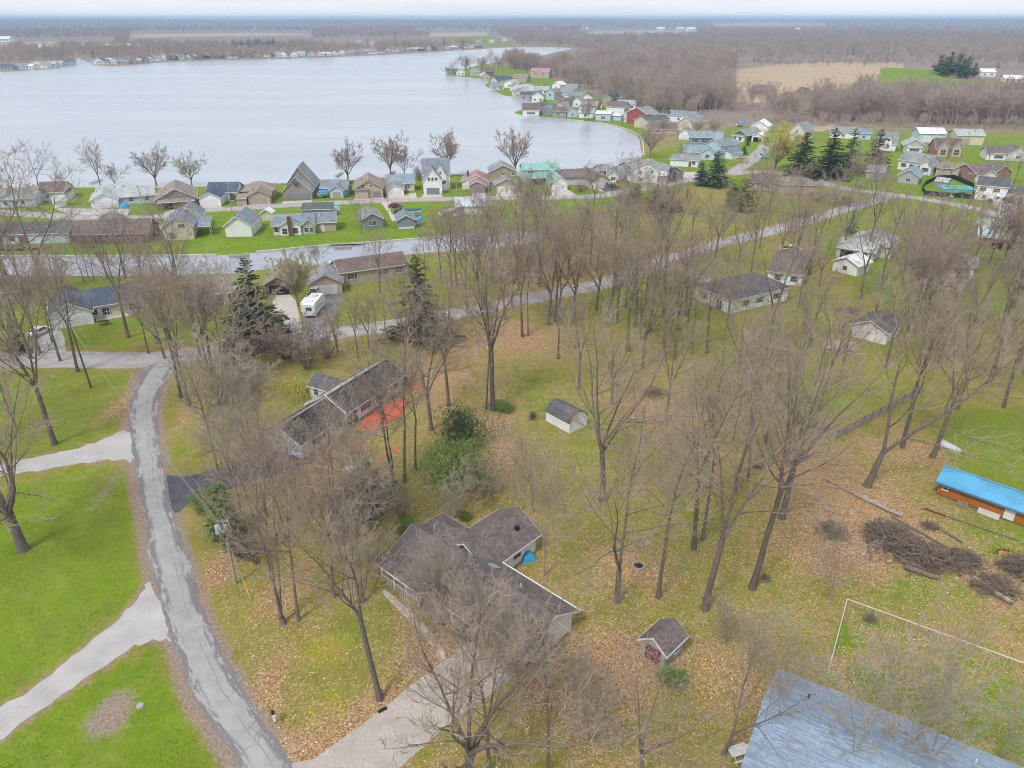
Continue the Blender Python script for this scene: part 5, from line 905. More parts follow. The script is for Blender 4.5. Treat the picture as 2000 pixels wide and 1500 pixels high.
# house with the red mulch
a, b = G(524, 874), G(592, 896); d_ = b - a
rm_ = empty('dark_roof_house', a, math.atan2(d_.y, d_.x), 'long white house with a dark mossy roof above red mulch beds', 'house')
W_ = d_.length
C1 = block(rm_, 0, 0, W_, 9.2, 2.6, 1.75, 'y', 'white', 'dark', .5); C2 = block(rm_, -.5, 9.3, W_ + .3, 14.5, 2.6, 2.0, 'y', 'white', 'dark', .45); C3 = block(rm_, -4.9, 14.4, 4.9, 3.6, 2.4, 1.2, 'x', 'white', 'charcoal', .35)
for (bk, f, u, z, w, h, k) in [(C1, 'r', .38, .9, 1.7, 1.2, 'sd'), (C1, 'r', .82, .9, 1.0, 1.2, 'sd'), (C1, 'f', .35, 0, 4.0, 2.1, 'g'), (C2, 'r', .12, 0, 2.2, 2.0, 'w'), (C2, 'r', .35, .9, 1.6, 1.2, 'sr'), (C2, 'r', .62, .9, 2.2, 1.3, 'sr'), (C2, 'r', .85, .9, 1.2, 1.2, 'sd'), (C3, 'f', .25, .8, .8, 1.3, 'w'), (C3, 'l', .35, .8, 1.2, 1.3, 'w')]: opening(rm_, bk, f, u, z, w, h, k)
part(rm_, 'ridge_cap', M_plain('pale_ridge', (.34, .34, .345), .8), lambda m: (m.box(W_/2 - .18, -.5, 4.48, W_/2 + .18, 9.2, 4.56), m.box(W_/2 - .53, 9.3, 4.74, W_/2 + .17, 23.8, 4.82)))
part(rm_, 'parapet_trim', TRIM, lambda m: [m.slab((-.5 - .5, 9.15, 2.58), (W_/2 - .35, 9.15, 4.86), (W_/2 - .35, 9.35, 4.86), (-1.0, 9.35, 2.58), .1), m.slab((W_/2 - .35, 9.15, 4.86), (W_ + .3, 9.15, 2.58), (W_ + .3, 9.35, 2.58), (W_/2 - .35, 9.35, 4.86), .1)])
MULCH = M_plain('red_mulch', (.62, .14, .075), .95, .35, 4, .1, .5)
def local_sheet(name, root, pts, z, mat):
    c, s_ = math.cos(root.rotation_euler.z), math.sin(root.rotation_euler.z); g = np.random.default_rng(len(pts)); P = smooth_closed([(root.location.x + c * x - s_ * y, root.location.y + s_ * x + c * y) for x, y in pts], 2); P = P + g.normal(0, .08, P.shape)
    return sheet(name, P, z, mat)
local_sheet('mulch_bed', rm_, [(W_ + .05, .5), (W_ + 1.6, .8), (W_ + 1.5, 8), (W_ + .05, 8.8)], .03, MULCH); local_sheet('mulch_bed', rm_, [(W_ + .2, 10.5), (W_ + 4.2, 10), (W_ + 5, 15), (W_ + 3.6, 20.5), (W_ + .1, 21)], .03, MULCH)
local_sheet('mulch_bed', rm_, [(W_ + .3, 24), (W_ + 1.8, 24), (W_ + 2.2, 27), (W_ + .4, 27)], .03, MULCH); local_sheet('mulch_bed', rm_, [(-1.4, -1), (-.1, -1), (-.1, 2), (-1.2, 3)], .03, MULCH); local_sheet('mulch_bed', rm_, [(W_ + 4.5, 5), (W_ + 5.3, 5), (W_ + 5.6, 6.6), (W_ + 4.6, 6.4)], .03, MULCH)
local_sheet('mulch_bed', rm_, [(W_ + 9, 5), (W_ + 9.7, 4.6), (W_ + 10.2, 9), (W_ + 9.4, 9)], .03, MULCH); local_sheet('mulch_bed', rm_, [(W_ - 1.2, -.9), (W_ + .6, -1), (W_ + 1.3, 0), (W_ + .2, .2)], .03, MULCH)
# white gambrel barn shed in the middle
by = H('gambrel_shed', 'white barn shed with a grey gambrel roof on the open grass', 'shed', (1066, 822), (1112, 847), [(0, 0, 1, 3.6, 1.7, 1.35, 'gambrel', 'white', 'charcoal')], [])
part(by, 'corner_trim', TRIM, lambda m: [m.box(by['W'] - .1, -.03, 0, by['W'] + .03, .1, 1.7), m.box(by['W'] - .1, 3.5, 0, by['W'] + .03, 3.63, 1.7)])
# weathered shed with crossed red doors
sz = H('weathered_shed', 'weathered grey shed with red crossbuck doors and a mossy roof', 'shed', (1250, 1277), (1297, 1308), [(0, 0, 1, 3.1, 2.0, 1.05, 'y', 'grey', 'mauve')], [(0, 'r', .6, .9, .7, .7, 'w')], ov=.25)
w2 = sz['W']
for q in (0, 1):
    x0 = w2 * .2 + q * w2 * .31; x1 = x0 + w2 * .29; dr = part(sz, 'door', M_plain('dark_red_paint', (.16, .045, .045), .8, .25, 4), lambda m: m.box(x0, -.05, .1, x1, -.004, 1.9))
    bt = M_plain('faded_red_batten', (.42, .24, .23), .8, .2, 4); mm = MB()
    for (p, r) in (((x0, .1), (x1, 1.0)), ((x1, .1), (x0, 1.0)), ((x0, 1.0), (x1, 1.9)), ((x1, 1.0), (x0, 1.9)), ((x0, 1.0), (x1, 1.0)), ((x0, .13), (x1, .13)), ((x0, 1.87), (x1, 1.87))): mm.tube([(p[0], -.06, p[1]), (r[0], -.06, r[1])], .035, 4)
    mm.build('batten', bt, dr)
# blue-roofed orange cabin
a, b = G(1828, 966), G(1992, 1027); d_ = b - a
bl_ = empty('orange_cabin', a, math.atan2(d_.y, d_.x), 'long orange wooden cabin with a bright blue metal roof at the right edge', 'cabin'); wl0 = d_.length + 1.2
m = MB(); m.prism([(0, .25), (3.6, .25), (3.6, 2.3), (1.8, 3.25), (0, 2.3)], 0, wl0, 'x'); m.build('wall', M_plain('orange_stained_boards', (.44, .155, .03), .7, .14, 2.5), bl_)
for i in range(int(wl0 / .3)): MB().box(i * .3, -.022, .26, i * .3 + .05, -.002, 2.2).build('batten', M_plain('orange_batten', (.38, .13, .03), .7, .1), bl_)
bm = M_metal('metalblue', METALS['metalblue'])
for sgn in (0, 1):
    e = (-.5, 2.12) if sgn == 0 else (4.1, 2.12); r = (1.8, 3.38); m = MB()
    c = [(-.35, e[0], e[1]), (wl0 + .35, e[0], e[1]), (wl0 + .35, r[0], r[1]), (-.35, r[0], r[1])]; m.slab(*(c if sgn == 0 else [c[1], c[0], c[3], c[2]]), .06); rf = m.build('roof', bm, bl_)
    n = int((wl0 + .7) / .23); rb = MB()
    c = [(0, e[0], e[1] + .07), (.06, e[0], e[1] + .07), (.06, r[0], r[1] + .07), (0, r[0], r[1] + .07)]; rb.slab(*(c if sgn == 0 else [c[1], c[0], c[3], c[2]]), .074); rme = mk_mesh('rib', rb.V, rb.F, bm)
    for i in range(n): mesh_obj('rib', rme, rf, (-.33 + i * .23, 0, 0))
part(bl_, 'ridge_cap', bm, lambda m: m.box(-.36, 1.68, 3.4, wl0 + .36, 1.92, 3.47)); part(bl_, 'eave_trim', M_metal('metaldeepblue', (.02, .17, .36)), lambda m: m.box(-.36, -.56, 1.86, wl0 + .36, -.5, 2.1))
part(bl_, 'skid', WOODB, lambda m: (m.box(0, .1, 0, wl0, .35, .24), m.box(0, 3.2, 0, wl0, 3.45, .24)))
opening(bl_, (0, 0, wl0, 3), 'f', .075, 1.15, .55, .6, 'w'); part(bl_, 'door', DOORW, lambda m: m.box(wl0 - 3.1, -.07, .25, wl0 - 2.0, -.025, 2.0)); part(bl_, 'door_trim', M_plain('bright_trim', (.75, .45, .25), .6), lambda m: m.box(wl0 - .2, -.06, .25, wl0, -.024, 2.1))
def on_cab(x, y): c, s_ = math.cos(bl_.rotation_euler.z), math.sin(bl_.rotation_euler.z); return (bl_.location.x + c * x - s_ * y, bl_.location.y + s_ * x + c * y, 0)
o = MB(); o.box(0, 0, 0, 2.3, .12, .65); o.box(-.04, -.03, .65, 2.34, .15, .7); o = o.build('leaning_panel', M_plain('pale_panel', (.52, .50, .48), .7), None, on_cab(4.8, -.55), bl_.rotation_euler.z); tag(o, 'pale board leaning against the orange cabin wall', 'panel'); o.rotation_euler[0] = -.35
e = empty('wooden_pallet', on_cab(2.6, -.8), bl_.rotation_euler.z, 'dark weathered pallet standing beside the orange cabin', 'pallet')
for i in range(4): MB().box(0, -.05, .1 + i * .22, 1.1, 0, .22 + i * .22).build('slat', WOODG, e)
for x in (0, .5, 1.0): MB().box(x, 0, 0, x + .08, .1, .95).build('stringer', WOODG, e)
# big weathered roof in the lower right corner: every course of shingles laid on
a2 = G(1520, 1305, 2.6); c2 = G(1940, 1475, 2.6); d_ = c2 - a2; rz = math.atan2(d_.y, d_.x); nv = Vector((-math.sin(rz), math.cos(rz), 0)); DR = 13.0; WR = 24.0
org = a2 - nv * DR; org.z = 0
br = empty('shingled_house', org, rz, 'house with a large blue-grey weathered shingle roof in the lower right corner', 'house')
MB().prism([(.5, 0), (DR - .5, 0), (DR - .5, 2.5), (DR/2, 5.0), (.5, 2.5)], .4, WR - .4, 'x').build('wall', wallm('grey'), br)
rm2 = M_plain('weathered_roof_base', (.10, .12, .145), .95, .2)
for sgn in (0, 1):
    ye = DR if sgn else 0.0; c = [(0, ye, 2.58), (WR, ye, 2.58), (WR, DR/2, 5.18), (0, DR/2, 5.18)]
    rf = MB().slab(*(c if not sgn else [c[1], c[0], c[3], c[2]]), .12).build('roof', rm2, br)
    t = NT('weathered_shingle_course_%d' % sgn); P = t.pos(True); mp = t.n('ShaderNodeMapping'); t.put(mp.inputs[0], P); mp.inputs['Scale'].default_value = (1.5, 30, 1)
    s1 = t.n('ShaderNodeSeparateColor'); t.put(s1.inputs[0], t.voro(mp.outputs[0], 1)); f = t.noise(t.pos(), .35, 4); f2 = t.noise(t.pos(), 7, 3, .7)
    rnx = t.n('ShaderNodeObjectInfo').outputs['Random']
    col = t.mix(s1.outputs[0], (.10, .155, .225), (.34, .44, .57)); col = t.mix(t.math('MULTIPLY', t.sstep(f, .45, .7), .6), col, (.19, .225, .27)); col = t.mix(t.math('MULTIPLY', t.sstep(f2, .45, .7), .5), col, (.15, .18, .215)); col = t.mix(t.math('MULTIPLY', rnx, .3), col, (.42, .49, .58))
    sm_ = t.done(col, .95, .12); nC = 34; g = np.random.default_rng(3 + sgn)
    for i in range(nC):
        k0, k1 = i / nC, (i + 1.12) / nC; y0 = ye + (DR/2 - ye) * k0; y1 = ye + (DR/2 - ye) * min(k1, 1); z0 = 2.58 + 2.6 * k0; z1 = 2.58 + 2.6 * min(k1, 1); m = MB(); x = -.04
        while x < WR:
            w = g.uniform(.7, 1.6); dz = g.uniform(0, .014); c = [(x, y0, z0 + .055 + dz), (min(x + w - .02, WR + .04), y0, z0 + .055 + dz), (min(x + w - .02, WR + .04), y1, z1 + .012), (x, y1, z1 + .012)]; m.slab(*(c if not sgn else [c[1], c[0], c[3], c[2]]), .03); x += w
        m.build('shingle_course', sm_, rf)
part(br, 'vent_pipe', TRIM, lambda m: m.tube([(9.5, DR - 2.2, 3.2), (9.5, DR - 2.2, 4.1)], .06)); part(br, 'vent_pipe', DARK, lambda m: m.tube([(3.0, DR - 3.2, 3.5), (3.0, DR - 3.2, 4.3)], .08)); part(br, 'vent_pipe', TRIM, lambda m: m.tube([(15, DR - 2.6, 3.2), (15, DR - 2.6, 4.1)], .06))
def on_br(x, y): c, s_ = math.cos(rz), math.sin(rz); return (org.x + c * x - s_ * y, org.y + s_ * x + c * y, 0)
e = empty('back_deck', on_br(4.2, DR - .2), rz, 'wooden back deck with pale rail behind the shingled house', 'deck')
for i in range(9): MB().box(0, i * .16, .5, 8.6, i * .16 + .145, .56).build('deck_board', WOODG, e)
for i in range(8): MB().box(i * 1.2, 1.42, 0, i * 1.2 + .1, 1.52, 1.4).build('rail_post', M_plain('pale_new_wood', (.55, .46, .34), .8), e)
MB().box(0, 1.44, 1.4, 8.6, 1.5, 1.48).build('top_rail', M_plain('pale_new_wood', (.55, .46, .34), .8), e)
e = empty('hot_tub', on_br(2.3, DR + .2), rz, 'round grey covered tub behind the shingled house', 'tub'); m = MB(); m.tube([(.6, .6, 0), (.6, .6, .8)], .75, 14); m.build('basin', M_plain('tub_shell', (.2, .2, .22), .6), e); m = MB(); m.tube([(.6, .6, .8), (.6, .6, .9), (.6, .6, .95)], [.8, .8, .5], 14); m.build('cover', M_plain('tub_cover', (.33, .33, .36), .7), e)

# ------------------------------------------------------------ fences, poles and yard things
def fence_run(root, p0, p1, h, n):
    d = p1 - p0; L = d.length; rz = math.atan2(d.y, d.x); bw = L / n; key = ('fp', round(bw, 3))
    if key not in WC:
        m = MB(); k = int(bw / .155)
        for i in range(k): m.box(i * bw / k + .008, -.02, .05, (i + 1) * bw / k - .008, .0, h + .04 * math.sin(i * 2.3))
        m.box(0, 0, .35, bw, .05, .45); m.box(0, 0, h - .4, bw, .05, h - .3); WC[key] = mk_mesh('fence_panel', m.V, m.F, WOODG); m = MB().box(-.06, -.06, 0, .06, .06, h + .1); WC['fpost'] = mk_mesh('fence_post', m.V, m.F, M_plain('dark_post', (.16, .14, .125), .9, .2))
    for i in range(n):
        q = p0 + d * (i / n); mesh_obj('fence_panel', WC[key], root, q - root.location, rz); mesh_obj('fence_post', WC['fpost'], root, q - root.location, rz)
    mesh_obj('fence_post', WC['fpost'], root, p1 - root.location, rz)
c0 = G(1633, 858); e = empty('plank_fence', c0, 0, 'grey plank privacy fence meeting at a corner under the trees', 'fence'); fence_run(e, G(1556, 821), c0, 1.45, 3); fence_run(e, c0, G(1792, 772), 1.45, 10)
STEEL = M_plain('galvanized', (.55, .56, .56), .45, .1); 
def wire_fence(pts, label):
    P = [G(*p) for p in pts]; e = empty('wire_fence', P[0], 0, label, 'fence')
    for p, q in zip(P[:-1], P[1:]):
        d = q - p; n = max(1, int(d.length / 2.6)); o = p - P[0]
        MB().tube([o + Vector((0, 0, 1.25)), o + d + Vector((0, 0, 1.25))], .05, 6).build('top_rail', STEEL, e)
        for i in range(n + 1): MB().tube([o + d * (i / n), o + d * (i / n) + Vector((0, 0, 1.27))], .03, 6).build('fence_post', STEEL, e)
        m = MB(); k = int(d.length / .35)
        for i in range(k): m.tube([o + d * (i / k) + Vector((0, 0, .05)), o + d * ((i + .5) / k) + Vector((0, 0, 1.2))], .009, 3, False); m.tube([o + d * ((i + 1) / k) + Vector((0, 0, .05)), o + d * ((i + .5) / k) + Vector((0, 0, 1.2))], .009, 3, False)
        m.build('wire_mesh', M_plain('green_wire', (.34, .42, .36), .6), e)
wire_fence([(1612, 1335), (1650, 1188), (2030, 1328)], 'silver wire fence with top rail round the grassy pen behind the shingled house')
POLE = M_plain('pole_wood_pale', (.36, .34, .31), .9, .25, 4); POLE_D = M_plain('pole_wood_dark', (.13, .105, .09), .9, .25, 4); CAN = M_plain('transformer_grey', (.36, .40, .43), .45, .08)
def utility_pole(px, py, ty, label, dark=False, detail=False, lean=0, arm=True):
    p = G(px, py); h = top_height(px, py, ty); e = empty('utility_pole', p, 0, label, 'utility pole', None)
    m = MB(); m.tube([(0, 0, 0), (lean, 0, h)], [.16, .1], 9); m.build('pole', POLE_D if dark else POLE, e)
    if arm: MB().box(lean - .6, -.06, h - .35, lean + .6, .06, h - .23).build('crossarm', POLE_D if dark else POLE, e)
    for x in (-.5, .5): MB().tube([(lean + x, 0, h - .23), (lean + x, 0, h - .05), (lean + x, 0, h)], [.03, .06, .03], 6).build('insulator', TRIM, e)
    return e, p, h
up, pp, ph = utility_pole(461, 1140, 1014, 'pale wooden utility pole beside the road bend, with a yellow guy marker')
MB().tube([(.25, -.1, ph - 1.3), (.25, -.1, ph - .6)], .16, 8).build('cutout', CAN, up); MB().tube([(0, -.2, ph - 2.2), (0, -.2, ph - 1.6)], .09, 6).build('bracket', DARK, up)
m = MB(); m.tube([(.1, 0, ph - .2), (.55, 0, ph - .15), (.7, 0, ph - .9), (.5, 0, ph - 1.7)], .02, 5); m.build('service_loop', TRIM, up)
gp = G(490, 1172) - pp; up2 = MB(); up2.tube([(0, 0, ph - 2.0), (gp.x, gp.y, 0)], .012, 4); up2.build('guy_wire', STEEL, up); t0 = Vector((0, 0, ph - 2.0)); dgv = Vector((gp.x, gp.y, 0)) - t0; MB().tube([t0 + dgv * .68, t0 + dgv], .045, 6).build('guy_marker', M_plain('yellow_plastic', (.75, .45, .03), .5), up)
MB().tube([(-1.4, 1.5, 5.6), (-1.4, 1.5, 6.5), (-1.4, 1.5, 6.62)], [.3, .3, .18], 12).build('streetlight_head', CAN, up); MB().tube([(0, 0, 6.4), (-.7, .75, 6.5), (-1.4, 1.5, 6.4)], .035, 5).build('streetlight_arm', STEEL, up)
up_b, pb_, hb_ = utility_pole(178, 758, 622, 'dark leaning utility pole beside the upper gravel drive', True, lean=-.5)
m = MB()
for i, zz in enumerate((-.05, -.05, -1.3, -1.7)):
    A_ = pp + Vector(((-.5, .5, 0, 0)[i], 0, ph + zz)); B_ = pb_ + Vector(((-.9, .1, -.4, -.4)[i], 0, hb_ + zz)); pts = [A_.lerp(B_, k / 10) - Vector((0, 0, 1.2 * 4 * (k / 10) * (1 - k / 10))) for k in range(11)]; m.tube(pts, .016, 4, False)
tag(m.build('power_lines', M_plain('cable', (.30, .30, .29), .6)), 'overhead cables strung between the two utility poles by the road', 'cable')
m = MB()
for i in (-1, 1): A_ = pp + Vector((i * .5, 0, ph - .05)); B_ = G(600, 1900, 0) + Vector((i * .5, 0, ph)); m.tube([A_.lerp(B_, k / 10) - Vector((0, 0, 1.0 * 4 * (k / 10) * (1 - k / 10))) for k in range(11)], .014, 4, False)
tag(m.build('power_lines', M_plain('cable', (.30, .30, .29), .6)), 'overhead cables running from the pale pole over the road towards the viewer', 'cable')
for q in [(453, 411, 357, 'utility pole beside the navy-roofed lake house'), (611, 400, 345, 'utility pole right of the steep gabled house'), (756, 391, 348, 'utility pole between the tan and cream lake houses'), (892, 389, 345, 'utility pole left of the pink-roofed cottage'), (1035, 387, 327, 'utility pole before the teal metal roof'), (282, 421, 362, 'utility pole near the blue tarpaulin'), (1515, 338, 290, 'utility pole under the yellow tree'), (1880, 312, 258, 'utility pole between the two pole barns'), (303, 672, 610, 'utility pole by the grassy corner before the navy roof')]:
    utility_pole(*q)
# mailbox with newspaper tube
p = G(537, 1412); e = empty('mailbox', p, .5, 'black mailbox with a round newspaper tube by the drive mouth', 'mailbox'); MB().box(-.05, -.05, 0, .05, .05, 1.0).build('post', WOODG, e)
m = MB(); m.prism([(-.13, 0), (.13, 0), (.13, .16), (.09, .26), (0, .3), (-.09, .26), (-.13, .16)], -.3, .3, 'y'); o = m.build('box', DARK, e, (0, 0, 1.0)); MB().tube([(0, -.55, .82), (0, -.25, .82)], .11, 10).build('newspaper_tube', M_plain('tube_grey', (.55, .60, .62), .5), e); MB().box(-.14, -.32, 1.0, .14, -.3, 1.3).build('door', TRIM, e)
# fire ring
p = G(1247, 1106); e = empty('fire_ring', p, 0, 'ring of pale bricks round ashes on the leafy ground', 'fire ring'); bm_ = mk_mesh('brick', *(lambda q: (q.V, q.F))(MB().box(-.12, -.07, 0, .12, .07, .22)), M_plain('ring_brick', (.42, .35, .29), .9, .2, 5))
for i in range(18): a_ = i * 6.283 / 18; mesh_obj('brick', bm_, e, (math.cos(a_) * .62, math.sin(a_) * .62, 0), a_ + math.pi / 2)
m = MB(); m.tube([(0, 0, .01), (0, 0, .05)], .5, 12); m.build('ashes', DARK, e)
# white propane tank
p = G(690, 925); e = empty('propane_tank', p, .55, 'white domed propane tank beside the evergreen shrub', 'tank'); m = MB(); m.tube([(-1.15, 0, .75), (-1.05, 0, .75), (-.85, 0, .75), (.85, 0, .75), (1.05, 0, .75), (1.15, 0, .75)], [.1, .38, .56, .56, .38, .1], 16); m.build('tank_body', M_plain('tank_white', (.66, .69, .70), .4, .05), e, smooth=True)
for x in (-.6, .6): MB().box(x - .08, -.3, 0, x + .08, .3, .3).build('foot', CONC2, e)
MB().tube([(0, 0, 1.3), (0, 0, 1.46), (0, 0, 1.5)], [.15, .15, .05], 10).build('valve_dome', TRIM, e)
# overturned rowing boat
def hull(L, Wd, Hh, flip=True):
    V = []; F = []; ns, nr = 12, 9
    for i in range(ns + 1):
        s = i / ns; w = Wd / 2 * (1 - max(0, (s - .45) / .55) ** 2.2) * (.86 + .14 * min(1, s * 3)); hh = Hh * (1 + .25 * s * s)
        for k in range(nr):
            a_ = math.pi * k / (nr - 1); V.append((s * L - L/2, -math.cos(a_) * max(w, .02), (math.sin(a_) ** .6) * hh if flip else hh - (math.sin(a_) ** .6) * hh))
    for i in range(ns):
        for k in range(nr - 1): F.append((i*nr+k, (i+1)*nr+k, (i+1)*nr+k+1, i*nr+k+1))
    F.append(tuple(range(nr))[::-1]); return V, F
p = G(1854, 874); e = empty('rowing_boat', p, -1.15, 'pale upturned rowing boat on the grass by the leaning tree', 'boat'); V, F = hull(3.4, 1.35, .5); mesh_obj('hull', mk_mesh('hull', V, F, M_plain('boat_aluminium', (.60, .61, .62), .5, .06), True), e); MB().box(-1.65, -.03, .44, 1.5, .03, .6).build('keel', M_plain('boat_aluminium', (.60, .61, .62), .5), e); MB().box(-1.72, -.62, 0, -1.69, .62, .45).build('transom', STEEL, e)
# logs, brush piles, rubbish
LOGM = M_plain('log_bark', (.20, .165, .135), .95, .3, 3); LOGP = M_plain('log_pale', (.36, .32, .27), .95, .25, 3)
def log(p0, p1, r, label, mat=LOGM, z=0):
    a, b = G(*p0), G(*p1); d = b - a; g = random.Random(int(p0[0])); n = 6; pts = [a + d * (i / n) + Vector((g.uniform(-.06, .06), g.uniform(-.06, .06), r + z + g.uniform(-.02, .02))) for i in range(n + 1)]
    e = empty('log', a, 0, label, 'log', 'cut logs by the brush heaps'); m = MB(); m.tube([q - a for q in pts], [r * (1.05 - .25 * i / n) for i in range(n + 1)], 9); m.build('bark', mat, e)
    for q, s_ in ((pts[0], -1), (pts[-1], 1)): m = MB(); dn = d.normalized() * s_ * .012; m.tube([q - a, q - a + dn], r * .85, 9); m.build('cut_end', M_plain('cut_wood', (.42, .33, .22), .9, .15), e)
for q in [((1668, 968), (1762, 1012), .27, 'long pale fallen log lying below the big leaning tree', LOGP), ((1612, 938), (1672, 970), .1, 'thin pole lying end to end with the long pale log'), ((1764, 1110), (1832, 1133), .3, 'thick sawn log at the front of the brush heap'), ((1757, 1098), (1800, 1112), .3, 'short thick log lying behind the sawn log'), ((1900, 1132), (1972, 1180), .28, 'long grey log right of the brush heap', LOGP), ((1960, 1160), (1978, 1186), .22, 'log section at the far right of the brush heap'),
          ((1740, 1010), (1862, 1078), .14, 'slender trunk leading down into the brush heap'), ((1850, 1075), (1905, 1118), .16, 'crooked trunk on the right of the brush heap'), ((1696, 1030), (1700, 1100), .2, 'upright-lying log at the left edge of the brush heap'), ((1805, 995), (1848, 1010), .16, 'rust-brown pole near the orange cabin', M_plain('rusty_log', (.19, .085, .05), .95, .2, 3)), ((1850, 1010), (1990, 1058), .1, 'long thin pole before the orange cabin'), ((1845, 1040), (1880, 1062), .15, 'stubby log above the brush heap'), ((1610, 996), (1640, 1008), .07, 'thin stick on the leaves left of the brush heap')]: log(*q)
BRUSHM = M_bark('brush_brown', (.15, .115, .09), (.30, .24, .19))
def brush(px, py, rx, ry, h, n, label, mat=None, seed=1, r=.02, name='brush_pile'):
    p = G(px, py); ax = rx * mpp(px, py); ay = (G(px, py - ry).y - G(px, py + ry).y) / 2; g = np.random.default_rng(seed); S = np.clip(g.normal(0, .4, (n, 3)), -.8, .8) * [ax, ay, 0]; q = np.exp(-((S[:, 0] / ax) ** 2 + (S[:, 1] / ay) ** 2)); S[:, 2] = h * q * g.random(n) + .03
    D = nrmz(g.normal(0, 1, (n, 3)) * [1, 1, .38]); L = g.uniform(.4, 1.0, n) * max(1.0, ax * .6); P = grow(g, S - D * L[:, None] * .5, D, L, 3, .12, -.02); P[:, :, 2] = np.maximum(P[:, :, 2], .02); V, F = tubes(P, taper(np.full(n, r) * g.uniform(.6, 2.2, n), r * .4, 3), 4)
    return tag(mesh_obj(name, mk_mesh(name, V, F, mat or TWIG_D), None, (p.x, p.y, 0)), label, 'brush')
brush(1625, 1040, 34, 22, 1.0, 420, 'round dark brush pile on the leaves left of the logs', seed=2); brush(1742, 1060, 60, 44, 1.9, 700, 'biggest tangled brush heap among the logs', BRUSHM, 3, .04); brush(1808, 1094, 60, 34, 1.6, 560, 'tangled brush behind the thick sawn log', BRUSHM, 13, .045); brush(1876, 1096, 50, 26, 1.1, 300, 'thin tangle of branches right of the sawn log', BRUSHM, 23, .04); brush(1940, 1148, 50, 30, 1.1, 320, 'scattered branches beside the long grey log', BRUSHM, 24, .04); brush(1815, 1030, 24, 12, .6, 160, 'small dark brush tuft right of the log heap', seed=4); brush(1565, 890, 20, 12, .7, 200, 'dark brush pile under the trees left of the fence', seed=5)
brush(1480, 912, 18, 7, .4, 120, 'low ring of brush and ash under the middle trees', seed=6); brush(1990, 1112, 46, 30, 1.5, 380, 'brush heap at the right edge past the logs', BRUSHM, 7, .04); brush(1655, 608, 28, 6, .8, 220, 'low brush windrow behind the white shed', seed=8); brush(1280, 770, 30, 14, .5, 180, 'flat heap of twigs near the barn shed', seed=9); brush(1700, 1210, 14, 10, .5, 90, 'small twig pile inside the wire fence corner', seed=10); brush(1495, 1130, 12, 9, .4, 80, 'little twig heap by the leaning trunk', seed=11); brush(1040, 815, 8, 7, .8, 120, 'dark stump of brush left of the barn shed', BARK_D, 12)
brush(1925, 460, 45, 8, 1.2, 260, 'dark hedge of brush left of the brick barn', seed=14, r=.03); brush(735, 1090, 18, 10, .5, 60, 'heap of dry stems by the porch', seed=15)
# blue tarpaulin things, pool, playhouse, tables
def tarp_heap(px, py, w, d, h, rz, label, mat, name='tarpaulin'):
    g = np.random.default_rng(int(px)); n = 9; V = []; F = []
    for j in range(n):
        for i in range(n):
            u, v = i / (n - 1), j / (n - 1); k = (math.sin(math.pi * u) * math.sin(math.pi * v)) ** .45; V.append(((u - .5) * w, (v - .5) * d, max(.0, h * k + g.normal(0, .06) * (k > .1))))
    for j in range(n - 1):
        for i in range(n - 1): F.append((j*n+i, j*n+i+1, (j+1)*n+i+1, (j+1)*n+i))
    p = G(px, py); return tag(mesh_obj(name, mk_mesh(name, V, F, mat), None, (p.x, p.y, .01), rz), label, 'tarpaulin')
TARP = M_plain('blue_tarp', (.05, .33, .62), .5, .25, 1.2); TARP_L = M_plain('pale_blue_tarp', (.20, .50, .66), .5, .2, 1.2)
tarp_heap(1030, 1090, 1.6, 1.5, .9, .4, 'bright blue tarpaulin bundle beside the back wing of the ranch house', TARP); tarp_heap(243, 405, 2.6, 2, 1.5, .1, 'blue tarpaulin over a heap in front of the long ranch house', TARP)
def boat_on_trailer(px, py, rz, label, cover, L=5.5, s=1.0, uncovered=False):
    e = empty('boat', G(px, py), rz, label, 'boat'); V, F = hull(L, 2.1, .9, False); V = [(x, y, z + .75) for x, y, z in V]; mesh_obj('hull', mk_mesh('hull', V, F, M_plain('boat_white', (.62, .63, .64), .35, .05), True), e)
    V, F = hull(L * .96, 1.95, .55, True); V = [(x, y, z * (1.2 - .25 * (x / L)) + 1.63) for x, y, z in V]; mesh_obj('cover', mk_mesh('cover', V, F, cover, True), e)
    MB().box(-L/2 - .2, -.9, .5, L/2 + 1.4, -.8, .6).box(-L/2 - .2, .8, .5, L/2 + .2, .9, .6).build('trailer', STEEL, e)
    for y in (-1.0, 1.0): MB().tube([(-.8, y - .1, .33), (-.8, y + .1, .33)], .33, 12).build('wheel', DARK, e)
for q in [(637, 385, .5, 'boat under a blue cover before the light blue bungalow', TARP), (648, 418, 0, 'boat under a pale blue cover behind the ranch house with a chimney', TARP_L), (818, 440, 1.2, 'boat under a bright blue cover right of the grey-blue garage', TARP), (806, 422, 0, 'boat with a dark teal cover on the lawn above the grey-blue garage', M_plain('teal_cover', (.03, .12, .15), .6)), (875, 423, .6, 'boat with a mauve cover under the canal trees', M_plain('mauve_cover', (.42, .38, .42), .6)), (1495, 310, .3, 'boat with a blue cover on the lawn by the yellow tree', TARP), (1447, 247, .4, 'boat under a blue cover on the meadow left of the white garage', TARP), (898, 405, 1.3, 'white shrink-wrapped boat left of the pale metal building', M_plain('shrink_wrap', (.66, .72, .76), .4)), (897, 423, 1.3, 'small boat with a deep blue cover before the pale metal building', M_plain('deep_blue_cover', (.05, .16, .40), .6)), (1640, 690, -.2, 'small open boat with a tan cover on the grass before the white shed', M_plain('tan_cover', (.40, .33, .25), .7))]: boat_on_trailer(*q)
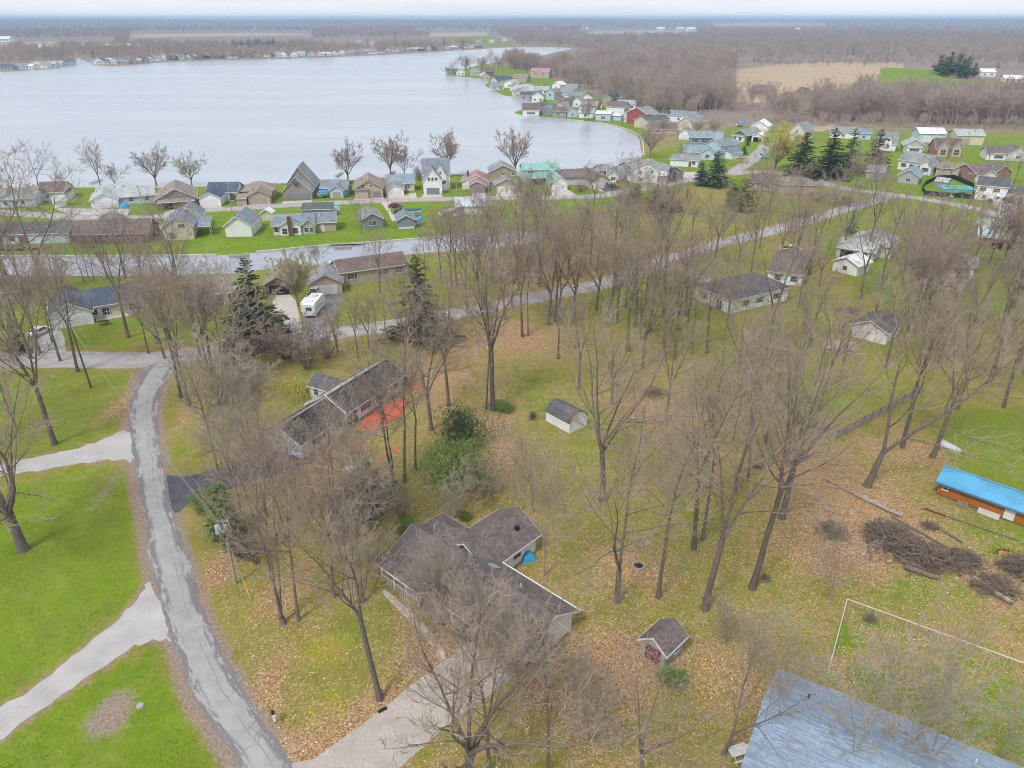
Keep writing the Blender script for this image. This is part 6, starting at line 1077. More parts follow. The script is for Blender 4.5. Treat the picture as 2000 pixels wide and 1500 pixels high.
def covered_boat_dock(px, py, rz, label, L=5.0):
    e = empty('dock', G(px, py), rz, label, 'dock')
    for i in range(int(L / .3)): MB().box(i * .3, 0, .42, i * .3 + .27, 1.3, .47).build('plank', WOODG, e)
    for x in (0, L - .2):
        for y in (0, 1.2): MB().tube([(x, y, 0), (x, y, .75)], .05, 6).build('piling', WOODG, e)
covered_boat_dock(447, 503, 0, 'small wooden dock on the canal below the white garage'); covered_boat_dock(645, 481, .1, 'dock sections on the canal bank below the ranch house', 9); covered_boat_dock(652, 487, .1, 'second dock floating in the canal', 4.5); covered_boat_dock(1150, 333, .9, 'white dock reaching into the lake behind the orange-gabled house', 14); covered_boat_dock(1217, 314, .6, 'long pale dock on the lake bay', 10); covered_boat_dock(765, 343, 1.5, 'lake dock behind the cream cottage', 8); covered_boat_dock(180, 360, 1.5, 'lake dock behind the left lakefront lawn', 8); covered_boat_dock(660, 346, 1.5, 'lake dock behind the light blue bungalow', 8)
e = empty('pontoon_boat', G(652, 517), .1, 'small white moored boat beside the tan ranch house', 'boat'); V, F = hull(4.2, 1.7, .7, False); mesh_obj('hull', mk_mesh('hull', V, F, M_plain('boat_white', (.62, .63, .64), .35), True), e); MB().box(-1.2, -.6, .5, .6, .6, .75).build('deck', TRIM, e); MB().box(.3, -.5, .75, .4, .5, 1.15).build('windscreen', M_glass(), e)
p = G(930, 463); tag(MB().box(-1.1, -.7, 0, 1.1, .7, .25).box(-1.0, -.6, .25, -.8, .6, .9).build('paddle_boat', M_plain('boat_blue', (.10, .28, .60), .4), None, p, .2), 'small blue paddle boat on the far canal bank', 'boat')
# pool with cover, dark fence and pool house
pf = G(1800, 380); e = empty('swimming_pool', G(1845, 374), -.12, 'swimming pool with a green cover and pale blue rim', 'pool'); MB().box(0, 0, 0, 10.5, 6.5, .9).build('pool_wall', M_plain('pool_rim', (.18, .52, .66), .4), e); MB().box(1.0, .7, .9, 9.4, 5.6, .96).build('cover', M_plain('pool_cover', (.06, .33, .29), .5), e); MB().box(-.3, -.25, .9, 10.8, -.0, 1.0).build('coping', TRIM, e)
m = [G(1800, 373), G(1806, 382), G(1900, 389), G(1900, 366), G(1862, 350), G(1830, 351), G(1806, 362)]
e = empty('pool_fence', m[0], 0, 'dark mesh fence round the swimming pool', 'fence')
for p, q in zip(m, m[1:] + m[:1]):
    o = p - m[0]; d = q - p; n = max(1, int(d.length / 2.4))
    nrm_ = Vector((-d.y, d.x, 0)).normalized() * .02
    for i in range(n): s0, s1 = o + d * (i / n), o + d * ((i + .97) / n); MB().slab(s0 + Vector((0, 0, 1.6)) - nrm_, s1 + Vector((0, 0, 1.6)) - nrm_, s1 + Vector((0, 0, 1.6)) + nrm_, s0 + Vector((0, 0, 1.6)) + nrm_, 1.55).build('mesh_panel', M_plain('dark_mesh', (.02, .035, .045), .7), e); MB().tube([s0, s0 + Vector((0, 0, 1.7))], .05, 6).build('fence_post', DARK, e)
H('pool_house', 'small grey pool house inside the dark fence', 'shed', (1825, 365), (1847, 368), [(0, 0, 1, 3.5, 2.3, .9, 'x', 'grey', 'palegrey')])
# picnic table, benches, small yard pieces
def picnic(px, py, rz, label, mat):
    e = empty('picnic_table', G(px, py), rz, label, 'table'); 
    for i in range(5): MB().box(-.9, -.38 + i * .155, .72, .9, -.24 + i * .155, .76).build('plank', mat, e)
    for y in (-.75, .6): MB().box(-.9, y, .42, .9, y + .16, .46).build('bench', mat, e)
    for x in (-.6, .6): MB().tube([(x, -.7, 0), (x, -.2, .72)], .04, 4).tube([(x, .7, 0), (x, .2, .72)], .04, 4).build('leg', mat, e)
picnic(204, 634, .2, 'dark picnic table on the lawn before the navy-roofed house', DARK); picnic(1640, 648, .5, 'dark picnic table near the white shed', DARK); picnic(1443, 1478, .3, 'pale metal table near the left end of the shingled house', STEEL)
p = G(1967, 1083); e = empty('plastic_sled', p, -.45, 'yellow plastic sled lying on dark scrap', 'sled'); V, F = hull(1.7, .62, .2, True); mesh_obj('shell', mk_mesh('shell', V, F, M_plain('sled_yellow', (.66, .36, .05), .5, .2, 3), True), e); MB().box(-.7, -.24, .18, .55, -.2, .23).box(-.7, .2, .18, .55, .24, .23).build('runner', M_plain('sled_orange', (.45, .16, .03), .5), e)
brush(1958, 1078, 26, 6, .15, 36, 'dark scrap and sticks round the yellow sled', DARK, 21)
# flags
def flag(px, py, h, label, ang, s=1.0, pole=True, z0=0, tilt=0):
    p = G(px, py); e = empty('flag', (p.x, p.y, 0), ang, label, 'flag'); 
    MB().tube([(0, 0, z0), (tilt, 0, h)], .03, 6).build('flagpole', STEEL, e); wd, hg = 1.5 * s, .95 * s; rd, wt, bl = M_plain('flag_red', (.48, .03, .05), .7), M_plain('flag_white', (.68, .68, .7), .7), M_plain('flag_blue', (.04, .05, .2), .7)
    for i in range(13):
        m = MB(); z1 = h - .05 - i * hg / 13; z2 = z1 - hg / 13; x0 = tilt + (wd * .4 if i < 7 else 0); n = 6
        for k in range(n):
            xa, xb = x0 + (tilt + wd - x0) * k / n, x0 + (tilt + wd - x0) * (k + 1) / n; ya, yb = .06 * math.sin(xa * 5), .06 * math.sin(xb * 5); dr = -.25; m.add([(xa, ya - .004, z1 + dr * (xa - tilt)), (xb, yb - .004, z1 + dr * (xb - tilt)), (xb, yb - .004, z2 + dr * (xb - tilt)), (xa, ya - .004, z2 + dr * (xa - tilt)), (xa, ya + .004, z1 + dr * (xa - tilt)), (xb, yb + .004, z1 + dr * (xb - tilt)), (xb, yb + .004, z2 + dr * (xb - tilt)), (xa, ya + .004, z2 + dr * (xa - tilt))], [(0,1,2,3),(7,6,5,4)])
        m.build('stripe', rd if i % 2 == 0 else wt, e)
    MB().box(tilt, -.02, h - .05 - hg * 7 / 13 - .05, tilt + wd * .4, .02, h - .07).build('canton', bl, e)
    sm_ = mk_mesh('star', *(lambda q: (q.V, q.F))(MB().prism([((.024 if k % 2 else .055) * s * math.sin(k * math.pi / 5), (.024 if k % 2 else .055) * s * math.cos(k * math.pi / 5)) for k in range(10)], -.026, .026, 'y')), wt)
    for r in range(4):
        for c in range(5): mesh_obj('star', sm_, e, (tilt + wd * .4 * (c + .5) / 5, 0, h - .1 - hg * 7 / 13 * (r + .5) / 4))
flag(931, 706, 4.2, 'striped flag on a pole in the open grass beside the tall tree', .2, 1.1); flag(800, 1193, 3.0, 'striped flag hanging at the porch of the ranch house', -.5, 1.0)
# vehicles
def car(px, py, rz, label, paint, kind='car', cat='car'):
    e = empty({'car': 'parked_car', 'suv': 'parked_suv', 'pickup': 'pickup_truck'}[kind], G(px, py), rz, label, cat, 'parked vehicles')
    pm = M_plain('paint_%s' % paint[0], paint[1], .3, .04, 1, .5)
    prof = {'car': [(-2.2, .35), (-2.25, .75), (-1.9, .92), (2.1, .75), (2.25, .55), (2.2, .3)], 'suv': [(-2.25, .4), (-2.3, 1.0), (1.0, 1.05), (2.2, .95), (2.3, .6), (2.25, .35)], 'pickup': [(-2.8, .45), (-2.8, 1.05), (1.2, 1.1), (2.7, 1.0), (2.8, .7), (2.75, .4)]}[kind]
    cab = {'car': [(-1.7, .9), (-1.1, 1.42), (.5, 1.45), (1.25, .85)], 'suv': [(-2.2, 1.0), (-2.0, 1.7), (.4, 1.75), (1.2, 1.02)], 'pickup': [(-.7, 1.06), (-.55, 1.8), (.7, 1.82), (1.45, 1.07)]}[kind]
    m = MB().prism(prof, -.9, .9, 'y'); m.prism([(p[0], p[1]) for p in cab], -.76, .76, 'y'); m.build('body', pm, e)
    gl = MB(); c = cab; cx = sum(p[0] for p in c) / 4; cz = sum(p[1] for p in c) / 4; sh = [(cx + (p[0] - cx) * .86, cz + (p[1] - cz) * .74) for p in c]; gl.prism(sh, -.775, .775, 'y'); gl.build('side_window', M_glass(), e)
    for (p, q) in ((c[3], c[2]), (c[0], c[1])): d0 = .03 if p is c[3] else -.03; MB().add([(p[0] + d0 - (p[0]-q[0])*.12, -.68, p[1] + (q[1]-p[1])*.12 + .02), (p[0] + d0 - (p[0]-q[0])*.12, .68, p[1] + (q[1]-p[1])*.12 + .02), (q[0] + d0 + (p[0]-q[0])*.1, .64, q[1] - (q[1]-p[1])*.1 + .02), (q[0] + d0 + (p[0]-q[0])*.1, -.64, q[1] - (q[1]-p[1])*.1 + .02)], [(0, 1, 2, 3)]).build('windscreen', M_glass(), e)
    wb = 1.45 if kind != 'pickup' else 1.8
    for x in (-wb, wb):
        for y in (-.82, .82): o = MB().tube([(x, y - .11, .34), (x, y + .11, .34)], .34, 14).build('wheel', DARK, e); MB().tube([(x, y - .12, .34), (x, y + .12, .34)], .19, 10).build('rim', STEEL, o)
    fx = prof[-2][0] - .06
    for y in (-.62, .62): MB().box(fx - .08, y - .16, .6, fx + .05, y + .16, .75).build('headlight', TRIM, e); MB().box(prof[1][0] - .03, y - .12, .62, prof[1][0] + .06, y + .12, .8).build('tail_light', SHUT_R, e)
    if kind == 'pickup': MB().box(-2.7, -.76, 1.04, -.75, .76, 1.12).build('truck_bed', DARK, e)
WHT, BLK, SIL, BLU = ('white', (.66, .67, .68)), ('black', (.03, .03, .035)), ('silver', (.5, .52, .55)), ('blue', (.06, .09, .16))
car(80, 652, 1.3, 'white car parked on the drive of the navy-roofed house', WHT); car(615, 578, 1.5, 'white pickup truck parked nose-in behind the camper trailer', WHT, 'pickup', 'truck'); car(1198, 369, .1, 'dark car parked on the blacktop by the orange-gabled house', BLK, 'suv'); car(1216, 357, .4, 'black car in front of the white bungalow', BLK); car(1449, 309, .2, 'silver car parked beside the sky blue house', SIL); car(1545, 492, -.4, 'white pickup truck in front of the brown hip-roofed house', WHT, 'pickup', 'truck'); car(1992, 393, 1.3, 'dark blue car on the drive of the split-level house', BLU); car(779, 415, 1.4, 'dark car parked behind the grey-blue garage', BLK); car(636, 411, 1.9, 'dark vehicle beside the pale blue boat cover', BLK, 'suv'); car(1815, 472, -.1, 'blue car parked behind the trees on the right', BLU); car(772, 405, .3, 'dark red car on the drive above the grey-blue garage', ('dark_red', (.22, .04, .05)))
p = G(1857, 387); e = empty('ride_on_mower', p, .3, 'white ride-on mower on the lawn by the pool fence', 'mower'); MB().box(-.7, -.4, .25, .7, .4, .6).box(-.2, -.25, .6, .1, .25, 1.0).build('body', TRIM, e)
for x in (-.5, .5): MB().tube([(x, -.5, .25), (x, .5, .25)], .25, 10).build('wheel', DARK, e)
# camper trailer
p = G(605, 622); e = empty('camper_trailer', p, 1.52, 'white camper trailer with a slide-out beside the garage drive', 'trailer'); WT = M_plain('camper_white', (.66, .68, .70), .35, .05)
m = MB(); m.prism([(0, .6), (7.2, .6), (7.6, 1.4), (7.3, 2.6), (6.6, 3.1), (.3, 3.1), (0, 2.8)], -1.25, 1.25, 'y'); m.build('body', WT, e); MB().box(1.6, 1.25, .8, 5.0, 2.1, 2.8).build('slide_out', WT, e); MB().box(2.6, 2.1, 1.5, 3.6, 2.14, 2.2).build('side_window', M_glass(), e); MB().box(-.03, -.6, 1.6, -.001, .6, 2.3).build('rear_window', M_glass(), e); MB().box(1.2, -.4, 3.1, 2.0, .3, 3.3).build('roof_vent', TRIM, e); MB().box(4.2, -.5, 3.1, 5.2, .5, 3.35).build('air_conditioner', M_plain('aircon', (.55, .55, .56), .5), e)
for x in (2.6, 3.5):
    for y in (-1.2, 1.2): MB().tube([(x, y - .12, .35), (x, y + .12, .35)], .36, 12).build('wheel', DARK, e)
MB().tube([(7.2, -.9, .6), (8.8, 0, .55), (7.2, .9, .6)], .05, 5).build('hitch', DARK, e); MB().box(1.0, -1.27, 1.5, 6.0, -1.252, 1.7).build('stripe', M_plain('camper_stripe', (.3, .34, .4), .5), e)
for q in [(545, 576, 'dark barrel beside the carport'), (1072, 1262, 'dark bin at the gable end of the ranch house')]: tag(MB().tube([(0, 0, 0), (0, 0, .45), (0, 0, .9)], [.28, .32, .28], 12).build('barrel', DARK, None, G(q[0], q[1])), q[2], 'barrel')
tag(MB().tube([(0, 0, 0), (0, 0, .12)], [.34, .3], 12).build('well_cover', M_plain('well_cover_grey', (.36, .34, .36), .8), None, G(274, 1379)), 'small grey well cover in the lawn beside the bare earth patch', 'well cover')
tag(MB().box(-.4, -.12, 0, .4, .12, .2).build('curb_block', DARK, None, G(747, 1388), .6), 'dark kerb block at the edge of the concrete drive', 'kerb block')
for i, (x, y) in enumerate([(227, 716), (243, 721), (258, 738)]): tag(MB().tube([(0, 0, 0), (0, 0, .9)], .05, 6).build('marker_post', TRIM, None, G(x, y)), ['white marker post at the road junction, nearest the lane', 'middle white marker post at the road junction', 'white marker post at the road junction, nearest the viewer'][i], 'post', 'junction marker posts')
e = empty('gas_grill', G(1030, 1300), .2, 'dark covered grill by the garage corner of the ranch house', 'grill'); MB().box(-.5, -.3, .2, .5, .3, .85).build('cabinet', DARK, e); MB().prism([(-.3, .85), (.3, .85), (.22, 1.1), (-.22, 1.1)], -.5, .5, 'x').build('lid', M_plain('grill_cover', (.16, .16, .18), .6), e)
# small dwellings strung along the opposite shore, too far off to show their parts
fh = []
for i, (w, d, h, r, rg) in enumerate([(13, 9, 4, 2.6, 'x'), (10, 10, 4.6, 3, 'y'), (15, 9, 3.4, 2.4, 'x')]):
    fh.append((w, d, h, r, rg))
def far_house(px, py, k, wall, roof, label, group, s=1.0):
    w, d, h, r, rg = fh[k]; p = G(px, py); key = ('fh', k, wall, roof); z = float(terrain(p.x, p.y)); e = empty('shore_house', (p.x, p.y, z), rnd.uniform(-.25, .25), label, 'house', group); e.scale = (s, s, s)
    if key not in WC:
        o = empty('tmp'); block(o, -w/2, 0, w, d, h, r, rg, wall, roof, .4); WC[key] = [(c.name.split('.')[0], c.data) for c in o.children]
        for c in list(o.children): bpy.data.objects.remove(c)
        bpy.data.objects.remove(o)
    for nm, me in WC[key]: mesh_obj(nm, me, e)
    WM = window_mesh(2.0, 1.4)
    for x in ((-.25, .25) if k != 2 else (-.3, 0, .3)): o = mesh_obj('window', WM[0], e, (x * w, -.003, 1.2)); mesh_obj('pane', WM[1], o)
fr_ = random.Random(5); shore = [(5, 138), (60, 136), (110, 132), (150, 123), (190, 127), (230, 127), (270, 124.5), (310, 120.5), (380, 117), (500, 114), (600, 111.5), (700, 107.5), (800, 102.5), (870, 98), (930, 94.5)]
def along(x):
    for (a, b) in zip(shore[:-1], shore[1:]):
        if a[0] <= x <= b[0]: return a[1] + (b[1] - a[1]) * (x - a[0]) / (b[0] - a[0])
    return shore[-1][1]
wl_n = {'white': 'white', 'cream': 'cream', 'paleblue': 'pale blue', 'grey': 'grey', 'beige': 'beige', 'greywhite': 'off-white', 'brown': 'brown'}
x = 12
while x < 935:
    wk = fr_.choice(['white', 'white', 'paleblue', 'cream', 'grey', 'beige', 'greywhite', 'brown']); rk = fr_.choice(['grey', 'palegrey', 'mauve', 'slate', 'white', 'charcoal'])
    if not 140 < x < 185: far_house(x, along(x) - fr_.uniform(.5, 2.6), fr_.randrange(3), wk, rk, 'small %s house with a %s roof on the opposite lake shore' % (wl_n[wk], {'palegrey': 'pale grey', 'mauve': 'brown', 'slate': 'slate'}.get(rk, rk)), 'houses on the opposite shore: %s walls, %s roof' % (wk, rk))
    x += fr_.uniform(8, 17)
for x, y in [(75, 95), (95, 94), (118, 95), (140, 94), (162, 93), (185, 92), (205, 92), (230, 93), (250, 92), (265, 93)]: far_house(x, y, 2, 'white', 'metalwhite', 'long low white building behind the trees of the opposite shore', 'white sheds behind the opposite shore')
far_house(8, 80, 2, 'white', 'metalwhite', 'long white barn on the field at the far left', 'far barn', 2.2); far_house(168, 85, 0, 'white', 'white', 'white farmhouse on the green field across the lake', None)
for x, y, k in [(1195, 132, 0), (1218, 128, 1), (1243, 130, 0), (1270, 128, 2), (1165, 152, 0), (1175, 156, 1), (1145, 130, 2)]: far_house(x, y, k, 'greywhite', 'slate', 'pale house glimpsed among the bare woods right of the point', 'pale houses in the woods')
for x, y, k, w_, r_k in [(884, 145.5, 0, 'grey', 'mauve'), (900, 147.5, 1, 'white', 'grey'), (1016, 191, 1, 'cream', 'slate'), (1030, 196, 0, 'grey', 'charcoal'), (1050, 199, 1, 'white', 'mauve'), (948, 157, 1, 'beige', 'charcoal'), (972, 176, 0, 'paleblue', 'grey'), (1010, 178, 1, 'white', 'slate'), (1030, 180, 2, 'beige', 'grey'), (1058, 184, 0, 'white', 'palegrey'), (1128, 196, 0, 'grey', 'slate'), (1146, 202, 1, 'white', 'charcoal'), (1160, 212, 0, 'cream', 'mauve'), (1225, 214, 0, 'white', 'palegrey'), (1068, 222, 0, 'greywhite', 'charcoal'), (1094, 224, 1, 'white', 'slate'), (1142, 224, 1, 'grey', 'grey')]: far_house(x, y, k, w_, r_k, '%s house with a %s roof squeezed in among the bay and point cottages' % (w_.replace('pale', 'pale ').replace('greywhite', 'off-white'), r_k.replace('pale', 'pale ').replace('mauve', 'brown')), 'cottages filling the bay shore: %s, %s' % (w_, r_k), .85)
for x, y in [(960, 83), (985, 80), (935, 85), (700, 86), (725, 88)]: far_house(x, y, 0, 'white', 'palegrey', 'far white farm building beyond the opposite shore', 'far farm buildings')
for x, y in [(1065, 62), (1140, 61), (1290, 60), (1330, 60), (1350, 61), (430, 46), (760, 47), (1560, 62)]: far_house(x, y, 2, 'white', 'metalwhite', 'tiny white farm building near the horizon', 'white farm buildings near the horizon', 2.5)
far_house(1925, 165, 0, 'white', 'metalwhite', 'white farmstead right of the dark pines', None); far_house(1975, 173, 2, 'white', 'metalwhite', 'low white greenhouse at the right edge of the green field', None); far_house(1572, 188, 1, 'darkgreen', 'charcoal', 'small dark hut in the scrub below the tan field', None, .7); far_house(1488, 185, 2, 'brown', 'mauve', 'brown barn in the trees left of the tan field', None)

# ------------------------------------------------------------ plant the trees: kind, base pixel, top row, width factor, lean (x, y)
T = [
 # left of the road
 ('open', 45, 1074, 715, 1.05, (.02, .0)), ('tallE', 107, 868, 555, 1.0), ('tallC', 152, 726, 500, .9), ('tallB', 60, 700, 470, 1.0), ('tallA', 78, 690, 480, .9), ('tallD', 118, 705, 505, 1.0), ('rosy', 30, 690, 520, 1.0), ('open', -60, 880, 600, 1.0), ('tallA', 20, 812, 590, .8),
 ('tallA', 251, 659, 412, .9, (-.02, 0)), ('tallB', 19, 560, 268, 1.0), ('tallD', 83, 572, 272, 1.1), ('tallE', -30, 560, 300, 1.1), ('slim', 165, 551, 440, .9), ('slim', 173, 543, 432, .8), ('slim', 185, 552, 440, .9), ('tallA', 346, 545, 372, 1.0), ('tallC', 245, 545, 390, .9), ('round', 116, 363, 335, 1.0), ('tallB', 128, 560, 450, .7),
 ('tallC', 353, 776, 500, .8), ('tallA', 369, 791, 520, .9), ('tallB', 405, 719, 490, .9), ('slim', 413, 721, 520, .9), ('tallB', 338, 702, 478, .95), ('tallD', 322, 700, 500, .9), ('tallE', 392, 696, 500, .9), ('slim', 300, 540, 430, .8), ('tallC', 430, 690, 540, .8), ('tallA', 290, 690, 545, .8), ('rosy', 210, 545, 420, .9), ('rosy', 278, 548, 430, .9),
 # lakefront
 ('rosy', 197, 366, 262, .9), ('round', 226, 367, 314, 1.0), ('vase', 306, 364, 276, 1.1), ('fanY', 375, 362, 292, 1.0), ('tallD', 75, 366, 268, .9), ('tallA', 2, 370, 283, 1.0), ('vase', 681, 358, 268, 1.1), ('vase', 763, 348, 252, 1.1), ('round', 790, 348, 279, .9), ('vase', 875, 346, 243, 1.1), ('vase', 1006, 343, 238, 1.1), ('rosyshrub', 820, 352, 318, .9), ('vase', 1270, 309, 234, 1.1),
 ('tallB', 707, 456, 368, .9), ('tallA', 742, 571, 436, .9), ('round', 620, 520, 470, .9), ('fanY', 582, 598, 478, .8), ('pale', 1265, 382, 327, 1.0), ('rosyshrub', 1135, 375, 352, 1.0), ('slim', 760, 420, 340, .6),
 # thicket and yard between the road and the ranch house
 ('twin', 552, 1218, 832, 1.1), ('slim', 583, 1212, 880, .9), ('tallC', 742, 1366, 955, .85, (-.16, .02)), ('slim', 480, 1060, 790, .9), ('tallA', 520, 1010, 770, .8), ('slim', 560, 1060, 800, .9), ('slim', 440, 968, 780, .8), ('slim', 500, 950, 740, .8), ('slim', 655, 1010, 745, .8), ('slim', 672, 1120, 840, .8),
 ('slim', 530, 1130, 850, .8), ('shrub', 500, 1100, 1000, 1.1), ('shrub', 430, 790, 690, 1.2), ('paleshrub', 480, 780, 680, 1.3), ('rosyshrub', 500, 690, 610, 1.4), ('rosyshrub', 560, 700, 620, 1.3), ('shrub', 600, 720, 620, 1.3), ('shrub', 640, 700, 610, 1.2), ('shrub', 470, 740, 650, 1.3), ('pale', 690, 1180, 960, .9),
 ('pale', 822, 1248, 1075, .8), ('paleshrub', 938, 1258, 1130, 1.1), ('paleshrub', 1010, 1335, 1165, 1.1), ('pale', 950, 1300, 1120, .7), ('pale', 1062, 1125, 870, .8), ('pale', 1040, 1000, 820, .9), ('paleshrub', 880, 1010, 900, 1.2), ('paleshrub', 950, 970, 880, 1.2), ('shrub', 785, 1015, 930, 1.0), ('pale', 1000, 1010, 830, 1.0), ('paleshrub', 860, 1160, 1060, .9), ('pale', 880, 1210, 1030, .8),
 # behind and around the house with red mulch
 ('twin', 769, 945, 612, .9), ('slim', 791, 942, 640, 1.0), ('slim', 812, 918, 640, .9), ('tallB', 842, 840, 540, .9), ('tallA', 876, 793, 540, .85), ('tallC', 792, 752, 500, .8), ('tallE', 963, 801, 466, .95), ('slim', 950, 799, 520, .8), ('tallA', 700, 700, 560, .8), ('slim', 735, 690, 560, .9), ('rosy', 660, 690, 570, .9), ('tallD', 880, 680, 500, .9), ('slim', 760, 690, 540, .9), ('tallB', 720, 680, 560, .8),
 # the open wood in the middle
 ('tallB', 1176, 978, 560, 1.0), ('tallD', 1206, 1174, 745, .9), ('slim', 1285, 1167, 770, 1.0), ('tallC', 1355, 1072, 690, .8), ('slim', 1372, 1054, 680, .9), ('tallA', 1376, 1190, 720, .85, (.06, 0)), ('tallC', 1469, 1149, 640, .8, (.09, 0)), ('tallB', 1526, 1012, 570, .9, (.05, 0)), ('twin', 1535, 905, 560, .8), ('slim', 1460, 940, 640, .9),
 ('tallD', 1693, 950, 520, 1.05, (.06, 0)), ('tallC', 1762, 874, 560, .85), ('tallA', 1821, 893, 585, .9, (.1, 0)), ('slim', 1796, 776, 560, .9), ('tallC', 1960, 796, 560, .9), ('tallB', 2004, 882, 600, 1.0), ('slim', 1430, 870, 640, .8), ('pale', 1230, 960, 780, .9), ('pale', 1300, 1010, 820, .9),
 # along the bottom edge
 ('open', 918, 1545, 1160, .9), ('slim', 957, 1532, 1170, 1.1), ('slim', 1070, 1512, 1185, .9), ('tallB', 1252, 1535, 1285, 1.1), ('tallD', 1412, 1475, 1200, .8, (.1, 0)), ('pale', 1655, 1545, 1240, .8), ('pale', 1735, 1535, 1250, .8), ('pale', 1800, 1535, 1210, .8), ('pale', 1940, 1510, 1310, .8), ('pale', 1500, 1390, 1190, .9), ('paleshrub', 1160, 1440, 1330, 1.2), ('pale', 1620, 1180, 990, .8),
 # the belt of trees along the lane
 ('tallB', 1072, 634, 396, .9), ('tallA', 1085, 630, 410, .8), ('tallC', 1020, 658, 436, .8), ('slim', 1031, 656, 450, .8), ('tallA', 1052, 562, 385, .9), ('tallD', 1092, 604, 392, .9), ('rosy', 1110, 540, 385, 1.0), ('rosy', 1010, 530, 382, 1.0), ('rosy', 1060, 520, 378, 1.0), ('tallB', 1165, 606, 430, 1.0), ('tallE', 1205, 632, 465, 1.0), ('tallA', 1240, 640, 450, .9), ('tallC', 1262, 594, 425, .9), ('tallB', 1185, 640, 480, .9), ('twin', 1222, 600, 440, 1.0), ('tallB', 1310, 655, 495, .9), ('tallA', 1340, 648, 470, .9), ('slim', 1352, 692, 510, .9), ('tallC', 1380, 690, 500, .9), ('slim', 1318, 700, 500, .9), ('tallA', 1421, 625, 460, .9), ('tallB', 1440, 524, 388, .9), ('tallC', 1466, 538, 395, .8), ('tallA', 1522, 522, 395, .9), ('rosy', 1545, 512, 390, .9), ('tallE', 1255, 720, 545, 1.0), ('tallB', 1195, 790, 600, .9), ('tallA', 1130, 760, 570, .9), ('tallD', 1400, 780, 540, .9), ('tallE', 1090, 700, 545, .9), ('tallA', 1300, 830, 600, .9), ('slim', 1480, 790, 570, .9), ('tallB', 1440, 740, 540, .9),
 ('tallA', 882, 565, 395, .9), ('tallD', 912, 604, 400, .9), ('tallC', 862, 545, 400, .8), ('tallA', 942, 604, 420, .9), ('tallB', 986, 624, 420, .9), ('rosy', 1000, 600, 400, .9), ('slim', 900, 520, 380, .9), ('rosy', 960, 545, 385, .9), ('slim', 830, 590, 430, .8), ('rosy', 1140, 490, 380, .9), ('tallB', 1280, 480, 378, .9), ('tallA', 1200, 500, 390, .9), ('tallE', 1350, 470, 372, .9), ('rosy', 1410, 470, 380, .9), ('rosy', 1240, 470, 385, .9), ('tallA', 1385, 520, 400, .8),
 # right side
 ('tallC', 1690, 503, 330, .9), ('tallB', 1742, 474, 345, .9), ('tallA', 1620, 440, 345, .8), ('tallD', 1500, 440, 345, .9), ('rosy', 1760, 560, 430, 1.0), ('tallB', 1802, 585, 440, .9), ('tallA', 1852, 610, 450, .9), ('rosy', 1902, 640, 470, 1.0), ('tallC', 1950, 665, 480, .9), ('rosy', 1985, 720, 500, 1.0), ('tallB', 1880, 700, 520, .9), ('tallE', 1930, 750, 540, .9), ('tallA', 1782, 660, 480, .9), ('tallB', 1832, 710, 520, .9), ('rosy', 1992, 610, 450, 1.0), ('tallD', 1702, 650, 480, .9), ('rosy', 1810, 520, 400, .9), ('tallA', 1720, 560, 410, .9), ('rosy', 1600, 560, 420, 1.0), ('tallA', 1560, 600, 440, .9), ('rosy', 1580, 680, 500, .9), ('tallB', 1640, 740, 540, .9), ('tallA', 1730, 720, 530, .9), ('tallC', 1600, 800, 560, .9), ('rosy', 1970, 460, 370, .9), ('slim', 1840, 345, 290, 1.0), ('slim', 1950, 370, 300, .9), ('rosy', 1330, 320, 268, .9), ('slim', 1810, 350, 300, .9), ('rosy', 1930, 320, 275, 1.0), ('tallA', 1980, 360, 290, .9), ('tallB', 1870, 800, 590, .9), ('rosy', 1680, 400, 335, .9), ('rosy', 1550, 430, 355, .9), ('tallD', 1475, 480, 370, .9), ('pale', 1665, 368, 300, 1.0), ('pale', 1600, 400, 340, 1.0), ('rosy', 1500, 380, 330, 1.0), ('rosy', 1420, 430, 360, .9),
 # the bay shore
 ('vase', 1150, 234, 190, .8), ('vase', 1142, 236, 196, .8), ('round', 1060, 214, 192, .9), ('rosy', 1115, 215, 180, .9), ('rosy', 1090, 200, 168, .8), ('rosy', 1170, 218, 182, .8), ('round', 872, 147, 127, 1.0), ('rosy', 1215, 250, 215, .8), ('rosy', 1295, 262, 222, 1.0), ('rosy', 1372, 252, 222, 1.0), ('fanY', 1395, 262, 228, 1.1), ('fanY', 1360, 262, 230, 1.1), ('rosy', 1415, 282, 258, 1.0), ('tallA', 1335, 270, 235, .8),
]
for i, x in enumerate(range(886, 1040, 8)): T.append((['rosy', 'slim', 'tallA', 'vase'][i % 4], x, 146 - (i % 3) * 4 - (i * .2), 112 - (i % 5) * 3, .9))
fill = random.Random(11)
def fillin(poly, n, kinds, hpx):
    P = poly_w(poly); lo, hi = P.min(0), P.max(0); k = 0
    while k < n:
        q = np.array([fill.uniform(lo[0], hi[0]), fill.uniform(lo[1], hi[1])])
        if not inside(P, q[:1], q[1:])[0]: continue
        d = Vector((q[0], q[1], 0)); zc = d.y * CP + HC * SP; px = 1000 + FPX * d.x / zc; py = 750 - FPX * (d.y * SP - HC * CP) / zc
        T.append((fill.choice(kinds), px, py, py - fill.uniform(*hpx) * 143 / zc, fill.uniform(.85, 1.1))); k += 1
fillin([(870, 600), (900, 480), (1100, 430), (1480, 420), (1490, 520), (1300, 500), (1130, 580), (900, 640)], 24, ['tallA', 'tallB', 'rosy', 'tallC', 'tallE', 'rosy'], (170, 230))
fillin([(1060, 680), (1130, 590), (1300, 520), (1340, 620), (1380, 700), (1240, 760)], 11, ['tallA', 'tallB', 'tallD', 'tallE', 'slim'], (190, 250))
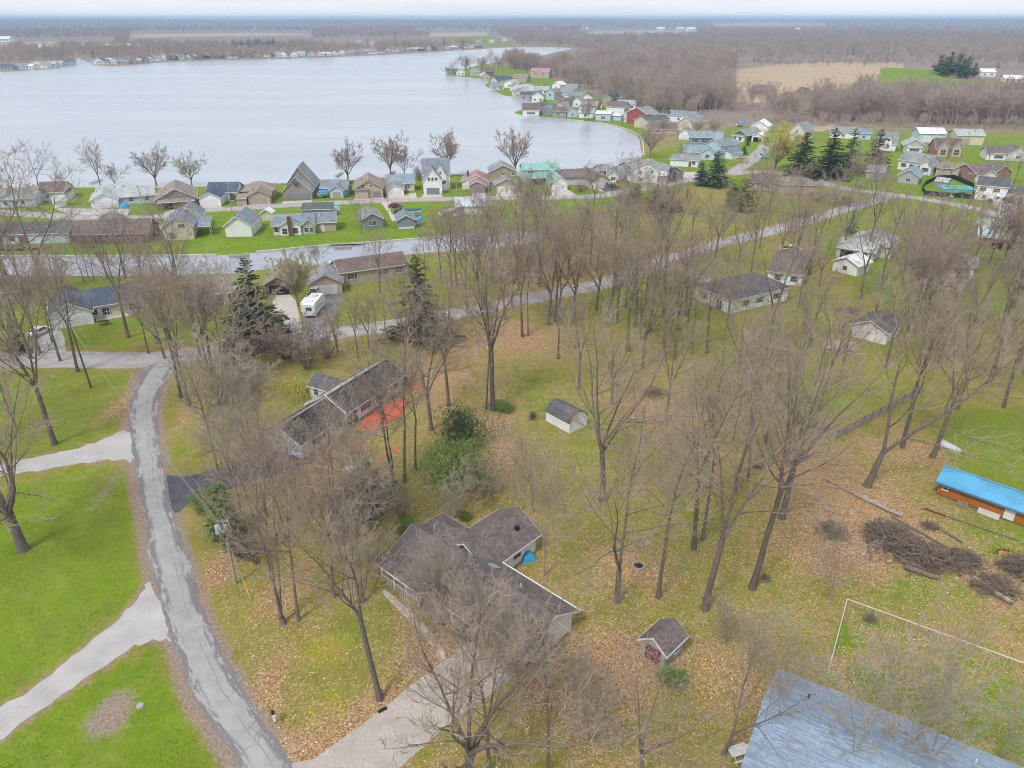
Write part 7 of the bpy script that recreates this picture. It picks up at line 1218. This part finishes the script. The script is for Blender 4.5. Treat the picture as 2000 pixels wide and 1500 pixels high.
fillin([(1740, 500), (2060, 500), (2080, 860), (1900, 790), (1760, 690)], 24, ['rosy', 'tallA', 'tallB', 'rosy', 'tallC'], (170, 240))
fillin([(1440, 560), (1700, 480), (1720, 620), (1640, 700), (1480, 780)], 5, ['rosy', 'tallA', 'tallB', 'tallC'], (170, 230))
fillin([(1480, 400), (1700, 345), (1800, 370), (1720, 400), (1640, 470), (1530, 480)], 8, ['rosy', 'tallA', 'pale', 'rosy'], (130, 180))
fillin([(360, 850), (420, 720), (500, 720), (500, 860), (460, 1130), (420, 980)], 5, ['slim', 'tallA', 'slim', 'pale'], (170, 230))
fillin([(-60, 560), (300, 545), (440, 600), (420, 690), (-60, 690)], 10, ['tallA', 'rosy', 'tallB', 'slim'], (150, 210))
fillin([(1300, 900), (1500, 800), (1600, 950), (1450, 1000)], 2, ['slim', 'pale', 'tallA'], (180, 250))
T += [('pale', 545, 935, 760, 1.0), ('pale', 470, 965, 790, 1.0), ('slim', 580, 1005, 800, .9), ('slim', 510, 880, 700, .9)]
T += [('pale', 1160, 1445, 1290, .8), ('pale', 1455, 1335, 1170, .8), ('paleshrub', 1420, 1250, 1160, 1.0), ('paleshrub', 1120, 1350, 1260, 1.0)]
fillin([(640, 1000), (760, 960), (800, 1060), (700, 1200), (620, 1160)], 5, ['pale', 'slim'], (130, 190))
T += [('pale', 905, 1292, 1110, .8), ('pale', 985, 1312, 1120, .8), ('pale', 862, 1222, 1040, .8)]
LM = [(45, 1074, 'the lower left lawn'), (250, 650, 'the navy-roofed ranch house'), (100, 545, 'the left stretch of the canal'), (360, 740, 'the road junction'), (200, 365, 'the left lakefront lawn'), (360, 365, 'the brown lake house'), (700, 362, 'the tan lake house'), (790, 348, 'the cream lake cottage'), (880, 346, 'the tall white lake house'), (1005, 343, 'the teal metal roof'), (1270, 309, 'the lake bay lawn'), (725, 460, 'the grey canal cottage'), (740, 565, 'the tan ranch house'), (590, 590, 'the camper trailer'),
      (560, 1210, 'the pale utility pole'), (740, 1366, 'the drive mouth'), (520, 1000, 'the blacktop drive'), (520, 720, 'the thicket below the lane'), (940, 1250, 'the garage of the sprawling ranch house'), (850, 1010, 'the back of the sprawling ranch house'), (1080, 1070, 'the blue tarpaulin bundle'), (790, 930, 'the propane tank'), (850, 790, 'the red mulch'), (955, 790, 'the flag on the grass'), (1120, 820, 'the gambrel barn shed'), (1200, 1170, 'the brick fire ring'), (1370, 1080, 'the middle of the leafy wood'), (1520, 960, 'the round brush pile'), (1693, 950, 'the long pale log'), (1790, 850, 'the plank fence'), (1960, 840, 'the blue-roofed cabin'),
      (920, 1545, 'the bottom of the concrete drive'), (1070, 1512, 'the bottom edge of the leafy ground'), (1260, 1450, 'the weathered red-doored shed'), (1720, 1540, 'the blue-grey shingle roof'), (1780, 1400, 'the wire-fenced pen'), (1060, 600, 'the lane through the woods'), (1210, 610, 'the tree belt beside the lane'), (1320, 690, 'the mossy clearing'), (1440, 600, 'the white hip-roofed house'), (1530, 510, 'the white pickup'), (900, 570, 'the dark middle spruce'), (1020, 530, 'the end of the canal'), (1300, 470, 'the lane bend'), (1690, 500, 'the double hip-roofed house'), (1850, 560, 'the half hidden grey house'), (1700, 670, 'the white gabled shed'), (1930, 720, 'the right-hand woods'), (1590, 690, 'the small open boat'), (1980, 470, 'the brick barn'), (1840, 345, 'the swimming pool'), (1960, 340, 'the split-level house'), (1600, 390, 'the wide brown-roofed house'), (1150, 234, 'the white metal roofs on the bay'), (1080, 205, 'the inlet'), (880, 146, 'the wooded point'), (960, 140, 'the houses on the point'), (1370, 262, 'the teal lakeside house'), (1030, 130, 'the neck of the point'), (1640, 1200, 'the fence corner')]
WORD = {'open': 'spreading bare tree', 'tallA': 'tall forked bare tree', 'tallB': 'tall many-stemmed bare tree', 'tallC': 'tall dark-barked bare tree', 'tallD': 'tall low-forked bare tree', 'tallE': 'tall broad-crowned bare tree', 'slim': 'slender straight bare tree', 'twin': 'bare tree with stems from the ground', 'rosy': 'rosy-twigged bare tree', 'vase': 'vase-shaped bare tree', 'round': 'small round bare tree', 'fanY': 'yellowish budding tree', 'pale': 'pale-barked young tree', 'paleshrub': 'pale bare shrub', 'shrub': 'grey bare shrub', 'rosyshrub': 'reddish bare shrub'}
ORD = ['', 'second ', 'third ', 'fourth ', 'fifth ', 'sixth ', 'seventh ', 'eighth ', 'ninth ', 'tenth ']
near = {}
for i, t in enumerate(T):
    p = G(t[1], t[2]); j = min(range(len(LM)), key=lambda k: (G(LM[k][0], LM[k][1]) - p).length); near.setdefault((t[0], j), []).append(((G(LM[j][0], LM[j][1]) - p).length, i))
LAB = {}
for (k, j), v in near.items():
    for n, (d, i) in enumerate(sorted(v)): LAB[i] = '%s %snearest to %s' % (WORD[k], ORD[min(n, 9)], LM[j][2]) if len(v) > 1 else '%s near %s' % (WORD[k], LM[j][2])
for i, t in enumerate(T):
    sh = 'shrub' in t[0]; lv = (M_LEAFY, .2, .12) if t[0] == 'fanY' and t[2] > 400 else None
    tree(t[0], t[1], t[2], t[3], wide=t[4], lean=t[5] if len(t) > 5 else None, label=LAB[i], cat='shrub' if sh else 'tree', name='bare_shrub' if sh else 'bare_tree', group='bare shrubs' if sh else 'bare trees', leaves=lv)
# evergreens
for q in [('spruce', 503, 664, 503, 1.5, 'tall dark spruce left of the concrete drive'), ('spruceD', 822, 668, 498, 1.6, 'tall dull spruce in the middle beside the lane'), ('spruce', 1563, 348, 257, 1.8, 'leftmost of the four tall dark spruces'), ('spruce', 1615, 348, 249, 1.7, 'second of the four tall dark spruces, the tallest'), ('spruceD', 1655, 338, 249, 1.4, 'third of the four tall spruces, thin topped'), ('spruceD', 1706, 336, 251, 1.7, 'rightmost of the four tall dark spruces'), ('spruceO', 1397, 364, 294, 1.7, 'green spruce before the pale blue house'), ('bluespruce', 1368, 362, 316, 1.4, 'smaller blue-green spruce left of the green spruce'),
          ('cedarY', 1280, 412, 360, 1.7, 'yellowish cedar by the lakeside road'), ('cedarY', 1302, 412, 366, 1.6, 'second yellowish cedar by the lakeside road'), ('bluespruce', 1325, 414, 382, 1.2, 'blue-green young spruce right of the yellowish cedars'), ('cedarG', 1241, 398, 360, 1.5, 'green cedar left of the yellowish cedars'), ('arbor', 1341, 388, 366, 1.0, 'slim dark cypress on the roadside lawn'), ('cedarY', 1450, 412, 348, 1.5, 'yellow-green pine by the brown-roofed house'), ('cedarG', 1430, 402, 358, 1.1, 'olive pine left of the yellow-green pine'), ('spruceD', 1660, 455, 408, 1.2, 'dark young spruce behind the double hip-roofed house'), ('arbor', 1308, 356, 325, 1.4, 'clipped green arborvitae beside the cream shed'), ('arbor', 1316, 356, 330, 1.3, 'darker arborvitae behind the clipped one'), ('arbor', 1165, 352, 334, 1.4, 'round dark evergreen behind the orange-gabled house'),
          ('bushBig', 895, 940, 828, .8, 'large loose green cedar clump in the middle of the yard'), ('bushBigD', 908, 880, 790, .6, 'darker cedar top behind the loose green clump'), ('cedarG', 440, 1050, 948, .85, 'bright green cedar beside the blacktop drive'), ('whitepine', 470, 1090, 1000, .75, 'dark pine behind the pale utility pole'), ('cedarG', 718, 932, 895, .9, 'small green cedar behind the propane tank'), ('spruceD', 40, 690, 610, 1.0, 'dark spruce at the left edge below the canal'), ('spruceD', 1460, 285, 266, 1.3, 'small dark spruce beside the green porch house'), ('whitepine', 1452, 302, 284, 1.4, 'round-headed dark pine by the silver car'), ('spruce', 1305, 236, 210, .9, 'dark cypress behind the bay houses'), ('arbor', 1872, 352, 336, 1.6, 'dark conifer behind the pool fence'), ('arbor', 493, 372, 356, 1.2, 'dark conifer beside the navy-roofed lake house')]:
    tree(q[0], q[1], q[2], q[3], wide=q[4], label=q[5], name='evergreen_tree', group='evergreens')
for i, (x, y, ty) in enumerate([(1828, 165, 128), (1846, 165, 120), (1864, 166, 124), (1880, 168, 128), (1896, 168, 140), (1838, 168, 130), (1872, 170, 132)]): tree(['whitepine', 'spruceO'][i % 2], x, y, ty, wide=1.3, label='%s of the dark pines on the green field' % ['first', 'second', 'third', 'fourth', 'fifth', 'sixth', 'seventh'][i] + ' from the left' if i < 5 else ['front left pine of the clump on the green field', 'front right pine of the clump on the green field'][i - 5], name='evergreen_tree', group='evergreens')
for q in [('bushGG', 728, 1005, 930, 1.05, 'grey-green juniper mound beside the propane tank'), ('bushGG', 700, 985, 940, 1.0, 'lower grey-green juniper left of the mound'), ('bushG', 976, 798, 778, 1.3, 'small dark green shrub at the foot of the tall flag-side tree'), ('bushY', 394, 886, 868, 1.2, 'small yellow forsythia beside the road'), ('bushD', 790, 1128, 1105, 1.2, 'green shrub at the porch corner'), ('bushG', 905, 1240, 1212, 1.0, 'dark green shrub under the shuttered window'), ('bushG', 1303, 1325, 1302, 1.2, 'bright green shrub before the red-doored shed'), ('bushG', 792, 1040, 1020, 1.2, 'green shrub behind the ranch house'), ('bushD', 785, 750, 732, 1.2, 'dark shrub at the far end of the dark-roofed house'), ('bushG', 420, 985, 950, 1.0, 'bright green shrub by the mouth of the blacktop drive'), ('bushL', 590, 775, 738, 1.3, 'yellow-green bush behind the dark-roofed house'), ('bushG', 905, 1010, 995, 1.0, 'low green shrub between the roof wings'),
          ('bushD', 508, 372, 354, 1.0, 'round dark shrub beside the steep gabled house'), ('bushD', 627, 366, 352, 1.3, 'brown-green shrub behind the light blue bungalow'), ('bushL', 1450, 318, 306, 1.4, 'olive shrub before the sky blue house'), ('bushL', 1415, 352, 335, 1.6, 'yellow-green shrub below the sky blue house'), ('bushD', 1875, 386, 374, 1.0, 'round shrub by the pool fence'), ('bushD', 1965, 396, 384, 1.2, 'green shrub at the corner of the split-level house'), ('bushD', 1932, 396, 388, 1.2, 'low shrubs under the split-level windows')]:
    tree(q[0], q[1], q[2], q[3], wide=q[4], label=q[5], cat='shrub', name='leafy_shrub', group='leafy shrubs')
tree('fanY', 1513, 335, 234, wide=1.15, label='big yellow-green budding tree over the lane garage', name='budding_tree', leaves=(M_YEL, .3, .17)); tree('rosyshrub', 1640, 398, 366, wide=2.2, label='wide purple-red bare bush beside the upper lane', cat='shrub', name='bare_shrub'); tree('rosyshrub', 1590, 392, 370, wide=1.8, label='smaller red bush left of the wide purple bush', cat='shrub', name='bare_shrub')

# ------------------------------------------------------------ the far woods: one mass
def wood_protos():
    out = []
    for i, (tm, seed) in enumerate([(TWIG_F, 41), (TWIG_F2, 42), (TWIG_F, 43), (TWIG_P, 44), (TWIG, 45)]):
        (tv, tf), (cv, cf), tips = bare(seed=seed, H=18, fork=.2, stems=4, sang=20, limbs=8, llen=.55, br=6, tw=5, tl=0, tr=.038, lang=40, brl=.5)
        V, F = join([(tv, tf), (cv, cf)]); V = V * (18 / V[:, 2].max()); o = bpy.data.objects.new('wood_tree', mk_mesh('wood_tree', V, F, tm)); out.append(o)
    (tv, tf), (cv, cf) = conifer(46, 16, .26, 16, 8, sprigs=12); V, F = join([(tv, tf), (cv, cf)]); out.append(bpy.data.objects.new('wood_pine', mk_mesh('wood_pine', V, F, NEED_B)))
    return out
WP = wood_protos()
def scatter(name, label, pts, seed, smin=.75, smax=1.2, pine=0.0):
    """one stuff object: points that carry the trees of a wood"""
    g = np.random.default_rng(seed); n = len(pts)
    V = np.column_stack([pts, terrain(pts[:, 0], pts[:, 1])]); me = mk_mesh(name, V, [])
    idx = g.choice(5, n, p=[.38, .2, .22, .12, .08]); idx[g.random(n) < pine] = 5
    for k, a, ty in (('size', g.uniform(smin, smax, n), 'FLOAT'), ('turn', g.uniform(0, 6.28, n), 'FLOAT'), ('pick', idx, 'INT')):
        at = me.attributes.new(k, ty, 'POINT'); at.data.foreach_set('value', a.astype(np.float32 if ty == 'FLOAT' else np.int32))
    o = tag(mesh_obj(name, me), label, 'woods', kind='stuff')
    ng = bpy.data.node_groups.new(name, 'GeometryNodeTree'); ng.interface.new_socket('Geometry', in_out='INPUT', socket_type='NodeSocketGeometry'); ng.interface.new_socket('Geometry', in_out='OUTPUT', socket_type='NodeSocketGeometry')
    N = ng.nodes; Lk = ng.links; gi = N.new('NodeGroupInput'); go = N.new('NodeGroupOutput'); jn = N.new('GeometryNodeJoinGeometry')
    def na(nm, dt): q = N.new('GeometryNodeInputNamedAttribute'); q.data_type = dt; q.inputs[0].default_value = nm; return q.outputs[0]
    for k, p in enumerate(WP):
        if not (idx == k).any(): continue
        cmp = N.new('FunctionNodeCompare'); cmp.data_type = 'INT'; cmp.operation = 'EQUAL'; Lk.new(na('pick', 'INT'), cmp.inputs[2]); cmp.inputs[3].default_value = k
        oi = N.new('GeometryNodeObjectInfo'); oi.inputs[0].default_value = p
        ip = N.new('GeometryNodeInstanceOnPoints'); Lk.new(gi.outputs[0], ip.inputs['Points']); Lk.new(oi.outputs['Geometry'], ip.inputs['Instance']); Lk.new(cmp.outputs[0], ip.inputs['Selection'])
        cx = N.new('ShaderNodeCombineXYZ'); Lk.new(na('turn', 'FLOAT'), cx.inputs[2]); Lk.new(cx.outputs[0], ip.inputs['Rotation']); Lk.new(na('size', 'FLOAT'), ip.inputs['Scale'])
        Lk.new(ip.outputs[0], jn.inputs[0])
    Lk.new(jn.outputs[0], go.inputs[0])
    md = o.modifiers.new('trees', 'NODES'); md.node_group = ng
    return o
CLEAR = [[(-100, 79), (225, 76), (232, 97), (-100, 102)], [(255, 64), (610, 62), (612, 80), (255, 84)], [(805, 61), (960, 60), (1005, 91), (870, 88)], [(1140, 59), (1360, 58), (1365, 74), (1150, 76)], [(1380, 46), (1610, 46), (1615, 60), (1400, 61)], [(1690, 120), (1990, 150), (2200, 158), (2200, 196), (1960, 200), (1700, 206)]]
FIELDS = [poly_w(p) for p in CLEAR] + [poly_w(p) for c, v, p in POLYS if c in ('tan',)] + [poly_w(p) for c, v, p in POLYS if c == 'green' and v in (.95, .9, .7) and max(q[1] for q in p) < 300]
def rand_in(poly_px, n, seed, avoid=True):
    P = poly_w(poly_px); g = np.random.default_rng(seed); out = np.zeros((0, 2)); lo, hi = P.min(0), P.max(0); tries = 0
    while len(out) < n and tries < 60:
        q = lo + g.random((n * 3, 2)) * (hi - lo); m = inside(P, q[:, 0], q[:, 1])
        if avoid:
            m &= ~inside(LAKE_S, q[:, 0], q[:, 1])
            for f in FIELDS: m &= ~inside(f, q[:, 0], q[:, 1])
        w = np.sin(q[:, 0] / 37 + 1.3 * np.sin(q[:, 1] / 61)) + np.sin(q[:, 1] / 29 + 1.7 * np.sin(q[:, 0] / 53)); m &= g.random(len(q)) < .62 + .3 * w
        out = np.vstack([out, q[m]]); tries += 1
    return out[:n]
near_wood = np.vstack([rand_in([(1270, 232), (1300, 190), (1420, 205), (1560, 212), (1700, 200), (1980, 195), (2300, 200), (2300, 245), (1900, 245), (1700, 238), (1560, 240), (1440, 240), (1330, 240)], 900, 1),
    rand_in([(1060, 140), (1180, 118), (1440, 122), (1430, 150), (1290, 190), (1200, 205), (1080, 175)], 1100, 2), rand_in([(1210, 200), (1420, 150), (1425, 205), (1290, 230)], 520, 3)])
scrub = rand_in([(1440, 236), (1700, 236), (2300, 240), (2300, 282), (1900, 250), (1560, 252)], 330, 4, False); scatter('scrub', 'tangled rosy scrub at the foot of the woodland behind the barns', scrub, 15, .2, .42)
hedge = np.array([G(x, 127 + 7 * math.sin(x * .05) * .5 + 5)[:2] for x in range(1470, 1765, 7)]); scatter('hedgerow', 'line of bare trees across the tan field', hedge + np.random.default_rng(2).normal(0, 6, hedge.shape), 16, .4, .8)
scatter('woodland', 'bare grey-brown woodland behind the houses on the right of the lake', near_wood, 5, .45, 1.15, .012)
sh = np.vstack([rand_in([(875, 145), (955, 158), (985, 178), (1060, 196), (1120, 214), (1290, 236), (1200, 205), (1080, 175), (1060, 140), (1010, 118), (930, 130)], 150, 14), rand_in([(-100, 139), (150, 124), (140, 112), (-100, 112)], 150, 11), rand_in([(160, 113), (250, 127), (285, 121), (285, 108), (150, 104)], 100, 12), rand_in([(285, 120), (600, 112), (940, 95), (930, 88), (600, 102), (285, 108)], 340, 13)])
scatter('shoreline_trees', 'far bare trees among the houses on the opposite lake shore', sh, 6, .6, 1.1, .03)
band2 = np.vstack([rand_in([(-300, 86), (230, 76), (250, 90), (500, 100), (900, 90), (1000, 80), (2400, 60), (2400, 160), (1780, 125), (1440, 122), (1180, 116), (1100, 92), (940, 88), (600, 102), (280, 108), (-300, 112)], 11000, 21)])
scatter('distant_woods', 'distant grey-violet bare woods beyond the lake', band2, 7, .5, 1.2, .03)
pn = np.vstack([rand_in([(340, 101), (420, 100), (610, 92), (615, 84), (500, 86), (345, 94)], 220, 31, False), rand_in([(1640, 66), (1730, 66), (1730, 60), (1640, 60)], 60, 32, False), rand_in([(960, 68), (1000, 68), (1060, 62), (960, 62)], 30, 33, False)])
scatter('pine_plantation', 'dark green pine plantation beyond the opposite shore', pn, 8, .7, 1.0, 1.0)
def ring(d0, d1, n, seed):
    g = np.random.default_rng(seed); a = g.uniform(-.75, .75, n); d = np.sqrt(g.uniform(d0 ** 2, d1 ** 2, n)); q = np.stack([np.sin(a) * d, np.cos(a) * d], 1)
    m = np.ones(n, bool)
    for f in FIELDS: m &= ~inside(f, q[:, 0], q[:, 1])
    return q[m]
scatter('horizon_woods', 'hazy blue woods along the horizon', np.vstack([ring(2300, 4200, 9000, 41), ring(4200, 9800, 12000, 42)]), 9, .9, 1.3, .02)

# ------------------------------------------------------------ the air
hz = MB().box(-13500, -200, -2, 13500, 12500, 74).build('haze', None)
hm = bpy.data.materials.new('haze'); hm.use_nodes = True; hn = hm.node_tree.nodes; hn.clear()
ho = hn.new('ShaderNodeOutputMaterial'); hv = hn.new('ShaderNodeVolumePrincipled'); hv.inputs['Color'].default_value = (.46, .69, 1, 1); hv.inputs['Density'].default_value = 1.4e-4; hv.inputs['Anisotropy'].default_value = 0
hm.node_tree.links.new(hv.outputs[0], ho.inputs['Volume']); hz.data.materials.append(hm); tag(hz, 'pale blue haze in the air over the land', 'haze', kind='stuff')
